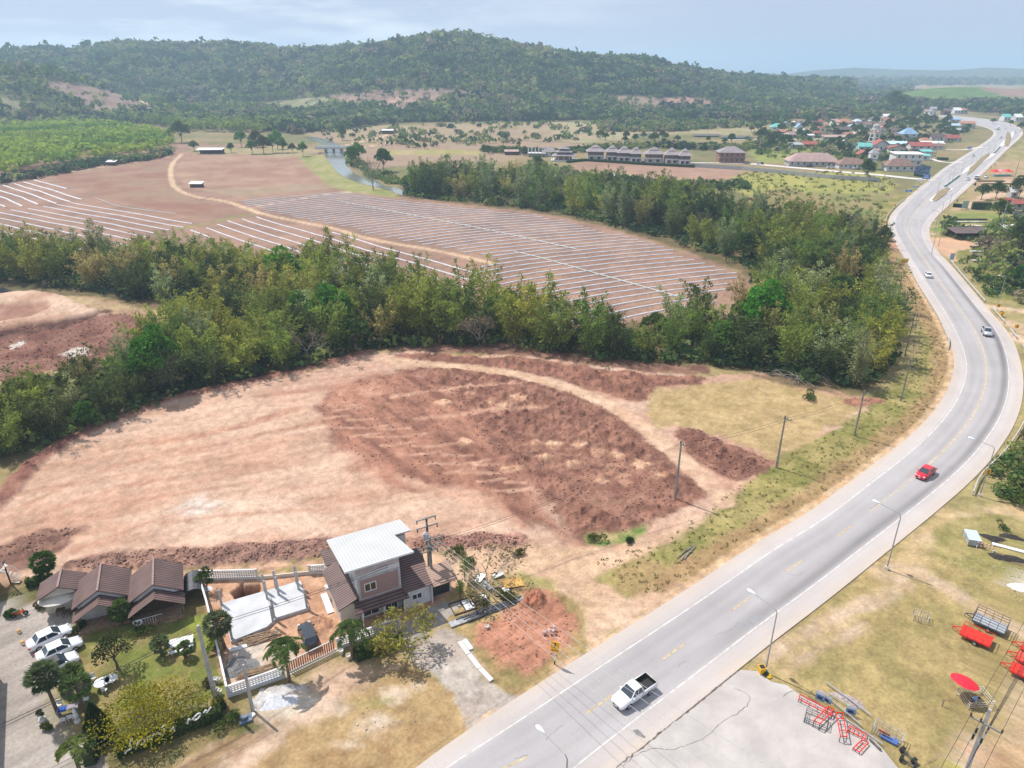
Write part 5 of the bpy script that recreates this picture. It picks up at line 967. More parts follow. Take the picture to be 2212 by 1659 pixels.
bush(98, 1575, 1.1, 'clipped round bush by the yard driveway', 3); bush(154, 1462, 1.1, 'clipped ball bush beside the third white car', 3, 1.5); bush(472, 1530, .75, 'bright green hedge bush at the wall corner', 2); bush(490, 1565, .5, 'low green bush below the wall corner'); bush(178, 1357, 1.5, 'dark clipped shrub in front of the middle hut', 3, 1.6); bush(310, 1370, .5, 'spiky shrub below the heart'); bush(452, 1480, .4, 'low plant by the side wall', 1)
bush(95, 1310, .5, 'bush bed behind the motorcycle', 1); bush(30, 1330, .7, 'dark shrubs at the left yard edge', 2); bush(1035, 1300, .5, 'round potted bush by the glass doors', 0); bush(1100, 1290, .7, 'dry bush beside the scrap pile', 1); bush(1360, 1172, .55, 'green bush on the bottom corner of the plot', 2); bush(1290, 1168, .5, 'weeds at the bottom corner of the plot', 0); bush(1750, 860, .7, 'low bush on the dry grass edge of the plot', 0)
bush(2195, 1055, 1.0, 'big yellow green shrub right of the guard rail', 1); bush(2208, 1085, .9, 'green shrub in the lower row right of the guard rail', 0); bush(2165, 1140, .4, 'weeds by the glass booth', 0); bush(1900, 800, .9, 'pale flowering shrub by the fallen branches', 1); bush(1015, 1220, .7, 'leafy bush behind the tall palm lilies', 2); bush(980, 1200, .6, 'green bush on the berm right of the house', 0); bush(1120, 1195, .5, 'dry scrub on the berm', 1)
# hedges
def hedge(pts, w_, h, label, seed, cols=((.10, .17, .03), (.045, .08, .018))):
    P = [G(*p) for p in pts]; g = np.random.default_rng(seed); cs = []; L_ = sum((b - a).length for a, b in zip(P[:-1], P[1:]))
    for a, b in zip(P[:-1], P[1:]):
        n = int((b - a).length * 190); t = g.uniform(size=n); d = (b - a).normalized(); u = g.uniform(-1, 1, n); v = g.uniform(0, 1, n); f = g.integers(0, 3, n); u = np.where(f == 0, -1 + .1 * g.normal(size=n), np.where(f == 1, 1 + .1 * g.normal(size=n), u)); v = np.where(f == 2, 1 + .06 * g.normal(size=n), v)
        cs.append(np.stack([a.x + (b.x - a.x) * t - d.y * u * w_ / 2, a.y + (b.y - a.y) * t + d.x * u * w_ / 2, v * h], 1))
    c = np.concatenate(cs); k = g.uniform(size=(len(c), 1)); me = leaves('hedge', c, g.normal(size=c.shape), .3, .2, c_(cols[0]) * k + c_(cols[1]) * (1 - k), trleaf, g); o = obj('hedge', me); tag(o, label, 'hedge'); mb = MB()
    for a, b in zip(P[:-1], P[1:]): mb.bar(a + Vector((0, 0, h * .46)), b + Vector((0, 0, h * .46)), w_ * .86, h * .86)
    mb.build('inner_growth', mat('hedge_inner', (.04, .06, .02), .95), o)
hedge([(766, 1425), (868, 1386)], 1.3, 1.3, 'thick clipped green hedge in front of the breeze block wall', 71)
hedge([(255, 1632), (330, 1606), (480, 1545)], 1.0, 1.3, 'dark hedge with white letters along the road side of the garden', 72)
hedge([(196, 1655), (212, 1600), (206, 1570)], 1.0, 1.6, 'dark hedge between the yard driveway and the garden', 73, ((.05, .09, .02), (.03, .05, .015)))
hedge([(60, 1268), (118, 1258)], .8, 1.2, 'dark hedge behind the huts at the left', 74)
# script letters on the hedge
P0, P1 = G(268, 1640), G(460, 1562); nn = Vector((-(P1 - P0).y, (P1 - P0).x, 0)).normalized()
def onplane(x, y):
    o = Vector((0, 0, HCAM)); d = G(x, y) - o; t = (P0 - o).dot(nn) / d.dot(nn); return o + d * t
t = thing('letter_sign', 'white cursive letters standing on the hedge at the front of the garden', 'sign')
c1 = lambda x, y: (.1709 * x, 1375.5 + .1709 * y); c2 = lambda x, y: (378 + .1709 * x, 1375.5 + .1709 * y)
for f, st in ((c1, '1670,1300 1632,1345 1668,1400 1640,1425 1600,1440 1582,1478'), (c1, '1725,1380 1750,1320 1800,1285 1838,1300 1820,1345 1790,1362'), (c1, '1862,1292 1866,1262 1898,1262 1896,1300 1925,1270 1950,1222'), (c1, '1985,1212 2062,1250 2085,1160 2060,1180'), (c1, '2040,1150 2092,1105 2100,1130'), (c1, '2150,1195 2190,1130 2205,1190'), (c2, '158,1100 170,1035 190,1050'), (c2, '215,1050 255,1000 300,962 330,975 300,1025 250,1060 238,1040'), (c2, '362,960 385,925 405,935 398,970 430,925 452,890')):
    pts = smooth([onplane(*f(*p)) for p in VP(st)], 2); MB().tube(pts, .085, 5).build('letter', plast, t)
# ---- boundary walls, breeze blocks, gate
blockm = mat('breeze_block', (.60, .60, .59), .8, .1, 1, brick=(.32, .32, .05, (.72, .72, .70)), col2=(.30, .29, .27))
def wall_line(name, label, pts, h, th, m, cat='wall', cap=None, base=None):
    P = [G(*p) for p in pts]; a = P[0]; o = thing(name, label, cat, (a.x, a.y, 0)); 
    for p, q in zip(P[:-1], P[1:]):
        p, q = p - a, q - a; MB().bar(p + Vector((0, 0, h / 2)), q + Vector((0, 0, h / 2)), th, h).build('wall_panel', m, o)
        if cap: MB().bar(p + Vector((0, 0, h + .05)), q + Vector((0, 0, h + .05)), th + .08, .1).build('coping', cap, o)
    return o
def breeze(label, a, b, h, solid):
    a, b = G(*a), G(*b); L_ = (b - a).length; t = thing('breeze_block_wall', label, 'wall', (a.x, a.y, 0), math.atan2((b - a).y, (b - a).x))
    part('base', wall_w, t, (0, L_, -.09, .09, 0, solid)); part('coping', wall_w, t, (0, L_, -.11, .11, h - .1, h)); part('post', wall_w, t, (-.12, .1, -.13, .13, 0, h + .1)); part('post', wall_w, t, (L_ - .1, L_ + .12, -.13, .13, 0, h + .1))
    mb = MB(); n = int(L_ / .3); z = solid; r_ = 0
    for k in range(n + 1): mb.box(.1 + k * (L_ - .2) / n - .035, .1 + k * (L_ - .2) / n + .035, -.07, .07, solid, h - .1)
    rows_ = max(2, int((h - .1 - solid) / .22))
    for j in range(1, rows_): z = solid + (h - .1 - solid) * j / rows_; mb.box(.1, L_ - .1, -.065, .065, z - .04, z + .04)
    mb.build('block_grid', wall_w, t); return t
breeze('white breeze block front wall left of the gate', (494, 1506), (614, 1464), 1.55, .5)
breeze('white breeze block front wall right of the gate, behind the hedge', (731, 1402), (862, 1356), 1.5, .45)
breeze('white breeze block back wall behind the building site', (436, 1253), (556, 1250), 1.5, .35)
breeze('short breeze block wall beside the small brown shed', (670, 1240), (703, 1238), 1.4, .3)
wall_line('boundary_wall', 'long thin white wall between the lawn and the building site', [(431, 1255), (450, 1318), (470, 1400), (494, 1506)], 1.5, .14, wall_w, cap=wall_w)
wall_line('low_wall', 'low pale wall along the back lane behind the building site', [(557, 1252), (700, 1237)], .5, .15, wall_c); wall_line('low_wall', 'low pale wall behind the huts', [(150, 1268), (431, 1256)], .6, .15, wall_c)
a, b = G(625, 1453), G(727, 1403); L_ = (b - a).length; t = thing('sliding_gate', 'brown slatted sliding gate across the entrance of the building site', 'gate', (a.x, a.y, 0), math.atan2((b - a).y, (b - a).x))
part('frame', frame_w, t, (0, L_, -.04, .04, 1.5, 1.6), (0, L_, -.04, .04, .1, .18)); mb = MB(); n = int(L_ / .26)
for k in range(n): x = .08 + k * (L_ - .2) / n; mb.box(x, x + .13, -.02, .02, .18, 1.5)
mb.build('slats', brownd, t); part('track', kerbm, t, (-.2, L_ + .2, -.35, -.2, 0, .05))
# ---- building site: slab with columns
o = G(0, 0); S = [Vector((-35.6, 67.2, 0)), Vector((-27.0, 71.4, 0)), Vector((-24.6, 66.5, 0)), Vector((-28.0, 64.8, 0)), Vector((-28.7, 63.3, 0)), Vector((-32.1, 61.0, 0))]
t = thing('building_slab', 'bright concrete floor slab of a house under construction', 'slab', (-30, 66, 0)); MB().prism([(p.x + 30, p.y - 66) for p in S], -.3, .45).build('floor', mat('fresh_concrete', (.54, .54, .55), .8, .08, .6, col2=(.44, .44, .45)), t)
MB().prism([(p.x * 1.0 + 30, p.y - 66) for p in S], -.32, .40)
for k, (x, y) in enumerate(((-30.9, 69.4), (-30.2, 68.1), (-29.7, 70.0), (-29.0, 68.8), (-27.35, 70.9), (-26.8, 69.8), (-28.35, 64.9), (-28.1, 63.8), (-24.9, 66.6), (-32.1, 61.4), (-35.4, 67.0))):
    t = thing('concrete_column', 'square grey concrete column with bare rods standing on the new slab', 'column', (x, y, .4 if k < 10 else 0), R(27), 'columns of the new house'); part('shaft', wall_g, t, (-.13, .13, -.13, .13, 0, 2.75)); mb = MB()
    for a in (-1, 1):
        for b in (-1, 1): mb.bar((a * .08, b * .08, 2.75), (a * .08, b * .08, 3.4), .025)
    mb.build('rebar', brownd, t)
# timber, piles, planks
def sticks(q, n, L_, sp, ang, label, m=None, name='timber_pile', cat='timber', spread=12, seed=1, zs=.08, w_=.07):
    r_ = random.Random(seed); mb = MB()
    for k in range(n):
        a = R(ang + r_.uniform(-spread, spread)); c = Vector((r_.uniform(-sp, sp) * .7, r_.uniform(-sp, sp) * .5, .06 + zs * r_.uniform(0, 3))); d = Vector((math.cos(a), math.sin(a), r_.uniform(-.03, .03))) * L_ * r_.uniform(.35, .55); mb.bar(c - d, c + d, w_, w_ * .8)
    o = mb.build(name, m or wood_); o.location = (q[0], q[1], 0); return tag(o, label, cat)
sticks(G(560, 1380), 55, 3.4, 1.1, 20, 'untidy heap of brown sticks beside the new slab', seed=3); sticks(G(560, 1452), 40, 3.6, .8, 22, 'long stack of bamboo poles behind the breeze block wall', seed=4, spread=5)
o = MB().box(-1.9, 1.9, -.05, .05, 0, .1).build('blue_pipe', mat('blue_pipe', (.05, .35, .65), .4)); o.location = (*G(560, 1474)[:2], .05); o.rotation_euler = (0, 0, R(25)); tag(o, 'bright blue pipe lying along the inside of the front wall', 'pipe')
t = thing('plank_stack', 'pale planks stacked beside the left wall of the site', 'planks', (*G(515, 1400)[:2], 0), R(24)); part('plank', frame_w, t, (-.95, .95, -.3, -.02, 0, .12)); part('plank', frame_w, t, (-.95, .95, .02, .3, 0, .12))
o = MB().box(-1.9, 1.9, -.38, .38, 0, .12).build('panel_stack', frame_w); o.location = (*G(707, 1304)[:2], .02); o.rotation_euler = (0, 0, R(-63)); tag(o, 'long white panel stack on the ground left of the house', 'panels')
t = thing('crate_stack', 'blue grey plastic crates stacked on the dirt beside the garden corner', 'crates', (*G(531, 1556)[:2], 0), R(25)); crm = mat('crate_grey', (.16, .20, .26), .6, .2, 4, wave=('X', 3, .4))
for k, (x, y, z) in enumerate(((-.3, -.25, 0), (.35, -.25, 0), (-.3, .3, 0), (.35, .3, 0), (-.1, 0, .32))): part('crate', crm, t, (x - .28, x + .28, y - .22, y + .22, z, z + .3))
t = thing('box', 'small white box lying beside the blue grey crates', 'box', (*G(545, 1548)[:2], 0), R(60)); part('carton', plast, t, (-.3, .3, -.18, .18, 0, .2)); part('lid', frame_w, t, (-.31, .31, -.19, .19, .2, .23))
g = np.random.default_rng(8)
def heap(name, label, cat, q, rx, ry, h, m, seed=1, rz=0):
    n, k_ = 22, 9; V = [(0, 0, h)]; F = []
    for j in range(1, k_ + 1):
        for i in range(n):
            a = i * 6.2832 / n; r_ = j / k_; w_ = 1 + .14 * math.sin(3 * a + seed) + .07 * math.sin(7 * a + seed * 2); V.append((rx * r_ * w_ * math.cos(a), ry * r_ * w_ * math.sin(a), h * (1 - r_) ** 1.1 * (1 + .12 * math.sin(5 * a + j)) - .03 * (j == k_)))
    F += [(0, 1 + i, 1 + (i + 1) % n) for i in range(n)]
    for j in range(k_ - 1): F += [(1 + j * n + i, 1 + (j + 1) * n + i, 1 + (j + 1) * n + (i + 1) % n, 1 + j * n + (i + 1) % n) for i in range(n)]
    o = MB().add(V, F).build(name, m, smooth=True); o.location = (q[0], q[1], .02); o.rotation_euler = (0, 0, rz); return tag(o, label, cat)
heap('gravel_pile', 'grey gravel pile inside the building site', 'gravel', G(520, 1440), 1.9, 1.5, 1.1, mat('grey_gravel', (.33, .32, .31), .95, .3, 6, bump=.8))
heap('gravel_pile', 'white gravel heap outside the front wall under the palm', 'gravel', G(590, 1510), 2.4, 1.6, .45, mat('white_gravel', (.66, .66, .68), .95, .15, 4, bump=.6), 2)
heap('rubbish_heap', 'white bags and scraps by the small tree behind the site', 'rubbish', G(448, 1272), .7, .5, .4, plast, 3)
# scrap on the right of the house
sheetm = mat('corrugated_metal', (.50, .51, .52), .4, .2, 2, metal=.4, wave=('Y', 2.5, .4)); darkmet = mat('dark_steel', (.10, .10, .11), .5, .3, 2, metal=.3)
sticks(G(1058, 1318), 26, 7.5, .9, 28, 'long stack of dark steel sections right of the house', darkmet, 'steel_stack', 'steel', 3, 5, .05, .16)
o = MB().box(-2.0, 2.0, -.45, .45, 0, .12).build('roof_sheets', sheetm); o.location = (*G(1005, 1340)[:2], .1); o.rotation_euler = (0, 0, R(28)); tag(o, 'pale corrugated sheets at the left end of the steel stack', 'metal sheets')
o = MB().box(-1.0, 1.0, -.3, .3, 0, .1).build('roof_sheets', sheetm); o.location = (*G(1118, 1296)[:2], .1); o.rotation_euler = (0, 0, R(28)); tag(o, 'pale corrugated sheets at the right end of the steel stack', 'metal sheets')
for (x, y, r_, lx, ly), lb in (((1000, 1310, 25, 1.5, 1.1), 'dark wooden door frame lying on the dry grass'), ((1035, 1296, 20, 1.2, .9), 'brown frame with a white inlay near the clay pots'), ((1085, 1278, 15, 1.1, .8), 'green framed window leaning in the scrap')):
    t = thing('door_frame', lb, 'frame', (*G(x, y)[:2], .05), R(r_)); part('frame', darkwood, t, (-lx, lx, -ly, -ly + .12, 0, .12), (-lx, lx, ly - .12, ly, 0, .12), (-lx, -lx + .12, -ly + .12, ly - .12, 0, .12), (lx - .12, lx, -ly + .12, ly - .12, 0, .12), (-.06, .06, -ly + .12, ly - .12, 0, .12)); part('inlay', frame_w, t, (.1, lx - .2, -ly + .2, ly - .2, .02, .06))
o = MB().slab([(-1.3, -.7, .25), (1.3, -.8, .1), (1.2, .8, .35), (-1.2, .7, .3)], .04).build('plywood_sheet', yelw); o.location = (*G(1108, 1262)[:2], 0); o.rotation_euler = (0, 0, .3); tag(o, 'sagging plywood sheet in the scrap yard', 'plywood')
for k, (x, y, r_) in enumerate(((1036, 1252, 60), (1052, 1268, 130), (1075, 1245, 30))): o = MB().slab([(-.7, -.4, .1), (.7, -.5, .5), (.7, .5, .4), (-.7, .4, .1)], .04).build('scrap_sheet', sheetm); o.location = (*G(x, y)[:2], 0); o.rotation_euler = (0, 0, R(r_)); tag(o, ('bent grey sheet behind the palm lilies', 'grey sheet leaning below the bare tree', 'pale board on the sand right of the bare tree')[k], 'scrap')
# stones on the mound, kerb strips, logs
g2 = random.Random(4)
for k in range(7):
    o = MB().lathe([(0, 0), (.2, .06), (.24, .2), (.13, .36), (0, .4)], n=6).build('stone', mat('pink_stone', (.50, .36, .33), .85, .2, 3)); q = G(1185, 1368); o.location = (q.x + g2.uniform(-.7, .7), q.y + g2.uniform(-.45, .45), .45 + g2.uniform(0, .25)); o.rotation_euler = (g2.uniform(-1, 1), g2.uniform(-1, 1), g2.uniform(0, 6)); o.scale = (1.2, .8, 1); tag(o, 'pale pink boulder in the little stone pile on the red mound', 'stone', 'stones on the red mound')
for (x0, y0, x1, y1), lb in (((993, 1388, 1012, 1415), 'short pale kerb slab nearest the scrap yard'), ((1013, 1416, 1036, 1445), 'middle broken kerb slab beside the driveway'), ((1037, 1446, 1062, 1472), 'last broken kerb slab toward the road'), ((1003, 1384, 1018, 1405), 'second pale kerb slab beside the shortest one')):
    o = MB().bar(G(x0, y0) + Vector((0, 0, .1)), G(x1, y1) + Vector((0, 0, .1)), .55, .2).build('kerb_slab', kerbm); tag(o, lb, 'kerb')
for k, (a, b) in enumerate((((1462, 1207), (1500, 1180)), ((1470, 1212), (1495, 1192)), ((1478, 1210), (1502, 1182)))): o = MB().tube([G(*a) + Vector((0, 0, .15)), (G(*a) + G(*b)) / 2 + Vector((0, .2, .2)), G(*b) + Vector((0, 0, .15))], .08, 5).build('log', greyb); tag(o, 'bare grey branch in the small pile on the verge grass', 'branch', 'branches on the verge')
# ================================================================== GARDEN TREES AND PALMS
def fanpalm(seed, H, n=95, R_=1.5, col=((.20, .28, .08), (.09, .14, .04))):
    g = np.random.default_rng(seed); cs = []; ds = []; ks = []; a, b = map(c_, col); tp = np.array([g.normal() * .2, g.normal() * .2, H]); tr_ = MB().tube([(0, 0, -.3), tp * .5, tp], [.2, .16, .14], 8, False)
    for i in range(n):
        az = g.uniform(0, 6.28); el = g.uniform(-.95, 1.35); d = np.array([math.cos(az) * math.cos(el), math.sin(az) * math.cos(el), math.sin(el)]); c = tp + d * R_ * .62; u = np.cross(d, [0, 0, 1]); u /= np.linalg.norm(u) + 1e-9; v = np.cross(u, d)
        tr_.bar(Vector(tp), Vector(c), .03)
        for k in range(11):
            t = (k - 5) * .24; e = d * math.cos(t) + u * math.sin(t) + np.array([0, 0, -.25]); cs.append(c + e * R_ * .22); ds.append(e); x = g.uniform(); ks.append((a * x + b * (1 - x)) * (1 if el > -.3 else .8))
    return tr_.mesh('trunk', bark), leaves('crown', np.array(cs), np.array(ds), R_ * .5, .17, np.array(ks), palmleaf, g)
def featherpalm(seed, H, n=13, L_=2.6, col=((.13, .20, .045), (.06, .11, .03)), lean=(0, 0), droop=1.0):
    g = np.random.default_rng(seed); cs = []; ds = []; ks = []; a, b = map(c_, col); tp = np.array([lean[0], lean[1], H]); mb = MB().tube([(0, 0, -.3), tp * np.array([.4, .4, .5]), tp], [.2, .14, .11], 8, False)
    for i in range(n):
        az = i * 2.4 + g.uniform(-.2, .2); el = g.uniform(.35, 1.15); h = np.array([math.cos(az), math.sin(az), 0]); pts = []
        for t in np.linspace(0, 1, 9): pts.append(tp + h * L_ * t * math.cos(el) * 1.05 + np.array([0, 0, L_ * (t * math.sin(el) - droop * .95 * t * t)]))
        mb.tube([pts[0], pts[3], pts[6], pts[8]], [.035, .03, .02, .01], 3, False)
        for t in np.linspace(.12, .99, 30):
            f_ = t * 8; i0 = min(int(f_), 7); p = pts[i0] + (pts[i0 + 1] - pts[i0]) * (f_ - i0); tan = pts[i0 + 1] - pts[i0]; tan /= np.linalg.norm(tan); s = np.cross(tan, [0, 0, 1]); s /= np.linalg.norm(s) + 1e-9; l = L_ * .2 * (1 - abs(t - .45) * 1.1)
            for sg in (-1, 1): e = s * sg + tan * .5 + np.array([0, 0, -.25]); e /= np.linalg.norm(e); cs.append(p + e * l * .5); ds.append(e * 1.0); x = g.uniform(); ks.append(a * x + b * (1 - x))
    me = leaves('crown', np.array(cs), np.array(ds), L_ * .24, .16, np.array(ks), palmleaf, g)
    return mb.mesh('trunk', bark), me
def palm(kind, x, y, H, label, seed, **k):
    t = stemmed(('fan_palm', 'feather_palm')[kind], (fanpalm, featherpalm)[kind](seed, H, **k), label, 'palm', ('trunk', 'crown')); q = G(x, y); t.location = (q.x, q.y, 0); t.rotation_euler = (0, 0, seed); return t
palm(0, 125, 1540, 5.2, 'tall dark fan palm standing in front of the white cars', 601, R_=1.7, col=((.15, .20, .08), (.07, .10, .04)))
palm(0, 183, 1535, 3.6, 'shorter fan palm behind the long garden table', 602, R_=1.5); palm(0, 172, 1500, 2.9, 'fan palm just behind the shorter one near the long table', 603, R_=1.2)
palm(0, 487, 1400, 3.8, 'fan palm at the corner of the new slab by the side wall', 604, R_=1.65, col=((.18, .22, .09), (.09, .12, .05))); palm(0, 262, 1352, 2.2, 'fan palm in front of the middle hut', 605, R_=1.35, col=((.15, .22, .04), (.07, .11, .03)))
palm(0, 108, 1246, 2.6, 'fan palm behind the smallest hut at the plot corner', 606, R_=1.6, col=((.10, .19, .03), (.05, .10, .02))); palm(0, 350, 1415, 1.6, 'small pale fan palm on the lawn', 607, R_=1.1, col=((.18, .24, .09), (.1, .14, .06)), n=60); palm(0, 400, 1420, 1.4, 'fan palm beside the picnic table', 608, R_=.9, n=50)
palm(1, 626, 1472, 4.8, 'tall feather palm beside the sliding gate', 611, L_=3.1); palm(1, 762, 1424, 4.4, 'feather palm inside the wall by the house', 612, L_=2.7)
palm(1, 172, 1664, 2.9, 'feather palm at the bottom left driveway', 613, L_=2.2, n=9, droop=.8, col=((.22, .28, .06), (.10, .15, .03))); palm(1, 466, 1402, 1.1, 'young yellow green palm against the side wall', 614, L_=1.3, n=8, col=((.25, .30, .04), (.14, .2, .03)))
def dracaena(x, y, H, label, seed, n=150, tiers=5):
    g = np.random.default_rng(seed); cs = []; ds = []; ks = []
    for i in range(n):
        z = H * (.35 + .65 * i / n); az = g.uniform(0, 6.28); el = g.uniform(-.2, .6) if i < n * .85 else g.uniform(.4, 1.3); d = np.array([math.cos(az) * math.cos(el), math.sin(az) * math.cos(el), math.sin(el)]); cs.append(np.array([0, 0, z]) + d * .4); ds.append(d); x_ = g.uniform(); ks.append(c_((.26, .36, .10)) * x_ + c_((.08, .16, .03)) * (1 - x_))
    t = stemmed('palm_lily', (MB().tube([(0, 0, -.2), (0, 0, H)], [.08, .05], 6, False).mesh('stem', bark), leaves('foliage', np.array(cs), np.array(ds), .75, .14, np.array(ks), palmleaf, g)), label, 'plant', ('stem', 'foliage')); q = G(x, y); t.location = (q.x, q.y, 0)
dracaena(1004, 1252, 3.6, 'tall palm lily with pale pointed leaves right of the house', 621); dracaena(994, 1290, 2.2, 'shorter palm lily in front of the glass doors', 622, 90)
def ntree(name, x, y, meshes, label, rz=0, s=1, parts=('trunk', 'crown')):
    t = stemmed(name, meshes, label, 'tree', parts); q = G(x, y); t.location = (q.x, q.y, 0); t.rotation_euler = (0, 0, rz); t.scale = (s, s, s); return t
ntree('broadleaf_tree', 255, 1445, tree_mesh(701, 4.6, 2.2, ((.14, .16, .05), (.06, .08, .025)), 9, 110, .4, .32, .16), 'small knotty tree in the middle of the garden lawn')
ntree('spreading_tree', 318, 1572, tree_mesh(702, 3.0, 5.0, ((.37, .30, .012), (.20, .175, .015)), 26, 150, .5, .27, .14, greyb, flat=.28), 'wide flat yellow green tree spreading over the front garden')
ntree('spreading_tree', 418, 1545, tree_mesh(703, 2.6, 3.0, ((.32, .27, .015), (.17, .16, .02)), 10, 70, .4, .26, .1, greyb, flat=.45), 'smaller yellow tree reaching toward the concrete pole')
ntree('flowering_tree', 875, 1405, bare_mesh(704, 4.2, 5, .13, .55, 1100, ((.36, .32, .05), (.22, .19, .05)), .3, None, .12), 'sparse yellow leaved tree in front of the brick house')
ntree('leafless_tree', 1052, 1275, bare_mesh(705, 5.2, 6, .15, .5, 500, ((.30, .26, .10), (.2, .18, .08)), .18, greyb, .05), 'wide bare branched tree standing right of the palm lilies')
ntree('broadleaf_tree', 448, 1275, tree_mesh(706, 3.4, 1.3, ((.10, .16, .04), (.05, .08, .02)), 6, 90, .35, .3, .08), 'slim leafy tree in front of the back breeze block wall')
ntree('leafless_tree', 1850, 790, bare_mesh(707, 7.5, 6, .2, .6, 0, None, .3, greyb, .3), 'tangled leafless grey tree in the scrub near the plot tip')
ntree('leafless_tree', 1035, 745, bare_mesh(708, 7, 6, .2, .6, 700, ((.30, .25, .14), (.22, .17, .1)), .2, greyb, .25), 'dry brown tree in front of the grove at the top of the plot')
ntree('leafless_tree', 806, 410, bare_mesh(709, 14, 5, .35, .5, 300, ((.2, .15, .1), (.15, .12, .08)), .35, greyb, .3), 'bare tree beside the river at the field corner')
ntree('leafless_tree', 1103, 276, bare_mesh(710, 22, 5, .5, .5, 0, None, .3, greyb, .4), 'pale bare tree on the far plain below the ridge')
ntree('leafless_tree', 900, 1550, bare_mesh(704, .01, 1, .001), 'x').name if False else None
# conifer
g = np.random.default_rng(9); n = 1500; z = g.uniform(0, 1, n); a = g.uniform(0, 6.28, n); r_ = (1 - z) ** .7 * 1.15 * (1 + .2 * np.sin(a * 4)) * g.uniform(.75, 1.05, n)
c = np.stack([r_ * np.cos(a), r_ * np.sin(a), .2 + z * 3.6], 1); k = g.uniform(size=(n, 1)); t = stemmed('conifer', (MB().tube([(0, 0, -.2), (0, 0, 3)], [.12, .04], 6).mesh('trunk', bark), leaves('crown', c, np.stack([np.cos(a) * .3, np.sin(a) * .3, np.ones(n)], 1), .45, .18, c_((.06, .11, .03)) * k + c_((.03, .05, .02)) * (1 - k), trleaf, g)), 'dark upright conifer at the garden edge right of the long table', 'tree', ('trunk', 'crown')); q = G(214, 1580); t.location = (q.x, q.y, 0)
t = copy_tree(t); t.location = (G(230, 1600).x, G(230, 1600).y, 0); t.scale = (.8, .8, .7); t['label'] = 'shorter dark conifer just right of the upright one'
# fallen branches at the plot edge
mb = MB(); g2 = random.Random(12)
for k in range(26): a, b = G(1640 + g2.uniform(0, 130), 800 + g2.uniform(-4, 14)), G(1690 + g2.uniform(0, 110), 815 + g2.uniform(0, 22)); mb.tube([a + Vector((0, 0, .5)), (a + b) / 2 + Vector((0, 0, g2.uniform(.6, 1.6))), b + Vector((0, 0, .3))], .045, 4)
tag(mb.build('brushwood', greyb), 'fallen grey branches piled along the upper edge of the dry grass', 'branches', kind='stuff')
# ================================================================== VEHICLES
carglass = mat('car_glass', (.03, .045, .06), .08, .1, 1, spec=.9); rimm = mat('alloy_rim', (.45, .46, .47), .35, .1, 3, metal=.6); trimb = mat('black_trim', (.03, .03, .03), .6, .1, 3)
lampm = mat('headlight', (.6, .62, .65), .15, .05, 3, spec=.8); taill = mat('tail_light', (.45, .02, .02), .3, .1, 3); silverp = mat('silver_paint', (.50, .52, .55), .3, .03, 1, coat=.5, metal=.2); carred = mat('car_red', (.62, .015, .03), .28, .03, 1, coat=.7); carblk = mat('car_dark', (.03, .04, .05), .22, .05, 1, coat=.8)
def loft(mb, secs):
    n = len(secs[0]); V = [p for s in secs for p in s]; m = len(secs)
    mb.add(V, [(i * n + k, i * n + (k + 1) % n, (i + 1) * n + (k + 1) % n, (i + 1) * n + k) for i in range(m - 1) for k in range(n)] + [tuple(range(n))[::-1], tuple(range((m - 1) * n, m * n))]); return mb
def csec(x, w_, zb, zt, k=.9): return [(x, -w_ * .92, zb), (x, -w_, zb + (zt - zb) * .35), (x, -w_ * .985, zb + (zt - zb) * .7), (x, -w_ * k, zt), (x, w_ * k, zt), (x, w_ * .985, zb + (zt - zb) * .7), (x, w_, zb + (zt - zb) * .35), (x, w_ * .92, zb)]
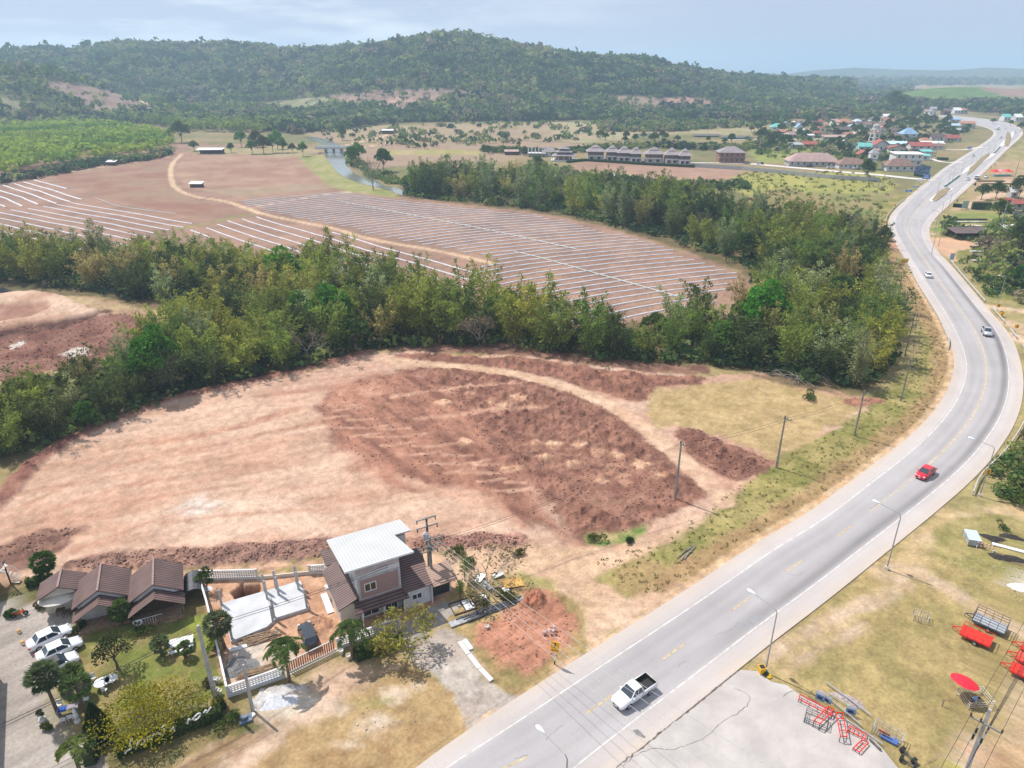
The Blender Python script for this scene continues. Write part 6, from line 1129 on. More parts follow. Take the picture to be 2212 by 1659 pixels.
def vehicle(name, label, q, ang, paint, kind='sedan', cat='car', s=1, z=.05, roofcol=None):
    t = thing(name, label, cat, (q[0], q[1], z), ang); t.scale = (s, s, s)
    L_, W_ = {'sedan': (4.5, .87), 'hatch': (4.2, .86), 'pickup': (5.2, .9)}[kind]; h = L_ / 2
    if kind == 'sedan': pr = [(-h, .74, .42, .78), (-h + .12, .82, .28, .93), (-h + .55, .87, .24, .99), (-1.2, .87, .22, .97), (0, .87, .22, .94), (1.0, .87, .22, .93), (h - .85, .86, .22, .84), (h - .3, .82, .25, .72), (h, .66, .34, .6)]; cab = [(-1.55, -1.02), (1.12, .35)]; zc = (.96, 1.45)
    elif kind == 'hatch': pr = [(-h, .78, .4, .95), (-h + .15, .84, .28, 1.0), (-1.2, .86, .22, .98), (0, .86, .22, .95), (.9, .86, .22, .96), (h - .7, .85, .22, .88), (h - .25, .8, .26, .74), (h, .64, .36, .6)]; cab = [(-1.95, -1.6), (1.05, .3)]; zc = (.96, 1.48)
    else: pr = [(-.55, .9, .35, 1.12), (0, .9, .35, 1.12), (1.0, .9, .35, 1.12), (h - .9, .9, .35, 1.05), (h - .3, .88, .4, .98), (h - .08, .8, .42, .85), (h, .7, .45, .75)]; cab = [(-.62, -.38), (1.28, .55)]; zc = (1.1, 1.72)
    mb = loft(MB(), [csec(*p) for p in pr])
    if kind == 'pickup':
        mb.box(-h + .05, -.56, -.9, -.8, .5, 1.14); mb.box(-h + .05, -.56, .8, .9, .5, 1.14); mb.box(-h, -h + .06, -.9, .9, .55, 1.12); mb.box(-h + .06, -.56, -.8, .8, .5, .62)
        part('bed_liner', trimb, t, (-h + .065, -.57, -.795, .795, .63, .66), (-h + .065, -.57, -.795, -.77, .66, 1.16), (-h + .065, -.57, .77, .795, .66, 1.16), (-h + .065, -h + .1, -.77, .77, .66, 1.14), (-.6, -.57, -.77, .77, .66, 1.16))
        part('bumper', trimb if paint != whitep else silverp, t, (-h - .12, -h, -.8, .8, .42, .58))
    mb.build('body', paint, t, smooth=True)
    (xb0, xt0), (xb1, xt1) = cab; z0, z1 = zc; wb, wt = W_ * .9, W_ * .70
    g_ = MB().add([(xb0, -wb, z0 - .04), (xb1, -wb, z0 - .06), (xb1, wb, z0 - .06), (xb0, wb, z0 - .04), (xt0, -wt, z1), (xt1, -wt, z1), (xt1, wt, z1), (xt0, wt, z1)], [(4, 5, 6, 7), (0, 1, 5, 4), (1, 2, 6, 5), (2, 3, 7, 6), (3, 0, 4, 7)]); g_.build('windows', carglass, t)
    rm = MB().box(xt0 - .03, xt1 + .03, -wt - .02, wt + .02, z1 - .015, z1 + .045)
    for sg in (-1, 1):
        rm.bar((xb1, sg * (wb + .005), z0 - .04), (xt1, sg * (wt + .005), z1), .07); rm.bar((xb0, sg * (wb + .005), z0 - .03), (xt0, sg * (wt + .005), z1), .10); xm = (xb0 + xb1) / 2 - .1; rm.bar((xm, sg * (wb + .008), z0 - .03), ((xt0 + xt1) / 2 - .05, sg * (wt + .008), z1), .06)
    rm.build('roof', roofcol or paint, t)
    wr = .38 if kind == 'pickup' else .32
    for x in ((-1.5, 1.5) if kind == 'pickup' else (-1.33, 1.35)):
        for sg in (-1, 1):
            y = sg * (W_ - .09); wh = obj('wheel', MB().tube([(x, y - .1, wr), (x, y + .1, wr)], wr, 14).mesh('tyre', rubber), t); MB().tube([(x, y + sg * .101, wr), (x, y + sg * .125, wr)], wr * .6, 10).build('rim', rimm, wh)
    for sg in (-1, 1):
        part('headlight', lampm, t, (h - .3, h - .1, sg * .62 - .14, sg * .62 + .14, .62 if kind != 'pickup' else .74, .74 if kind != 'pickup' else .9)); part('tail_light', taill, t, (-h - .015, -h + .2, sg * .72 - .11, sg * .72 + .11, .72, .88))
        part('mirror', paint, t, (xb1 - .35, xb1 - .2, sg * (W_ + .03) - .09, sg * (W_ + .03) + .09, z0, z0 + .14))
    part('grille', trimb, t, (h - .05, h + .012, -.42, .42, .42, .6)); part('number_plate', plast, t, (h + .013, h + .03, -.2, .2, .42, .52)); return t
def wheelpose(fr, rr_, wdt=.8, L_=None, side=1):          # ground points of front and rear wheel on one side
    a, b = G(*fr), G(*rr_); d = (a - b).normalized(); n = Vector((-d.y, d.x, 0)) * side; c = (a + b) / 2 + n * wdt; return (c.x, c.y), math.atan2(d.y, d.x)
q, a = wheelpose((1358.7, 1531.9), (1402, 1502), .82, side=-1); vehicle('pickup_truck', 'white double cab pickup truck with an open black bed driving on the near road', q, a, whitep, 'pickup', 'pickup')
q, a = wheelpose((1999, 1038.5), (2017, 1025), .76, side=-1); vehicle('sedan', 'bright red sedan driving round the bend', q, a, carred, 'sedan')
def rdir(x, y):
    q = G(x, y); i = int(np.argmin((XX - q.x) ** 2 + (YY - q.y) ** 2)); i = min(max(i, 2 * NU), (ns - 3) * NU); d = Vector((XX[i + NU * 2] - XX[i - NU * 2], YY[i + NU * 2] - YY[i - NU * 2], 0)); return q, math.atan2(d.y, d.x)
q, a = rdir(2130, 722); vehicle('pickup_truck', 'silver pickup truck coming down the right lane before the bend', q, a + math.pi, silverp, 'pickup', 'pickup')
q, a = rdir(2004, 598); vehicle('sedan', 'white sedan on the curve above the silver pickup', q, a, whitep, 'sedan')
for fr, rr_, k, lb in (((137.6, 1381.5), (91.4, 1403.7), 'sedan', 'rearmost white sedan parked nearest the huts'), ((159, 1408.8), (112, 1431), 'sedan', 'middle white car of the three parked in the yard'), ((159, 1439.6), (102.5, 1468.6), 'hatch', 'front white car with dark roof, third in the parked row')):
    q, a = wheelpose(fr, rr_, .78, side=1); vehicle('parked_car', lb, q, a, whitep, k, roofcol=blackm if k == 'hatch' else None)
a, b = G(660, 1362), G(674, 1398); d = (a - b); vehicle('parked_car', 'dark blue hatchback parked behind the sliding gate', (a + b) / 2, math.atan2(d.y, d.x), carblk, 'hatch')
vehicle('parked_car', 'dark car at the left picture edge beside the quarry track', G(6, 634), .3, carblk, 'hatch')
FC = {}
for (x, y, dr, pk, k, lb) in ((2089.7, 389, 1, 'w', 'sedan', 'white car ahead of the lorry in the right carriageway'), (2129.3, 384, 1, 'w', 'sedan', 'white car at the right edge beside the lorry'), (2102, 337.5, 0, 'w', 'hatch', 'lone white car in the left carriageway'), (2192.7, 288, 1, 'w', 'hatch', 'white van like car at the far right bend'), (2172, 279, 1, 'w', 'sedan', 'white car behind the box truck at the far bend'), (2162, 298.5, 0, 's', 'sedan', 'silver car left of the planted far median')):
    q, a = rdir(x, y); vehicle('sedan' if k == 'sedan' else 'hatchback', lb, q, a + (math.pi if dr else 0), whitep if pk == 'w' else silverp, k, s=1.05)
for (x, y, pk, k, a, lb) in ((1794.4, 364, 'w', 'pickup', 0, 'white pickup parked before the long brown hall'), (1850.8, 366, 'w', 'pickup', 0, 'white pickup parked before the smaller brown hall'), (1749.7, 361, 'b', 'hatch', .1, 'dark car parked before the long brown hall'), (1637, 355, 's', 'hatch', 1.4, 'silver car at the left end of the car park'), (1645.7, 355, 'b', 'hatch', 1.4, 'dark car beside the silver one in the car park'), (2000, 294, 'w', 'sedan', .2, 'white car parked behind the pink roofed house')):
    vehicle('parked_car', lb, G(x, y), a, {'w': whitep, 's': silverp, 'b': carblk}[pk], k, z=.15)
def lorry(q, a, label, box=False, s=1):
    t = thing('lorry', label, 'truck', (q[0], q[1], .05), a); t.scale = (s, s, s)
    loft(MB(), [csec(1.9, 1.15, .6, 2.5, .9), csec(3.2, 1.15, .6, 2.4, .9), csec(3.6, 1.1, .6, 1.9, .9)]).build('cab', whitep, t); part('windscreen', carglass, t, (3.3, 3.62, -1.0, 1.0, 1.5, 2.15)); part('chassis', trimb, t, (-3.4, 3.5, -.9, .9, .5, .75))
    part('cargo_box' if box else 'tipper_bed', plast if box else silverp, t, (-3.5, 1.7, -1.2, 1.2, .8, 3.3 if box else 2.0)); part('bumper', trimb, t, (3.6, 3.75, -1.1, 1.1, .4, .8))
    for x in (-2.6, -1.5, 2.6):
        for sg in (-1, 1): MB().tube([(x, sg * .95 - .15, .5), (x, sg * .95 + .15, .5)], .5, 12).build('wheel', rubber, t)
q, a = rdir(2110, 387); lorry(q, a + math.pi, 'white tipper lorry driving toward the camera on the highway'); q, a = rdir(2155, 280); lorry(q, a, 'white box truck at the far bend', True)
def motorbike(q, a, label, rider=None, body=redm, s=1):
    t = thing('motorcycle', label, 'motorcycle', (q[0], q[1], .03), a); t.scale = (s,) * 3
    for x in (-.62, .62): w_ = MB().tube([(x, -.05, .3), (x, .05, .3)], .3, 12).build('wheel', rubber, t); MB().tube([(x, -.06, .3), (x, .06, .3)], .12, 8).build('hub', rimm, w_)
    loft(MB(), [[(x, -w_, z0), (x, -w_, z1), (x, w_, z1), (x, w_, z0)] for x, w_, z0, z1 in ((-.75, .08, .6, .72), (-.3, .14, .4, .78), (.1, .12, .35, .62), (.4, .1, .5, .85), (.55, .06, .7, .9))]).build('body', body, t)
    part('seat', trimb, t, (-.6, .1, -.13, .13, .73, .82)); mb = MB(); mb.bar((.62, 0, .3), (.42, 0, 1.0), .06); mb.bar((.4, -.33, 1.02), (.4, .33, 1.02), .035); mb.build('handlebar', trimb, t)
motorbike(G(44, 1331), R(25), 'orange and black motorcycle parked beside the plant bed in the yard', body=orangp)
# people: one continuous skinned body
def person(label, joints, edges, radii, loc, rz, shirt, trousers, skin, hair=True, s=1, cutz=None):
    me = bpy.data.meshes.new('body'); me.from_pydata([Vector(j) for j in joints], edges, []); me.update(); o = bpy.data.objects.new('person', me); C.objects.link(o)
    m = o.modifiers.new('s', 'SKIN'); 
    for i, r_ in enumerate(radii): me.skin_vertices[0].data[i].radius = (r_, r_)
    me.skin_vertices[0].data[0].use_root = True
    o.modifiers.new('ss', 'SUBSURF').levels = 1; dg = bpy.context.evaluated_depsgraph_get(); dg.update(); nm = bpy.data.meshes.new_from_object(o.evaluated_get(dg)); o.modifiers.clear(); o.data = nm; nm.materials.clear()
    for mm in (shirt, trousers, skin): nm.materials.append(mm)
    for p in nm.polygons: c = p.center; p.material_index = cutz(c)
    nm.shade_smooth(); o.location = loc; o.rotation_euler = (0, 0, rz); o.scale = (s, s, s); tag(o, label, 'person'); return o
skinm = mat('skin', (.36, .20, .13), .6, .05, 5); shirtb = mat('light_blue_shirt', (.30, .48, .70), .8, .1, 4); jeans = mat('dark_blue_trousers', (.04, .07, .14), .85, .15, 4); hairm = mat('black_hair', (.012, .01, .01), .7, .1, 5); shirtw = mat('pale_shirt', (.5, .5, .52), .8, .1, 4); shirtr = mat('dark_red_shirt', (.3, .03, .03), .8, .1, 4)
# crouching person: pelvis, chest, neck, head, arms forward and down, legs folded
J = [(0, 0, .38), (.16, 0, .58), (.36, 0, .78), (.47, 0, .84), (.60, 0, .90), (.36, -.19, .76), (.52, -.24, .52), (.70, -.14, .34), (.36, .19, .76), (.52, .24, .52), (.70, .14, .34), (.0, -.11, .36), (.34, -.2, .46), (.12, -.16, .07), (.28, -.17, .04), (.0, .11, .36), (.34, .2, .46), (.12, .16, .07), (.28, .17, .04)]
E_ = [(0, 1), (1, 2), (2, 3), (3, 4), (2, 5), (5, 6), (6, 7), (2, 8), (8, 9), (9, 10), (0, 11), (11, 12), (12, 13), (13, 14), (0, 15), (15, 16), (16, 17), (17, 18)]
Rr = [.15, .15, .15, .055, .10, .075, .05, .035, .075, .05, .035, .1, .075, .05, .04, .1, .075, .05, .04]
def crouch_mat(c): return 2 if (c.x > .44 and c.z > .8) or (c.x > .62 and c.z < .45) else (1 if c.z < .47 and c.x < .45 else 0)
def fingers(o, hands, m, cur=-1):
    for hx, hy, hz in hands:
        mb = MB()
        for k in range(4): y = hy + (k - 1.5) * .02; l = (.06, .075, .07, .055)[k]; mb.tube([(hx, y, hz), (hx + l * .6, y, hz - .02), (hx + l * .85, y, hz - .05)], [.01, .009, .008], 5)
        mb.tube([(hx - .02, hy + .04, hz), (hx + .02, hy + .065, hz - .02), (hx + .035, hy + .055, hz - .045)], [.011, .01, .009], 5); mb.build('fingers', m, o)
qp = Vector((47.7, 53.0, 0)); P = person('person in a light blue shirt crouching inside the metal cage under the red parasol', J, E_, Rr, (qp.x, qp.y, .15), R(-60), shirtb, jeans, skinm, cutz=crouch_mat)
MB().lathe([(.0, .13), (.07, .11), (.112, .04), (.115, -.02), (.09, -.07)], (.585, 0, .94), 10).build('hair', hairm, P, smooth=True); fingers(P, ((.71, -.14, .33), (.71, .14, .33)), skinm)
def rider(q, a, label, shirt, bl, body):
    motorbike(q, a, bl, body=body)
    J = [(-.1, 0, .88), (0, 0, 1.12), (.05, 0, 1.36), (.07, 0, 1.46), (.09, 0, 1.6), (.05, -.2, 1.34), (.14, -.26, 1.12), (.36, -.28, 1.06), (.05, .2, 1.34), (.14, .26, 1.12), (.36, .28, 1.06), (0, -.13, .86), (.36, -.17, .78), (.22, -.17, .35), (.34, -.17, .3), (0, .13, .86), (.36, .17, .78), (.22, .17, .35), (.34, .17, .3)]
    o = person(label, J, E_, Rr, (q[0], q[1], .03), a, shirt, jeans, skinm, cutz=lambda c: 2 if c.z > 1.44 else (1 if c.z < .93 else 0)); MB().lathe([(0, .15), (.1, .12), (.14, .02), (.13, -.06)], (.08, 0, 1.62), 10).build('helmet', shirt, o, smooth=True)
for (x, y, dr, lb, sh, bl, bm_) in ((2067.6, 436, 1, 'rider in pale shirt on the motorcycle at the road edge', shirtw, 'small motorcycle riding along the right road edge', trimb), (2140, 363.5, 1, 'rider in dark red on the left of two far motorcycles', shirtr, 'left one of two far motorcycles near the red tents', redm), (2149.5, 359, 1, 'rider in blue on the right of two far motorcycles', shirtb, 'right one of two far motorcycles near the red tents', trimb)):
    q, a = rdir(x, y); rider(q, a + math.pi, lb, sh, bl, bm_)
# ================================================================== LAMPS, POLES, WIRES
lampw = mat('lamp_shell', (.72, .74, .76), .4, .05, 2); postm = mat('lamp_post_steel', (.36, .36, .36), .5, .1, 2, metal=.3)
def roadside(q):
    i = int(np.argmin((XX - q.x) ** 2 + (YY - q.y) ** 2)); r_ = i // NU; j = r_ * NU + NU // 2; return Vector((XX[j] - q.x, YY[j] - q.y, 0)).normalized()
LAMP = None
def lamp(q, label, H=8.5, d=None, s=1):
    global LAMP
    d = d or roadside(q)
    if LAMP is None:
        t = LAMP = thing('street_lamp', label, 'street lamp'); MB().tube([(0, 0, 0), (0, 0, 8.3), (.25, 0, 8.65), (2.6, 0, 9.0)], [.1, .06, .05, .04], 8).build('post', postm, t); part('base', kerbm, t, (-.2, .2, -.2, .2, 0, .45))
        hd = loft(MB(), [[(x, w_ * math.cos(a), z + h_ * math.sin(a)) for a in [k * math.pi / 4 for k in range(8)]] for x, w_, h_, z in ((2.5, .05, .05, 8.99), (2.75, .11, .09, 9.03), (3.05, .22, .13, 9.07), (3.35, .24, .13, 9.1), (3.6, .12, .07, 9.1))]).build('lamp_head', lampw, t, smooth=True)
    else: t = copy_tree(LAMP)
    t.location = (q.x, q.y, 0); t.rotation_euler = (0, 0, math.atan2(d.y, d.x)); t['label'] = label; t.scale = (s, s, s); return t
b3 = G(1225.5, 1638.7, 8.4); b3.z = 0; hd3 = G(1176, 1583, 9.05); hd3.z = 0
lamp(b3, 'street lamp whose head hangs over the road at the bottom centre', d=(hd3 - b3).normalized())
def lampV(x, y, hx, hy, label, H=8.4): q = G(x, y); h_ = G(hx, hy, 9.05); h_.z = 0; return lamp(q, label, d=(h_ - q).normalized())
lampV(1653, 1452, 1624, 1279, 'street lamp beside the yellow bin right of the near road'); lampV(1915, 1230, 1893, 1084, 'street lamp on the dry grass right of the road, second from the bottom'); lampV(2115.5, 1072, 2103, 948, 'street lamp beside the chevron sign at the right guard rail')
lampV(2154, 661, 2133, 600, 'street lamp at the dirt turnoff right of the bend'); lampV(2213, 705, 2185, 645, 'street lamp at the right picture edge by the bend')
for (x, y), lb in (((2047.5, 456), 'street lamp right of the road near the dark hedge'), ((2028.8, 480), 'street lamp on the green lot, tallest of three'), ((2017.8, 504), 'street lamp on the green lot nearest the road'), ((2027, 531), 'street lamp at the orange earth patch'), ((2012, 548), 'street lamp by the curve above the guard rail'), ((1941, 600), 'x')):
    if lb != 'x': lamp(G(x, y), lb)
for k, (x, y) in enumerate(((2022.8, 423.4), (2046, 406), (2055.7, 395.6), (2075.5, 379.4), (2096, 363.3), (2116.5, 350), (2132.6, 341.4), (2145.8, 331.8), (2168, 311), (2181, 298))):
    lamp(G(x, y), 'lamp post standing in the highway median', d=Vector((-1, .3, 0)).normalized())['group'] = 'median lamps'
poled = mat('weathered_pole', (.23, .22, .20), .9, .25, 1.5)
def upole(q, H, label, name='utility_pole', m=polec, arms=1, d=None, w0=.26, arm_w=1.6):
    t = thing(name, label, 'utility pole', (q.x, q.y, 0)); d = d if d is not None else roadside(q); a = math.atan2(d.y, d.x); t.rotation_euler = (0, 0, a)
    MB().add([(sx * w, sy * w, z) for z, w in ((0, w0 / 2), (H, w0 / 3)) for sx, sy in ((-1, -1), (1, -1), (1, 1), (-1, 1))], [(3, 2, 1, 0), (4, 5, 6, 7), (0, 1, 5, 4), (1, 2, 6, 5), (2, 3, 7, 6), (3, 0, 4, 7)]).build('pole', m, t)
    for k in range(arms):
        z = H - .5 - k * 1.3; ar = part('crossarm', poled, t, (-arm_w / 2 + .5, arm_w / 2 + .5, -.22, -.1, z, z + .12))
        for x in (-arm_w / 2 + .6, .5, arm_w / 2 + .4): MB().lathe([(.05, 0), (.07, .08), (.04, .12), (.06, .2), (0, .24)], (x, -.16, z + .12), 6).build('insulator', trimb, ar)
    return t, H
TOPS = []
for x, y, yt, lb in ((1458, 1078, 951.5, 'utility pole at the right corner of the dug soil'), (1677, 1010, 898, 'utility pole at the lower edge of the dry grass'), (1845.5, 941.5, 843, 'utility pole near the right tip of the plot'), (1945.5, 866, 776, 'utility pole on the verge with a double crossarm'), (1954, 770, 675, 'tall utility pole behind the verge scrub'), (1939.5, 701, 633, 'utility pole in the scrub near the guard rail end'), (1935, 655, 593, 'utility pole at the edge of the scrub, further up the bend'), (1907, 610, 560, 'utility pole rising from the bushes near the yellow sign'), (1880, 556, 520, 'farthest utility pole beside the orange earth')):
    H = max(7.5, min(13, topz((x, y), yt))); upole(G(x, y), H, lb, m=poled, arms=2 if y < 960 else 1, arm_w=1.3); p = G(x, y); TOPS.append(Vector((p.x, p.y, H - .35)))
mb_w = MB()
def wire(a, b, sag=.6, r=.03, n=14, label=None, m=None):
    P = [a + (b - a) * (k / n) + Vector((0, 0, -4 * sag * (k / n) * (1 - k / n))) for k in range(n + 1)]; o = MB().tube(P, r, 3, False).build('power_line', m or wirem); tag(o, label, 'cable', None); return o
wirem = mat('wire_dark', (.03, .03, .03), .6); wirel = mat('wire_pale', (.62, .62, .60), .5)
for k in range(len(TOPS) - 1):
    for j, dz in enumerate((0, -.5)): o = wire(TOPS[k] + Vector((.5, 0, dz)), TOPS[k + 1] + Vector((.5, 0, dz)), .5, .022, 8, 'thin dark cable strung between the roadside utility poles'); o['group'] = 'roadside cables'
H1_ = topz((466, 1513), 1351); H2_ = topz((546.3, 1535.3), 1436); p1 = G(466, 1513); p2 = G(546.3, 1535.3)
upole(p1, H1_, 'tall concrete pole at the garden corner beside the boundary wall', 'concrete_pole', polec, 0, w0=.34); upole(p2, H2_, 'shorter concrete pole in front of the breeze block wall', 'concrete_pole', polec, 0, w0=.26)
# transformer pole pair behind the house
tp = thing('transformer_pole', 'twin concrete poles with crossarms and a grey transformer behind the brick house', 'utility pole', (*G(934, 1271)[:2], 0), R(27)); HT = topz((934, 1271), 1160)
for (x, y), H in (((0, 0), HT), ((.4, 1.9), HT + 1.6)): MB().add([(x + sx * w, y + sy * w, z) for z, w in ((0, .17), (H, .11)) for sx, sy in ((-1, -1), (1, -1), (1, 1), (-1, 1))], [(3, 2, 1, 0), (4, 5, 6, 7), (0, 1, 5, 4), (1, 2, 6, 5), (2, 3, 7, 6), (3, 0, 4, 7)]).build('pole', poled, tp)
for z, y, x0, x1 in ((HT + 1.5, 1.75, -1.0, 1.6), (HT + .3, 1.75, -1.0, 1.8), (HT - .3, -.2, -.6, 1.9), (HT - 1.2, -.2, -1.0, 1.3), (HT - 1.9, -.2, -1.2, 1.0)):
    ar = MB().bar((x0, y, z), (x1, y, z + .05), .13).build('crossarm', poled, tp)
    for x in (x0 + .1, (x0 + x1) / 2, x1 - .1): MB().lathe([(.05, -.45), (.08, -.4), (.05, -.35), (.08, -.25), (.05, -.2), (.08, -.1), (.04, 0)], (x, y, z - .05), 7).build('insulator', trimb, ar)
MB().lathe([(.28, 0), (.34, .08), (.34, .8), (.2, .9), (0, .95)], (-.1, 1.0, HT - .9), 12).build('transformer', silverp, tp); MB().bar((-.4, 1.0, HT - .95), (.6, 1.0, HT - .95), .9, .1).build('platform', poled, tp)
q0 = G(934, 1271)
for k in range(4):
    e = G(1575 + 30 * k, 1730 - 24 * k, 9.2); wire(Vector((q0.x - .6 + .45 * k, q0.y + .2 * k, HT - .6)), e, .8, .022, 16, 'pale power line running from the transformer poles across the road', wirel)['group'] = 'power lines over the road'
for k in range(2):
    wire(Vector((q0.x, q0.y, HT - 1.6 - .35 * k)), Vector((p1.x, p1.y, H1_ - .35 - .3 * k)), .5, .03, 14, 'thick dark cable from the transformer poles to the garden pole')['group'] = 'cables over the garden'
    wire(Vector((p1.x, p1.y, H1_ - .35 - .3 * k)), Vector((p1.x, p1.y, H1_ - .35 - .3 * k)) + (p1 - q0).normalized() * 32 + Vector((0, 0, -.5)), .5, .03, 10, 'dark cable continuing left over the yard')['group'] = 'cables over the yard'
    wire(Vector((p2.x, p2.y, H2_ - .2 - .5 * k)), Vector((p2.x, p2.y, H2_ - .6 - .5 * k)) + (p1 - q0).normalized() * 38, .4, .02, 10, 'thin dark wire running left from the shorter concrete pole')['group'] = 'wires from the shorter pole'
    wire(Vector((q0.x, q0.y, HT - .8 - .4 * k)), TOPS[0] + Vector((0, 0, -.3 * k)), 1.0, .022, 14, 'dark cable between the transformer poles and the plot corner pole')['group'] = 'cables along the plot'
# bottom right pole with crossarm and its wires
pr_ = Vector((39.7, 42.06, 0)); tp = thing('utility_pole', 'big concrete pole with a wide crossarm and switches at the bottom right', 'utility pole', (pr_.x, pr_.y, 0), R(-47))
MB().add([(sx * w, sy * w, z) for z, w in ((0, .19), (11.5, .12)) for sx, sy in ((-1, -1), (1, -1), (1, 1), (-1, 1))], [(3, 2, 1, 0), (4, 5, 6, 7), (0, 1, 5, 4), (1, 2, 6, 5), (2, 3, 7, 6), (3, 0, 4, 7)]).build('pole', polec, tp)
ar = MB().bar((-1.1, -.2, 10.0), (1.3, -.2, 10.0), .12).build('crossarm', poled, tp)
for x in (-1.05, -.3, 1.25): MB().lathe([(.06, 0), (.1, .1), (.06, .16), (.1, .26), (.04, .32), (0, .34)], (x, -.2, 10.06), 8).build('insulator', mat('brown_insulator', (.10, .05, .04), .3), ar)
for y in (-.3, .3): MB().bar((y, -1.6, 9.0), (y, .3, 9.0), .11).build('crossarm', poled, tp)
for x, y in ((-.3, -1.5), (.3, -1.5), (-.3, -.7)): MB().lathe([(.05, 0), (.09, .06), (.09, .5), (.04, .56)], (x, y, 9.06), 8).build('switch', trimb, tp)
ex = Matrix.Rotation(R(-47), 3, 'Z')
for k, x in enumerate((-1.05, -.3, 1.25)):
    a_ = Vector((pr_.x, pr_.y, 0)) + ex @ Vector((x, -.2, 10.4)); dv = ex @ Vector((0, 1, 0)); wire(a_, a_ + dv * 40, .6, .02, 12, 'dark overhead wire fixed to the crossarm of the bottom right pole')['group'] = 'wires of the bottom right pole'; wire(a_, a_ - dv * 25, .4, .02, 10, 'dark overhead wire fixed to the crossarm of the bottom right pole')['group'] = 'wires of the bottom right pole'
for k in range(4): a_ = Vector((pr_.x + .2, pr_.y, 7.4 - .25 * k)); wire(a_, a_ + ex @ Vector((.25 * k, 40, .3)), .7, .025, 12, 'lower dark cable of the bundle at the bottom right pole')['group'] = 'cable bundle at the bottom right'; wire(a_, a_ + ex @ Vector((-.1 * k, -14, -.5)), .3, .025, 8, 'lower dark cable of the bundle at the bottom right pole')['group'] = 'cable bundle at the bottom right'
# far village poles
for k, (x, y, H) in enumerate(((1640, 325, 10), (1703, 303, 9), (1742, 316, 10), (1775, 320, 12), (1840, 322, 9), (2010, 352, 12), (2020, 340, 11), (2036, 325, 10), (2072, 295, 11), (2080, 296, 11), (1905, 410, 10), (1894, 420, 8), (1060, 300, 12), (985, 312, 12), (1225, 300, 14), (1350, 285, 14), (2155, 515, 13), (2190, 390, 12))):
    upole(G(x, y), H, 'slim utility pole among the village houses and fields', m=polec, arms=1 if k % 3 == 0 else 0, w0=.4)[0]['group'] = 'village utility poles'
# ================================================================== GUARD RAILS AND SIGNS
railm = mat('guard_rail', (.58, .57, .55), .5, .15, 2, metal=.2); postw = mat('rail_post', (.55, .53, .50), .7, .1, 2)
def rail(pts, label):
    P = smooth([G(*p) for p in VP(pts)], 1); t = thing('guard_rail', label, 'guard rail', tuple(P[0])); o = P[0]; L_ = [0]
    for a, b in zip(P[:-1], P[1:]): L_.append(L_[-1] + (b - a).length)
    mb = MB()
    for a, b in zip(P[:-1], P[1:]): mb.bar(a - o + Vector((0, 0, .68)), b - o + Vector((0, 0, .68)), .12, .34)
    mb.build('beam', railm, t); n = max(2, int(L_[-1] / 4)); k = 0
    for i in range(min(n + 1, 60)):
        s = L_[-1] * i / n
        while k < len(L_) - 2 and L_[k + 1] < s: k += 1
        p = P[k] + (P[k + 1] - P[k]) * ((s - L_[k]) / max(1e-6, L_[k + 1] - L_[k])) - o; part('post', postw, t, (p.x - .07, p.x + .07, p.y + .02, p.y + .16, 0, .8))
rail('1946,548 1962,578 1982,618 2009,661 2029,694 2042,724 2050,740 2045,756', 'long guard rail along the inner left edge of the bend'); rail('1911,496 1914,470 1931,449 1955,431', 'short curved guard rail left of the far bend'); rail('2049,562 2085,606 2126,653', 'straight guard rail right of the bend, upper one'); rail('2142,668 2168,699', 'short guard rail between the two dirt turnoffs'); rail('2181,715 2195,733', 'shortest guard rail by the lower dirt turnoff')
rail('2209,750 2219,790 2225,850 2216,906 2194,946 2165,986 2139,1010 2114,1035 2100,1070', 'long curved guard rail round the outside of the bend')
signy = mat('sign_yellow', (.80, .42, .02), .5, .03, 2); signb = mat('sign_blue', (.03, .17, .55), .5, .05, 2); signk = mat('sign_black', (.02, .02, .02), .6)
def txt(parent, s, size, loc, m, rot=(R(90), 0, 0), ext=.004):
    cu = bpy.data.curves.new('text', 'FONT'); cu.body = s; cu.size = size; cu.align_x = 'CENTER'; cu.align_y = 'CENTER'; cu.extrude = ext; o = bpy.data.objects.new('lettering', cu); C.objects.link(o); dg = bpy.context.evaluated_depsgraph_get(); me = bpy.data.meshes.new_from_object(o.evaluated_get(dg)); bpy.data.objects.remove(o); me.materials.clear(); me.materials.append(m); o = obj('lettering', me, parent); o.location = loc; o.rotation_euler = rot; return o
def sign(q, label, rz, w_, h, z, m, legs=1, deco=None, legm=None, cat='sign', tilt=0):
    t = thing('road_sign', label, cat, (q.x, q.y, 0), R(rz)); part('panel', m, t, (-w_ / 2, w_ / 2, -.03, .03, z, z + h))
    for x in ((0,) if legs == 1 else (-w_ * .35, w_ * .35)): lg = part('post', legm or frame_w, t, (x - .06, x + .06, .04, .14, .5, z + h * .8)); part('post_foot', signk, lg, (x - .065, x + .065, .035, .145, 0, .5))
    if deco: deco(t, z, h, w_)
    return t
def chev(t, z, h, w_): MB().add([(-w_ * .1, -.045, z + h * .5), (w_ * .18, -.045, z + h * .88), (w_ * .38, -.045, z + h * .88), (w_ * .1, -.045, z + h * .5), (w_ * .38, -.045, z + h * .12), (w_ * .18, -.045, z + h * .12)], [(0, 3, 2, 1), (0, 5, 4, 3)]).build('chevron', signk, t)
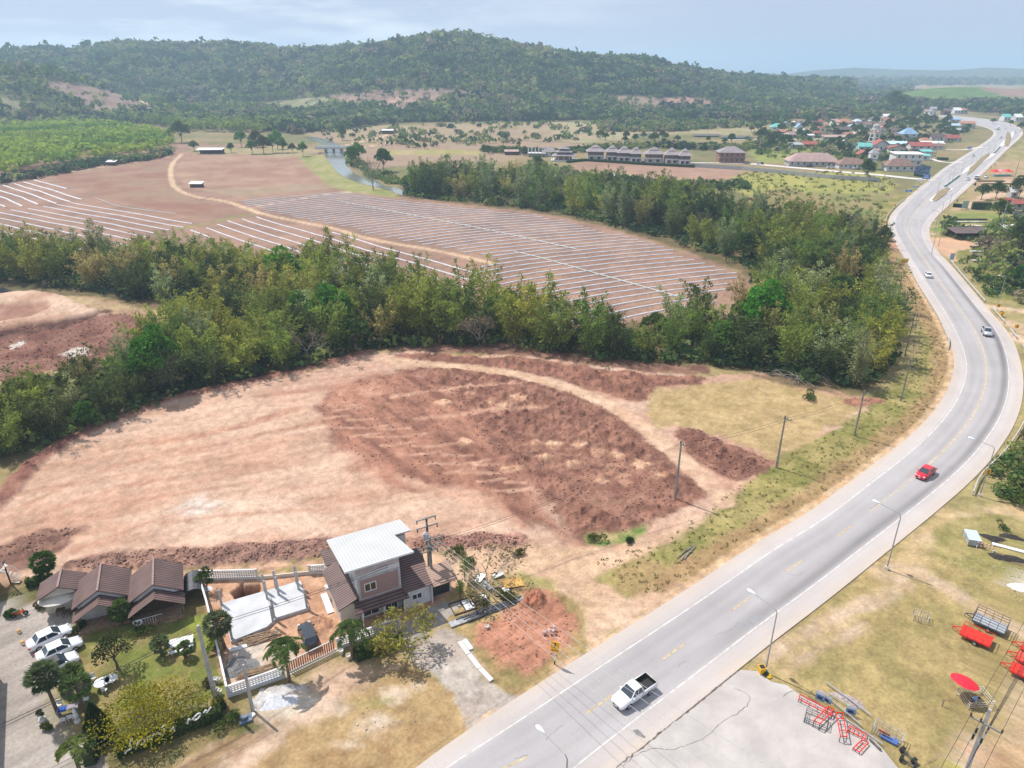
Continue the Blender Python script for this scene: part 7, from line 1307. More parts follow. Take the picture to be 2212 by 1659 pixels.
def curvesign(t, z, h, w_):
    P = smooth([Vector((-.05, -.05, z + .15)), Vector((-.05, -.05, z + .4)), Vector((.1, -.05, z + .55)), Vector((.02, -.05, z + .78))], 2); MB().tube(P, .04, 4).build('arrow', signk, t); MB().add([(-.1, -.06, z + .74), (.14, -.06, z + .76), (.0, -.06, z + .93)], [(0, 1, 2)]).build('arrow_head', signk, t)
    part('plate', signy, t, (-.45, .45, -.03, .03, z - .42, z - .06)); mb = MB()
    for k in range(6): mb.box(-.36 + k * .125, -.29 + k * .125, -.042, -.031, z - .3, z - .18)
    mb.build('lettering', signk, t)
sign(G(1197.6, 1436), 'yellow winding road warning sign on a white post beside the near road', -15, .95, .95, 2.35, signy, deco=curvesign)
sign(G(2126, 1042), 'yellow chevron sign behind the big right guard rail', -20, .9, .9, 1.5, signy, deco=chev); sign(G(2153, 674), 'yellow chevron sign at the upper dirt turnoff', -20, .9, .9, 1.4, signy, deco=chev); sign(G(2192, 720), 'yellow chevron sign at the lower dirt turnoff', -20, .9, .9, 1.4, signy, deco=chev)
for (x, y), lb in (((1931, 452), 'small chevron sign beside the short curved rail, upper one'), ((1912, 470), 'small chevron sign beside the short curved rail, middle one'), ((1909, 490), 'small chevron sign beside the short curved rail, lower one')): sign(G(x, y), lb, 10, 1.0, 1.0, 1.4, signy, deco=chev)
def lines(t, z, h, w_):
    mb = MB(); r_ = random.Random(3)
    for j in range(2):
        x = -w_ * .38
        while x < w_ * .36: l = r_.uniform(.08, .2); mb.box(x, x + l, -.042, -.031, z + h * (.6 - .35 * j), z + h * (.75 - .35 * j)); x += l + .08
    mb.build('lettering', signk, t)
sign(G(1951, 580), 'yellow direction board on two striped legs left of the curve', 12, 2.6, 1.4, 1.9, signy, 2, lines)
def wlines(t, z, h, w_):
    mb = MB()
    for j in range(2): mb.box(-w_ * .35, w_ * .3, -.05, -.031, z + h * (.6 - .35 * j), z + h * (.72 - .35 * j))
    mb.build('lettering', plast, t)
for (x, y), lb, w_, h, m in (((1999, 392), 'blue direction board at the village entrance', 4.6, 2.6, signb), ((1985, 398), 'white notice board below the blue direction board', 4.0, 1.4, plast), ((1977, 411), 'pale blue board at the left road edge', 4.0, 1.0, mat('pale_blue', (.3, .42, .55), .6)), ((1961, 421), 'low blue board in the weeds', 3.6, 1.2, signb), ((2093, 326), 'small blue board beside the left carriageway', 3.6, 1.8, signb)): sign(G(x, y), lb, 8, w_, h, 1.4, m, 2, wlines if m == signb else None)
sign(G(2083, 452), 'pale green notice board beside the dark hedge', 5, 3.0, 3.2, .6, mat('pale_green', (.3, .45, .38), .6), 2); sign(G(2104, 408), 'dark diamond sign on a thin post', 5, 1.3, 1.3, 1.8, signk)
sign(G(2138, 590), 'pale blue board behind the upper right guard rail', 0, 1.6, 2.0, .8, mat('pale_blue2', (.32, .42, .55), .6), 1) if False else sign(G(2054, 566), 'pale blue board at the start of the right guard rail', 0, 1.5, 2.2, .8, mat('pale_blue2', (.32, .42, .55), .6), 1)
# ================================================================== LOT AT THE BOTTOM RIGHT
def bin_(q, label, s=1, rz=10):
    t = thing('rubbish_bin', label, 'bin', (q.x, q.y, 0), R(rz)); t.scale = (s,) * 3
    MB().add([(sx * w, sy * w, z) for z, w in ((0, .24), (.95, .32)) for sx, sy in ((-1, -1), (1, -1), (1, 1), (-1, 1))], [(3, 2, 1, 0), (0, 1, 5, 4), (1, 2, 6, 5), (2, 3, 7, 6), (3, 0, 4, 7), (4, 5, 6, 7)]).build('body', yelp, t); part('rim', yelp, t, (-.36, .36, -.36, -.28, .93, 1.0), (-.36, .36, .28, .36, .93, 1.0), (-.36, -.28, -.28, .28, .93, 1.0), (.28, .36, -.28, .28, .93, 1.0)); part('bin_liner', blackm, t, (-.27, .27, -.27, .27, .952, 1.03)); return t
bin_(G(1644, 1455), 'yellow wheeled rubbish bin with a black liner beside the lamp post'); bin_(G(2161, 684), 'yellow bin behind the short rail at the dirt turnoff', 1.4)
lathe_thing('rubbish_bag', 'shiny black rubbish bag against the lamp post', 'bag', G(1654, 1459), [(.25, 0), (.34, .2), (.26, .42), (.08, .55), (0, .58)], blackm, 9); lathe_thing('rubbish_bag', 'yellow rubbish bag lying on the grass by the bin', 'bag', G(1660, 1462), [(.3, 0), (.36, .14), (.2, .3), (0, .34)], mat('yellow_bag', (.8, .5, .02), .5), 8)
def trailer(q, rz, L_, W_, label, m, cage=None, floor=None, rails=True, hitch=1.3):
    t = thing('trailer', label, 'trailer', (q.x, q.y, 0), R(rz)); l, w = L_ / 2, W_ / 2; fm = MB()
    for y in (-w, w): fm.bar((-l, y, .55), (l, y, .55), .1, .14)
    for x in (-l, 0, l): fm.bar((x, -w, .55), (x, w, .55), .08, .12)
    fm.build('frame', m, t); part('floor', floor or m, t, (-l + .05, l - .05, -w + .05, w - .05, .63, .66))
    dm = MB(); dm.bar((-l - hitch, 0, .5), (-l, -w * .5, .55), .08); dm.bar((-l - hitch, 0, .5), (-l, w * .5, .55), .08); dm.bar((-l - hitch, 0, 0), (-l - hitch, 0, .5), .06); dm.build('drawbar', m, t)
    H = cage or .45; rm = MB(); n = max(3, int(L_ / .7)); hz_ = [.66 + H * k / (3 if cage else 1) for k in range(1, 4 if cage else 2)]
    for y in (-w, w):
        for k in range(n + 1): rm.bar((-l + L_ * k / n, y, .62), (-l + L_ * k / n, y, .66 + H), .045)
        for z in hz_: rm.bar((-l, y, z), (l, y, z), .045)
    for x in (-l, l):
        for z in hz_: rm.bar((x, -w, z), (x, w, z), .045)
    rm.build('side_rails', m, t)
    for sg in (-1, 1): wh = MB().tube([(.1, sg * (w + .12) - .09, .3), (.1, sg * (w + .12) + .09, .3)], .3, 12).build('wheel', rubber, t); MB().tube([(.1, sg * (w + .215), .3), (.1, sg * (w + .235), .3)], .17, 10).build('rim', rimm, wh)
    return t
trailer(Vector((53.4, 61.7, 0)), -43.5, 3.0, 2.0, 'red flat trailer nearest the red parasol, hitch to the left', redm, hitch=.9); trailer(Vector((56.2, 63.7, 0)), -45, 3.3, 1.9, 'grey caged trailer parked behind the red one', darkmet, 1.1, steel, hitch=.9)
trailer(Vector((58.9, 59.3, 0)), -43.5, 3.0, 1.8, 'red trailer at the right edge, top one of three', redm, hitch=.9); trailer(Vector((57.3, 57.8, 0)), -43.5, 3.0, 1.8, 'red trailer at the right edge, middle one of three', redm, floor=mat('red_floor', (.5, .08, .05), .6, .2, 2), hitch=.9); trailer(Vector((55.6, 56.2, 0)), -43.5, 3.0, 1.8, 'red trailer at the right edge with a white sack, lowest of three', redm, hitch=.9)
heap('sack', 'dirty white sack lying in the lower red trailer', 'sack', (55.9, 55.9), .8, .6, .35, plast, 5).location.z = .68
def cage(q, rz, L_, W_, H, label, m, name='metal_cage', nx=4, nz=3, z=0):
    t = thing(name, label, 'cage', (q.x, q.y, z), R(rz)); l, w = L_ / 2, W_ / 2; a = MB()
    for x in (-l, l):
        for y in (-w, w): a.bar((x, y, 0), (x, y, H), .06)
    a.build('corner_posts', m, t); b = MB()
    for k in range(nz):
        zz = H * (k + 1) / nz - .04
        for y in (-w, w): b.bar((-l, y, zz), (l, y, zz), .045)
        for x in (-l, l): b.bar((x, -w, zz), (x, w, zz), .045)
    b.build('rails', m, t); c = MB()
    for k in range(1, nx):
        for y in (-w, w): c.bar((-l + L_ * k / nx, y, 0), (-l + L_ * k / nx, y, H), .035)
        c.bar((-l + L_ * k / nx, -w, .05), (-l + L_ * k / nx, w, .05), .035)
    c.build('bars', m, t); return t
cage(Vector((48.15, 53.1, 0)), 4, 2.7, 1.9, .9, 'pale steel cage frame on the grass with a person inside', mat('pale_steel', (.55, .50, .40), .5)); cage(G(1916, 1592), -42, 2.6, 1.1, 1.1, 'silver tube cage holding orange and blue sheets', steel); cage(G(1988, 1338), -25, 1.5, 1.2, .9, 'small red and white striped cage frame on the grass', mat('striped_paint', (.7, .62, .6), .5, .1, 1, wave=('X', 1.2, .7)), nx=2, nz=2)
cage(G(1762, 1561), -30, 2.1, 1.3, .8, 'grey welded platform frame on the concrete beside the red frames', darkmet)
o = MB().slab([(-.5, -.1, .9), (.5, -.1, .75), (.5, .15, .1), (-.5, .15, .2)], .05).build('orange_sheet', orangp); o.location = (*G(1908, 1592)[:2], .1); o.rotation_euler = (0, 0, R(-40)); tag(o, 'orange plastic sheet hanging inside the silver cage', 'sheet')
o = MB().slab([(-.8, -.3, .2), (.7, -.3, .15), (.8, .3, .3), (-.7, .3, .25)], .1).build('blue_sheet', bluep); o.location = (*G(1920, 1600)[:2], .05); o.rotation_euler = (0, 0, R(-40)); tag(o, 'blue tarpaulin lying inside the silver cage', 'sheet')
t = thing('parasol', 'big red parasol tilted over the steel cage', 'parasol', (47.6, 53.6, 0), 0); pole_ = MB().tube([(0, 0, 0), (-.6, .15, 2.2)], .035, 6).build('pole', steel, t)
cn = MB().lathe([(1.35, 0), (1.32, .03), (.85, .26), (.4, .38), (.08, .43), (0, .44)], n=16).build('canopy', mat('parasol_red', (.74, .02, .04), .6, .08, 1), t); cn.location = (-.62, .15, 2.0); cn.rotation_euler = (R(-8), R(12), 0)
def flatframe(P, z, label, m=redm, n=4, legs=True):
    Q = [G(*p, z) for p in P]; o = sum(Q, Vector()) / 4; o.z = 0; t = thing('steel_frame', label, 'steel frame', tuple(o)); Q = [q - o for q in Q]; a = MB()  # open steel frame with crossbars
    for i in range(4): a.bar(Q[i], Q[(i + 1) % 4], .085)
    a.build('rim', m, t); b = MB()
    for k in range(1, n): b.bar(Q[0] + (Q[1] - Q[0]) * k / n, Q[3] + (Q[2] - Q[3]) * k / n, .06)
    b.build('crossbars', m, t)
    if legs:
        c = MB()
        for q in Q: c.bar((q.x, q.y, .12), q, .06)
        c.build('legs', darkmet, t)
flatframe([(1728, 1500), (1798, 1537), (1797, 1547), (1726, 1510)], .5, 'longest red ladder frame pointing at the lamp post'); flatframe([(1789.6, 1526), (1758.8, 1556), (1771.4, 1563.4), (1801.5, 1532.6)], 1.0, 'wide red frame resting on the grey platform'); flatframe([(1806, 1539), (1815.7, 1590), (1830, 1591), (1820.5, 1539.7)], .9, 'upright red frame in the middle of the concrete'); flatframe([(1835, 1567), (1872, 1586), (1869, 1596), (1831, 1578)], .35, 'short red frame with a red box right of the middle one'); flatframe([(1862, 1598), (1843, 1616), (1857, 1625), (1876, 1604)], .4, 'lowest red frame near the bottom edge', n=3)
for (x0, y0, x1, y1), lb in (((1783, 1478, 1880, 1550), 'long grey steel rail lying on the grass edge, upper one'), ((1770, 1497, 1860, 1572), 'long grey steel rail lying on the grass edge, middle one'), ((1810, 1548, 1905, 1612), 'long grey steel rail across the concrete edge'), ((1785, 1500, 1850, 1540), 'grey tube beside the blue posters')): o = MB().bar(G(x0, y0) + Vector((0, 0, .35)), G(x1, y1) + Vector((0, 0, .35)), .1).build('steel_rail', steel); tag(o, lb, 'steel')
o = MB().tube([G(1877, 1600.6) + Vector((0, 0, .3)), G(1901, 1624) + Vector((0, 0, .3))], .11, 8).build('steel_tube', darkmet); tag(o, 'short dark gas tube on the concrete edge', 'tube')
def axle(a, b, label):
    a, b = G(*a), G(*b); d = (b - a).normalized(); t = thing('wheel_axle', label, 'axle', (a.x, a.y, 0), math.atan2(d.y, d.x)); L_ = (b - a).length; MB().tube([(.1, 0, .33), (L_ - .1, 0, .33)], .07, 6).build('axle_beam', darkmet, t)
    for x in (0, L_): w_ = MB().tube([(x - .12, 0, .33), (x + .12, 0, .33)], .33, 14).build('wheel', rubber, t); MB().tube([(x - .13, 0, .33), (x + .13, 0, .33)], .17, 10).build('rim', rimm, w_)
axle((1948, 1624), (1973, 1648), 'vehicle axle with two black wheels on the grass edge'); axle((1946, 1643), (1976, 1662), 'second vehicle axle with black wheels at the bottom edge')
posterm = mat('poster_blue', (.04, .16, .50), .5, .5, 1.4, col2=(.35, .5, .62))
for (x0, y0, x1, y1), h, lb in (((1760, 1510, 1773, 1516), 1.3, 'blue car poster standing at the left end of the steel rails'), ((1773, 1512, 1788, 1520), 1.0, 'second blue poster leaning beside the first one'), ((1825, 1541, 1840, 1545), 1.2, 'blue car poster standing farther right among the rails')):
    a, b = G(x0, y0), G(x1, y1); L_ = (b - a).length + .3; t = thing('poster_board', lb, 'poster', (a.x, a.y, 0), math.atan2((b - a).y, (b - a).x)); part('panel', posterm, t, (0, L_, -.02, .02, .1, h)); part('white_band', plast, t, (.02, L_ - .02, -.03, -.021, h * .68, h - .02)); part('car_picture', mat('poster_dark', (.03, .05, .12), .5), t, (L_ * .25, L_ * .75, -.03, -.021, h * .25, h * .5))
heap('rubble_heap', 'broken pale tiles heaped behind the steel rails', 'rubble', G(1835, 1512), 1.6, .6, .25, mat('tile_rubble', (.56, .45, .42), .8, .4, 5, bump=.8), 4, R(-35)); heap('rubble_heap', 'white bags dumped at the right edge above the trailers', 'rubbish', G(2205, 1268), 1.6, .8, .4, plast, 7)
t = thing('display_case', 'tilted pale glass display case standing on the grass', 'display case', (*G(2098, 1170)[:2], 0), R(-16)); part('glass_top', mat('pale_glass', (.50, .58, .64), .15, .05, 1, spec=.7), t, (-.8, .8, -1.2, .08, 1.0, 1.05), (-.8, .8, .12, 1.4, 1.0, 1.05)); part('body', mat('case_side', (.35, .38, .40), .4), t, (-.78, .78, -1.18, 1.38, .1, .99)); mb = MB()
for x in (-.8, .8):
    for y in (-1.2, .1, 1.4): mb.bar((x, y, 0), (x, y, 1.08), .06)
mb.build('frame', yelw, t)
a, b = G(2108, 1182), G(2146, 1192); t = thing('barrier', 'red and white striped barrier beside the display case', 'barrier', (a.x, a.y, 0), math.atan2((b - a).y, (b - a).x)); L_ = (b - a).length; mb = MB(); mr = MB()
for z in (.35, .8):
    for k in range(10): (mb if k % 2 else mr).box(L_ * k / 10, L_ * (k + 1) / 10, -.04, .04, z, z + .1)
mb.build('red_sections', redm, t); mr.build('white_sections', plast, t); part('leg', plast, t, (0, .08, -.25, .25, 0, .34)); part('leg', plast, t, (L_ - .08, L_, -.25, .25, 0, .34))
for k, (x, y) in enumerate(((2144, 1162), (2162, 1204), (2194, 1208), (2186, 1160))): heap('charcoal_bed', ('small heap of black pots above the display case', 'row of black pots right of the barrier', 'dark plant bed at the right edge by the pale sheet', 'dark seedling tray at the upper right of the lot')[k], 'plant bed', G(x, y), 1.6, .7, .3, mat('black_pots', (.06, .05, .045), .9, .5, 6, bump=.8), k, R(-25))
o = MB().box(-2, 2, -.3, .3, 0, .1).build('ground_sheet', plast); o.location = (*G(2180, 1185)[:2], .05); o.rotation_euler = (0, 0, R(-30)); tag(o, 'long pale plastic sheet between the plant beds', 'sheet')
tag(MB().bar(G(2035, 1525), G(2035, 1525) + Vector((0, 0, 1.0)), .08).build('marker_post', poled), 'short grey post standing alone in the dry grass', 'post')
sticks(G(1790, 793) , 1, 1, .1, 0, 'x').name if False else None
# ================================================================== VILLAGE, VILLAS, FIELD BUILDINGS
RC = {'brown': (.25, .15, .12), 'red': (.33, .09, .07), 'orange': (.42, .20, .12), 'blue': (.24, .38, .54), 'lblue': (.45, .58, .68), 'teal': (.16, .46, .42), 'white': (.68, .68, .66), 'grey': (.36, .36, .36), 'dark': (.13, .09, .08), 'pink': (.40, .27, .24), 'villa': (.27, .23, .23)}
def rm(c): return mat('roof_' + c, RC[c], .65, .14, .35)
brickf = mat('far_brick', (.30, .15, .11), .85, .15, .5)
def house(x0, x1, y, dep, wh, rh, roof, label, col='brown', wall=None, rz=-6, floors=1, name='village_house', nwin=3, over=.9, cat='house', porch=None):
    a, b = G(x0, y), G(x1, y); W_ = (b - a).length * .94; c = (a + b) / 2; t = thing(name, label, cat, (c.x, c.y, 0), R(rz)); w = W_ / 2; wm = wall or wall_w
    part('wall', wm, t, (-w, w, 0, dep, 0, wh)); o = over; R_ = rm(col); zt = wh + rh; q = MB()
    if roof == 'gable':
        for s in (0, 1): y0, y1 = (-o, dep / 2) if s == 0 else (dep + o, dep / 2); q.slab([(-w - o, y0, wh - .2), (w + o, y0, wh - .2), (w + o, y1, zt), (-w - o, y1, zt)], .15)
        q.build('roof', R_, t); g_ = MB(); 
        for s in (-1, 1): g_.add([(s * w, 0, wh), (s * w, dep, wh), (s * w, dep / 2, zt - .2), (s * (w - .1), 0, wh), (s * (w - .1), dep, wh), (s * (w - .1), dep / 2, zt - .2)], [(0, 1, 2), (5, 4, 3)])
        g_.build('gable', wm, t)
    elif roof == 'front':
        for s in (-1, 1): q.slab([(s * (w + o), -o, wh - .2), (0, -o, zt), (0, dep + o, zt), (s * (w + o), dep + o, wh - .2)], .15)
        q.build('roof', R_, t); MB().add([(-w, -.02, wh), (w, -.02, wh), (0, -.02, zt - .25)], [(0, 1, 2)]).build('gable', wm, t)
    elif roof == 'hip':
        k = min(W_ / 2 - .5, dep / 2 + o); V = [(-w - o, -o, wh - .1), (w + o, -o, wh - .1), (w + o, dep + o, wh - .1), (-w - o, dep + o, wh - .1), (-w + k - o, dep / 2, zt), (w - k + o, dep / 2, zt)]
        q.add(V, [(0, 1, 5, 4), (1, 2, 5), (2, 3, 4, 5), (3, 0, 4), (3, 2, 1, 0)]).build('roof', R_, t)
    elif roof == 'shed': q.slab([(-w - o, -o, wh + .1), (w + o, -o, wh + .1), (w + o, dep + o, zt), (-w - o, dep + o, zt)], .15).build('roof', R_, t)
    for f in range(floors):
        z = wh / floors * f + wh / floors * .35
        for k in range(nwin): x = -w + W_ * (k + .5) / nwin; ww = min(1.6, W_ / nwin * .3); o_ = part('window', glass, t, (x - ww / 2, x + ww / 2, -.06, .0, z, z + wh / floors * .42))
    if floors > 1: MB().slab([(-w - .6, -1.2, wh / 2 - .1), (w + .6, -1.2, wh / 2 - .1), (w + .6, -.01, wh / 2 + .25), (-w - .6, -.01, wh / 2 + .25)], .12).build('awning', R_ if porch is None else rm(porch), t)
    return t
HS = [(1702, 1812, 360, 13, 3.4, 5.0, 'hip', 'longest brown roofed hall facing the village car park', 'pink', wall_g, 8), (1811, 1871, 365, 9, 3.2, 3.4, 'hip', 'smaller brown roofed hall left of the white clock tower', 'brown', wall_w, 6),
 (1914, 1976, 370, 9, 3.4, 4.0, 'hip', 'brown roofed hall with a white porch nearest the highway', 'brown', wall_w, 4), (1931, 1990, 358, 11, 7.5, .6, 'shed', 'white two storey block behind the porch hall', 'white', wall_w, 4), (1965, 2011, 331, 10, 5.6, 2.4, 'gable', 'two storey white house with a bright red roof', 'red', wall_w, 3),
 (1948, 1980, 303, 11, 5.5, 5.2, 'hip', 'large white house under a pale blue hip roof', 'blue', wall_w, 2), (1923, 1964, 320, 9, 3.2, 1.6, 'shed', 'long light blue roofed shed left of the red roofed house', 'lblue', wall_w, 0), (1886, 1918, 328, 9, 5.0, 4.0, 'front', 'white house with a red gable right of the water tower', 'red', wall_w, 3),
 (1854, 1881, 328, 8, 4.2, 2.4, 'gable', 'pale house with a turquoise roof left of the water tower', 'teal', mat('pale_blue_wall', (.45, .55, .58), .8), 2), (1855, 1875, 343, 7, 3.2, 2.6, 'front', 'small red brown house behind the clock tower', 'red', brickf, 2), (1810, 1840, 275, 10, 5.4, 3.6, 'hip', 'house with the brightest orange hip roof at the back', 'orange', wall_c, 4),
 (1804, 1834, 292, 8, 5.4, 2.0, 'gable', 'dark wooden two storey house below the orange hip roof', 'dark', darkwood, 3), (1778, 1838, 303, 7, 2.8, 1.5, 'shed', 'long low rusty roofed row in the middle of the village', 'pink', wall_g, 6), (1807, 1837, 317, 8, 3.0, 2.6, 'front', 'grey house with a white gable roof', 'white', wall_g, 2),
 (1734, 1763, 321, 8, 3.6, 2.0, 'gable', 'dark red roofed wooden house left of centre in the village', 'red', brickf, 2), (1707, 1733, 322, 7, 3.4, 1.2, 'shed', 'blue grey roofed house beside the palm grove', 'grey', wall_g, 2), (1666, 1696, 281, 10, 3.2, 3.6, 'hip', 'green blue hip roofed house at the left end of the village', 'teal', wall_w, 2),
 (1720, 1734, 283, 8, 3.4, 4.2, 'front', 'steep blue gabled house at the left back of the village', 'blue', wall_w, 1), (1716, 1743, 271, 8, 3.4, .8, 'shed', 'white flat roofed building at the left back', 'white', wall_w, 3), (1729, 1749, 291, 7, 3.0, 2.4, 'front', 'grey open gabled shed near the steep blue house', 'grey', wall_g, 1), (1740, 1758, 299, 5, 2.8, .8, 'shed', 'small shed with a white roof edge', 'white', wall_g, 1),
 (1896, 1914, 287, 9, 3.6, 3.0, 'front', 'orange gabled house behind the water tower', 'orange', wall_c, 1), (1851, 1890, 271, 8, 3.0, 1.4, 'gable', 'long dark wooden house at the back', 'dark', darkwood, 4), (1892, 1919, 276, 8, 3.0, 3.0, 'hip', 'dark brown hip roofed house at the back', 'brown', wall_g, 2), (1912, 1937, 270, 9, 3.0, 3.4, 'hip', 'pale brown hip roofed house in the back row', 'pink', wall_w, 2),
 (1993, 2040, 305, 9, 3.2, 3.2, 'hip', 'long pink brown roofed house right of the pale blue one', 'pink', wall_c, 3), (2040, 2072, 306, 8, 3.2, 2.4, 'gable', 'red roofed house near the tall trees by the highway', 'red', wall_w, 2), (1983, 2038, 319, 10, 3.4, 1.6, 'gable', 'big pale grey roofed shed in the middle of the village', 'white', wall_g, 3), (2004, 2036, 323, 6, 2.8, 1.8, 'gable', 'brown roofed shop in front of the pale grey shed', 'brown', wall_w, 3),
 (2038, 2070, 298, 7, 3.0, 1.8, 'gable', 'brown roofed shophouse behind the red roofed one', 'brown', darkwood, 2), (2074, 2105, 278, 10, 5.6, 2.0, 'gable', 'long two storey block with an orange roof by the far highway', 'orange', wall_w, 5), (2046, 2072, 278, 8, 3.6, 1.6, 'gable', 'blue and white roofed store by the far highway', 'lblue', wall_w, 2), (2037, 2081, 287, 8, 2.8, 1.2, 'shed', 'long grey roofed sheds in front of the orange roofed block', 'grey', wall_g, 4),
 (2053, 2074, 266, 9, 4.0, 1.6, 'shed', 'vivid blue roofed warehouse by the far highway', 'blue', wall_w, 2), (1992, 2014, 337, 6, 3.2, 1.0, 'shed', 'turquoise awning shed beside the white block, upper one', 'teal', wall_w, 1), (1988, 2008, 346, 5, 3.0, 1.0, 'shed', 'turquoise awning shed beside the white block, lower one', 'teal', wall_w, 1), (1890, 1908, 339, 7, 3.0, 2.6, 'front', 'small brown gabled house right of the clock tower', 'brown', wall_w, 1)]
for h in HS: house(*h[:8], col=h[8], wall=h[9], nwin=h[10] or 1, floors=2 if h[4] > 5 else 1)
for (x, y, c, lb) in ((2030, 215, 'orange', 'orange roofed temple hall beside the huge dark tree'), (2002, 234, 'white', 'white house left in the far hamlet'), (2036, 236, 'lblue', 'pale blue roofed house in the far hamlet'), (2060, 226, 'white', 'white roofed house at the top of the far hamlet'), (2076, 236, 'grey', 'grey roofed house in the far hamlet'), (2093, 223, 'white', 'bright white gabled house at the right of the far hamlet'), (2046, 248, 'dark', 'dark roofed shop row in the far hamlet'), (2068, 246, 'white', 'low white shed in the far hamlet'), (1916, 262, 'white', 'small bright white roofed shed at the village back'), (2175, 262, 'teal', 'turquoise roofed stall right of the far bend'), (2200, 262, 'white', 'white roofed stall right of the far bend'), (1530, 168, 'white', 'x')):
    if lb != 'x': w_ = 7; house(x - w_, x + w_, y, 12, 5, 3.5, 'gable', lb, c, wall_w if c != 'dark' else darkwood, nwin=2)
r7 = random.Random(17); taken = [G((h[0] + h[1]) / 2, h[2]) for h in HS]
for P, n in (('1700,268 1900,262 1925,270 1925,300 1870,315 1700,318 1690,290', 16), ('1925,290 2020,292 2035,310 2000,335 1925,340', 9), ('1870,262 1925,255 1925,290 1880,300', 5), ('1990,222 2095,222 2100,250 2000,252', 9)):
    for x, y in polysample(P, 60, np.random.default_rng(n), 13):
        if n <= 0 or any((x - t_.x) ** 2 + (y - t_.y - 4) ** 2 < 190 for t_ in taken): continue
        n -= 1; taken.append(Vector((x, y, 0))); c = r7.choice(('brown', 'grey', 'white', 'dark', 'pink', 'red', 'lblue', 'brown', 'orange')); vx, vy = toV(x, y, 0); hw = r7.uniform(4, 7) * FPX / y / 1.0
        t = house(vx - hw, vx + hw, vy, r7.uniform(6, 9), r7.choice((2.8, 3.2, 5.4)), r7.uniform(1.4, 3), r7.choice(('gable', 'hip', 'front', 'gable')), 'small %s roofed house half hidden among the village trees' % {'lblue': 'light blue', 'pink': 'pinkish brown'}.get(c, c), c, r7.choice((wall_w, wall_c, wall_g)), rz=r7.uniform(-20, 15), nwin=2); t['group'] = 'small village houses'
# clock tower and water tower
q = G(1881, 365); t = thing('clock_tower', 'white square tower with blue bands and a pointed grey roof', 'tower', (q.x, q.y, 0), R(-8)); part('wall', wall_w, t, (-2, 2, -2, 2, 0, 6.0), (-2.4, 2.4, -2.4, 2.4, 6.35, 10)); part('blue_band', bluep, t, (-2.2, 2.2, -2.2, 2.2, 0, .5), (-2.5, 2.5, -2.5, 2.5, 6.0, 6.33), (-2.15, 2.15, -2.15, 2.15, 2.5, 2.7))
MB().add([(-2.8, -2.8, 10), (2.8, -2.8, 10), (2.8, 2.8, 10), (-2.8, 2.8, 10), (0, 0, 13.4)], [(0, 1, 4), (1, 2, 4), (2, 3, 4), (3, 0, 4), (3, 2, 1, 0)]).build('roof', rm('grey'), t); MB().tube([(0, -2.41, 8.2), (0, -2.5, 8.2)], .7, 12).build('window', glass, t); part('window', glass, t, (-.5, .5, -2.06, -1.99, 3.2, 4.8))
q = G(1884, 322); t = thing('water_tower', 'pale concrete water tower on four legs above the village roofs', 'tower', (q.x, q.y, 0), R(10))
for a in (-1, 1):
    for b in (-1, 1): MB().bar((a * 3.4, b * 3.4, 0), (a * 1.9, b * 1.9, 15), .7).build('leg', wall_w, t)
mb = MB()
for z in (3, 6, 9, 12): w_ = 3.4 - 1.5 * z / 15; [mb.bar((a * w_, b * w_, z), (c * w_, d * w_, z), .4) for a, b, c, d in ((-1, -1, 1, -1), (1, -1, 1, 1), (1, 1, -1, 1), (-1, 1, -1, -1))]
mb.build('bracing', wall_w, t); part('platform', wall_w, t, (-3.2, 3.2, -3.2, 3.2, 15, 15.4)); MB().lathe([(2.7, 15.4), (2.8, 15.6), (2.8, 18.4), (2.2, 18.9), (0, 19.1)], n=16).build('tank', wall_g, t); MB().lathe([(3.1, 15.42), (3.15, 15.5), (3.15, 16.2), (3.05, 16.2)], n=12).build('railing', wall_w, t)
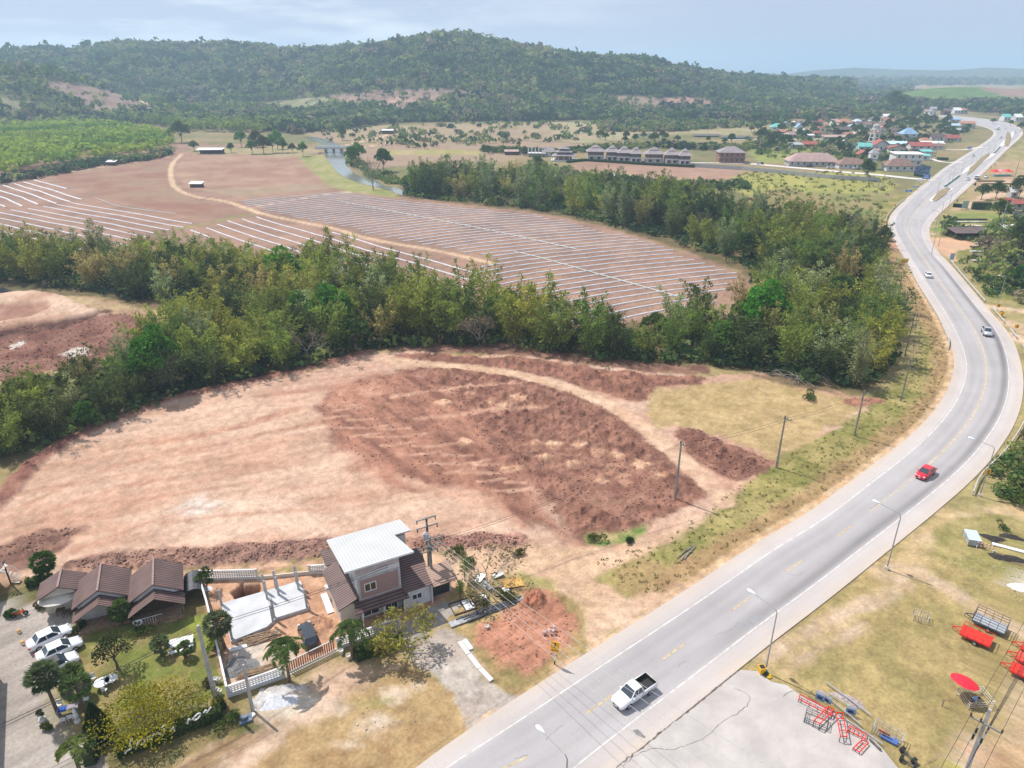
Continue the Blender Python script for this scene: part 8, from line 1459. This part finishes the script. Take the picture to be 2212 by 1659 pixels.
# two storey brick hotel and the villas
t = house(1551, 1609, 352, 13, 7.0, 3.6, 'hip', 'two storey brick guest house with a double brown hip roof', 'villa', brickf, nwin=5, floors=2, name='guest_house'); part('white_band', wall_w, t, (-11, 11, -.14, -.07, 3.3, 3.7), (-11, 11, -.14, -.07, 6.5, 7.0)) if False else None
for k, (x0, x1, y) in enumerate(((1267, 1306, 346), (1309, 1336, 347), (1334, 1363, 349), (1362, 1386, 351), (1393, 1434, 352), (1436, 1467, 354), (1467, 1492, 356))):
    a, b = G(x0, y), G(x1, y); W_ = (b - a).length * .9; c = (a + b) / 2; w = W_ / 2; t = thing('villa', ('first', 'second', 'third', 'fourth', 'fifth', 'sixth', 'seventh')[k] + ' villa from the left in the row of grey roofed villas', 'villa', (c.x, c.y, 0), R(-4)); t['group'] = 'row of villas'
    part('lower_wall', wall_w, t, (-w, w, 0, 10, 0, 2.9)); part('upper_wall', brickf, t, (-w * .96, w * .96, .2, 9.8, 2.9, 6.0)); part('balcony', wall_w, t, (-w * 1.05, w * 1.05, -1.8, .1, 2.8, 3.1), (-w * 1.05, w * 1.05, -1.8, -1.7, 3.1, 3.6)); z = 6.0
    V = [(-w - 1.2, -2.0, z), (w + 1.2, -2.0, z), (w + 1.2, 11.2, z), (-w - 1.2, 11.2, z), (-w * .55, 3.0, z + 2.2), (w * .55, 3.0, z + 2.2), (w * .55, 7.0, z + 2.2), (-w * .55, 7.0, z + 2.2)]; MB().add(V, [(0, 1, 5, 4), (1, 2, 6, 5), (2, 3, 7, 6), (3, 0, 4, 7), (3, 2, 1, 0)]).build('roof', rm('villa'), t)
    V = [(-w * .6, 2.6, z + 2.4), (w * .6, 2.6, z + 2.4), (w * .6, 7.4, z + 2.4), (-w * .6, 7.4, z + 2.4), (-w * .15, 5, z + 4.3), (w * .15, 5, z + 4.3)]; MB().add(V, [(0, 1, 5, 4), (1, 2, 5), (2, 3, 4, 5), (3, 0, 4), (3, 2, 1, 0)]).build('roof', rm('villa'), t)
    for s in (-.5, .4): part('window', mat('teal_glass', (.08, .2, .22), .15), t, (w * s - .9, w * s + .9, .12, .19, 3.6, 5.2)); part('window', glass, t, (w * s - 1, w * s + 1, -.06, 0, .5, 2.3))
    for s in (-1, 0, 1): part('column', wall_w, t, (s * w * .95 - .2, s * w * .95 + .2, -1.75, -1.4, 0, 2.8))
hedge([(1225, 352), (1262, 348), (1330, 352), (1400, 357), (1500, 362)], 2.0, 1.6, 'long low green hedge in front of the row of villas', 81)
q = G(1218, 347); t = thing('pavilion', 'three tiered grey roofed restaurant pavilion left of the villas', 'pavilion', (q.x, q.y, 0), R(-5)); z = 0
part('terrace', wall_w, t, (-9, 9, -7, 7, 0, .9)); part('wall', brickf, t, (-5.5, 5.5, -3, 4, .9, 3.8), (-4, 4, -2, 3, 4.4, 6.4)); 
for w_, d_, z0, z1, i_ in ((8.5, 6.5, 3.8, 5.0, .55), (6, 4.5, 6.2, 7.4, .5), (4, 3, 8.2, 9.8, .2)): MB().add([(-w_, -d_, z0), (w_, -d_, z0), (w_, d_, z0), (-w_, d_, z0), (-w_ * i_, -d_ * i_, z1), (w_ * i_, -d_ * i_, z1), (w_ * i_, d_ * i_, z1), (-w_ * i_, d_ * i_, z1)], [(0, 1, 5, 4), (1, 2, 6, 5), (2, 3, 7, 6), (3, 0, 4, 7), (4, 5, 6, 7), (3, 2, 1, 0)]).build('roof', rm('villa'), t)
part('upper_wall', darkwood, t, (-3, 3, -1.5, 1.5, 7.3, 8.3))
for x in (-8, -4, 0, 4, 8): part('column', wall_w, t, (x - .2, x + .2, -6.2, -5.8, .9, 3.8))
house(1172, 1200, 338, 9, 3.4, 3.2, 'hip', 'grey roofed house left of the tiered pavilion', 'villa', wall_w, nwin=2)
q = G(1160, 338); t = thing('unfinished_building', 'white unfinished building with rows of bare columns', 'building', (q.x, q.y, 0), R(-5)); part('floor', wall_w, t, (-7, 7, -4, 4, 2.4, 2.8)); part('wall', wall_g, t, (-6.5, 6.5, 0, 3.5, 0, 2.4))
for k in range(6):
    for y in (-3.6, 3.6): part('column', wall_w, t, (-6.6 + k * 2.6 - .2, -6.6 + k * 2.6 + .2, y - .2, y + .2, 0 if y < 0 else 2.8, 7.0))
wall_line('boundary_wall', 'long grey block wall below the village car park', [(1500, 361), (1600, 367), (1700, 377), (1800, 387), (1900, 393)], 2.4, .4, wall_g)
# sheds in the fields, the bridge
def shed(x, y, L_, W_, h, label, col='white', wm=None, rz=0, posts=False):
    q = G(x, y); t = thing('field_hut', label, 'hut', (q.x, q.y, 0), R(rz)); l, w = L_ / 2, W_ / 2
    if posts:
        for k in range(5): part('post', darkwood, t, (-l + L_ * k / 4 - .12, -l + L_ * k / 4 + .12, -w, -w + .24, 0, h))
        part('back_wall', darkwood, t, (-l, l, w - .2, w, 0, h))
    else: part('wall', wm or darkwood, t, (-l, l, -w, w, 0, h))
    MB().slab([(-l - .5, -w - .8, h + .05), (l + .5, -w - .8, h + .05), (l + .5, w + .6, h + .9), (-l - .5, w + .6, h + .9)], .2).build('roof', rm(col), t); return t
shed(456, 332, 19, 6, 3.2, 'long open field shed with a white roof beyond the brown field', posts=True, rz=4); shed(426, 404, 6.5, 3, 2.0, 'small white roofed hut standing in the middle of the brown field'); shed(243, 357, 5.5, 3, 2.4, 'small white hut at the edge of the green plantation'); shed(838, 289, 11, 6, 3.4, 'white roofed hut beside the orange dirt road on the plain'); shed(1105, 334, 10, 6, 2.6, 'brown roofed farm hut on the plain left of the unfinished building', 'pink'); shed(2089, 514, 13, 6, 2.6, 'black netted plant shed on the lot right of the curve', 'dark', posts=True); shed(570, 252, 12, 8, 4, 'small hut at the foot of the ridge', 'lblue')
for (x0, x1, y, lb) in ((1500, 1560, 296, 'long black shade net over plants on the plain, left one'), (1560, 1630, 301, 'long black shade net over plants on the plain, right one'), (1470, 1520, 268, 'grey net field at the forest edge')):
    a, b = G(x0, y), G(x1, y); o = MB().box(a.x, b.x, a.y, a.y + 14, 1.6, 1.8).build('shade_net', mat('shade_net', (.10, .11, .13), .9, .2, .2)); tag(o, lb, 'net'); 
for k in range(2): shed(620 + 0 * k, 0, 1, 1, 1, 'x') if False else None
a, b = G(684, 330), G(756, 331); t = thing('bridge', 'low white concrete bridge crossing the river at the upper left', 'bridge', ((a.x + b.x) / 2, a.y, 0)); l = (b - a).length / 2; part('deck', wall_g, t, (-l, l, -3.5, 3.5, 3.2, 3.9)); part('parapet', wall_w, t, (-l, l, -3.6, -3.4, 3.9, 5.2)); part('parapet', wall_w, t, (-l, l, 3.4, 3.6, 3.9, 5.2))
for x in (-.45, 0, .45): part('pier', wall_g, t, (l * x - .5, l * x + .5, -2.8, 2.8, -1, 3.2))
# right side of the highway
q = G(2160, 380); t = thing('market_tent', 'red and white roadside tent stall right of the highway', 'tent', (q.x, q.y, 0), R(5)); 
for k, m in enumerate((redm, mat('tent_pink', (.6, .25, .25), .6), redm)): x = -4.2 + k * 4.2; MB().add([(x - 2.1, -2.5, 2.6), (x + 2.1, -2.5, 2.6), (x + 2.1, 2.5, 2.6), (x - 2.1, 2.5, 2.6), (x, 0, 4.2)], [(0, 1, 4), (1, 2, 4), (2, 3, 4), (3, 0, 4)]).build('canopy', m, t)
for x in (-6.2, -2.1, 2.1, 6.2): part('post', steel, t, (x - .08, x + .08, -2.4, -2.24, 0, 2.6)); 
part('counter', mat('teal_counter', (.1, .35, .35), .6), t, (-5.5, 5.5, -2.2, -1.4, 0, 1.0))
house(2096, 2122, 452, .01, .01, .01, 'x', 'x') if False else None
hedge([(2058, 447), (2090, 450)], 1.2, 1.6, 'dark clipped hedge at the highway edge', 82, ((.04, .07, .02), (.02, .04, .012))); hedge([(2098, 452), (2138, 453)], 1.6, 3.4, 'tall leafy trellis hedge beside the notice board', 83, ((.09, .14, .03), (.04, .07, .015)))
hedge([(2023, 345), (2048, 346)], 1.6, 1.6, 'dark hedge beside the village gardens', 84); hedge([(1975, 380), (2002, 384)], 1.4, 1.4, 'clipped hedge at the village entrance', 85)
q = G(1990, 378); t = thing('billboard', 'dark blue billboard wall at the village entrance', 'billboard', (q.x, q.y, 0), R(0)); part('panel', mat('board_navy', (.02, .05, .15), .5, .5, .6, col2=(.2, .28, .4)), t, (-4.8, 4.8, -.1, .1, .6, 5.2)); part('post', steel, t, (-4.5, -4.3, .11, .3, 0, 5)); part('post', steel, t, (4.3, 4.5, .11, .3, 0, 5))
wall_line('blue_wall', 'pale blue wall at the right picture edge among trees', [(2166, 461), (2212, 465), (2240, 468)], 2.0, .2, mat('pale_blue_wall2', (.38, .50, .56), .8))
house(2168, 2182, 448, 5, 2.8, 1.4, 'gable', 'red roofed hut behind the pale blue wall, left one', 'red', wall_g, nwin=1); house(2188, 2212, 452, 5, 2.8, 1.4, 'gable', 'red roofed hut behind the pale blue wall, right one', 'red', wall_g, nwin=1); house(2183, 2197, 428, 5, 3.2, 2, 'gable', 'white roofed hut hidden in the trees right of the highway', 'white', wall_g, nwin=1); shed(2178, 503, 5, 3, 2.2, 'white box shed among the bushes at the right', 'white', wall_w)
for k, (x, y, l) in enumerate(((2096, 481, 7), (2096, 475, 7), (2100, 490, 8), (2150, 535, 9), (2150, 545, 9), (2150, 555, 9), (2150, 527, 8), (2160, 398, 9), (2165, 404, 9), (2140, 392, 8), (2150, 565, 8))):
    o = MB().prism([(-l, -.9), (l, -.8), (l, .8), (-l, .9)], 0, .5).build('plant_bed', mat('bed_dark', (.09, .085, .06), .95, .4, 1.5, bump=.5) if k % 2 else mat('bed_pale', (.42, .38, .34), .9, .4, 1)); o.location = (*G(x, y)[:2], .05); tag(o, 'long low nursery bed on the lots right of the highway', 'plant bed', 'nursery beds right of the highway')
# palms around the village
pv = (featherpalm(801, 6.5, 14, 3.0)); 
for k, (x, y, s) in enumerate(((1672, 330, 1), (1681, 331, 1.1), (1690, 330, .9), (1698, 332, 1), (1706, 328, 1), (1748, 318, .9), (1787, 300, 1.2), (1760, 295, 1.2), (1768, 310, .9), (1785, 290, 1.1), (1937, 322, .7), (1945, 342, .8), (1795, 278, 1.3), (1870, 352, .7), (1925, 300, .8))):
    r_ = thing('coconut_palm', 'small coconut palm among the village gardens', 'palm', (*G(x, y)[:2], 0), k); r_['group'] = 'village palms'; r_.scale = (s, s, s); obj('trunk', pv[0], r_); obj('crown', pv[1], r_)
# ================================================================== THE AIR
hz = MB().box(-9900, 9900, -300, 9700, -4, 215); hm = bpy.data.materials.new('haze_air'); hm.use_nodes = True; t = hm.node_tree; t.nodes.clear()
pv = t.nodes.new('ShaderNodeVolumePrincipled'); o = t.nodes.new('ShaderNodeOutputMaterial'); pv.inputs['Color'].default_value = (.56, .78, 1, 1); pv.inputs['Density'].default_value = .00023; pv.inputs['Anisotropy'].default_value = .25
t.links.new(pv.outputs[0], o.inputs['Volume']); tag(hz.build('haze', hm), 'thin bluish haze filling the whole valley', 'haze', kind='stuff')
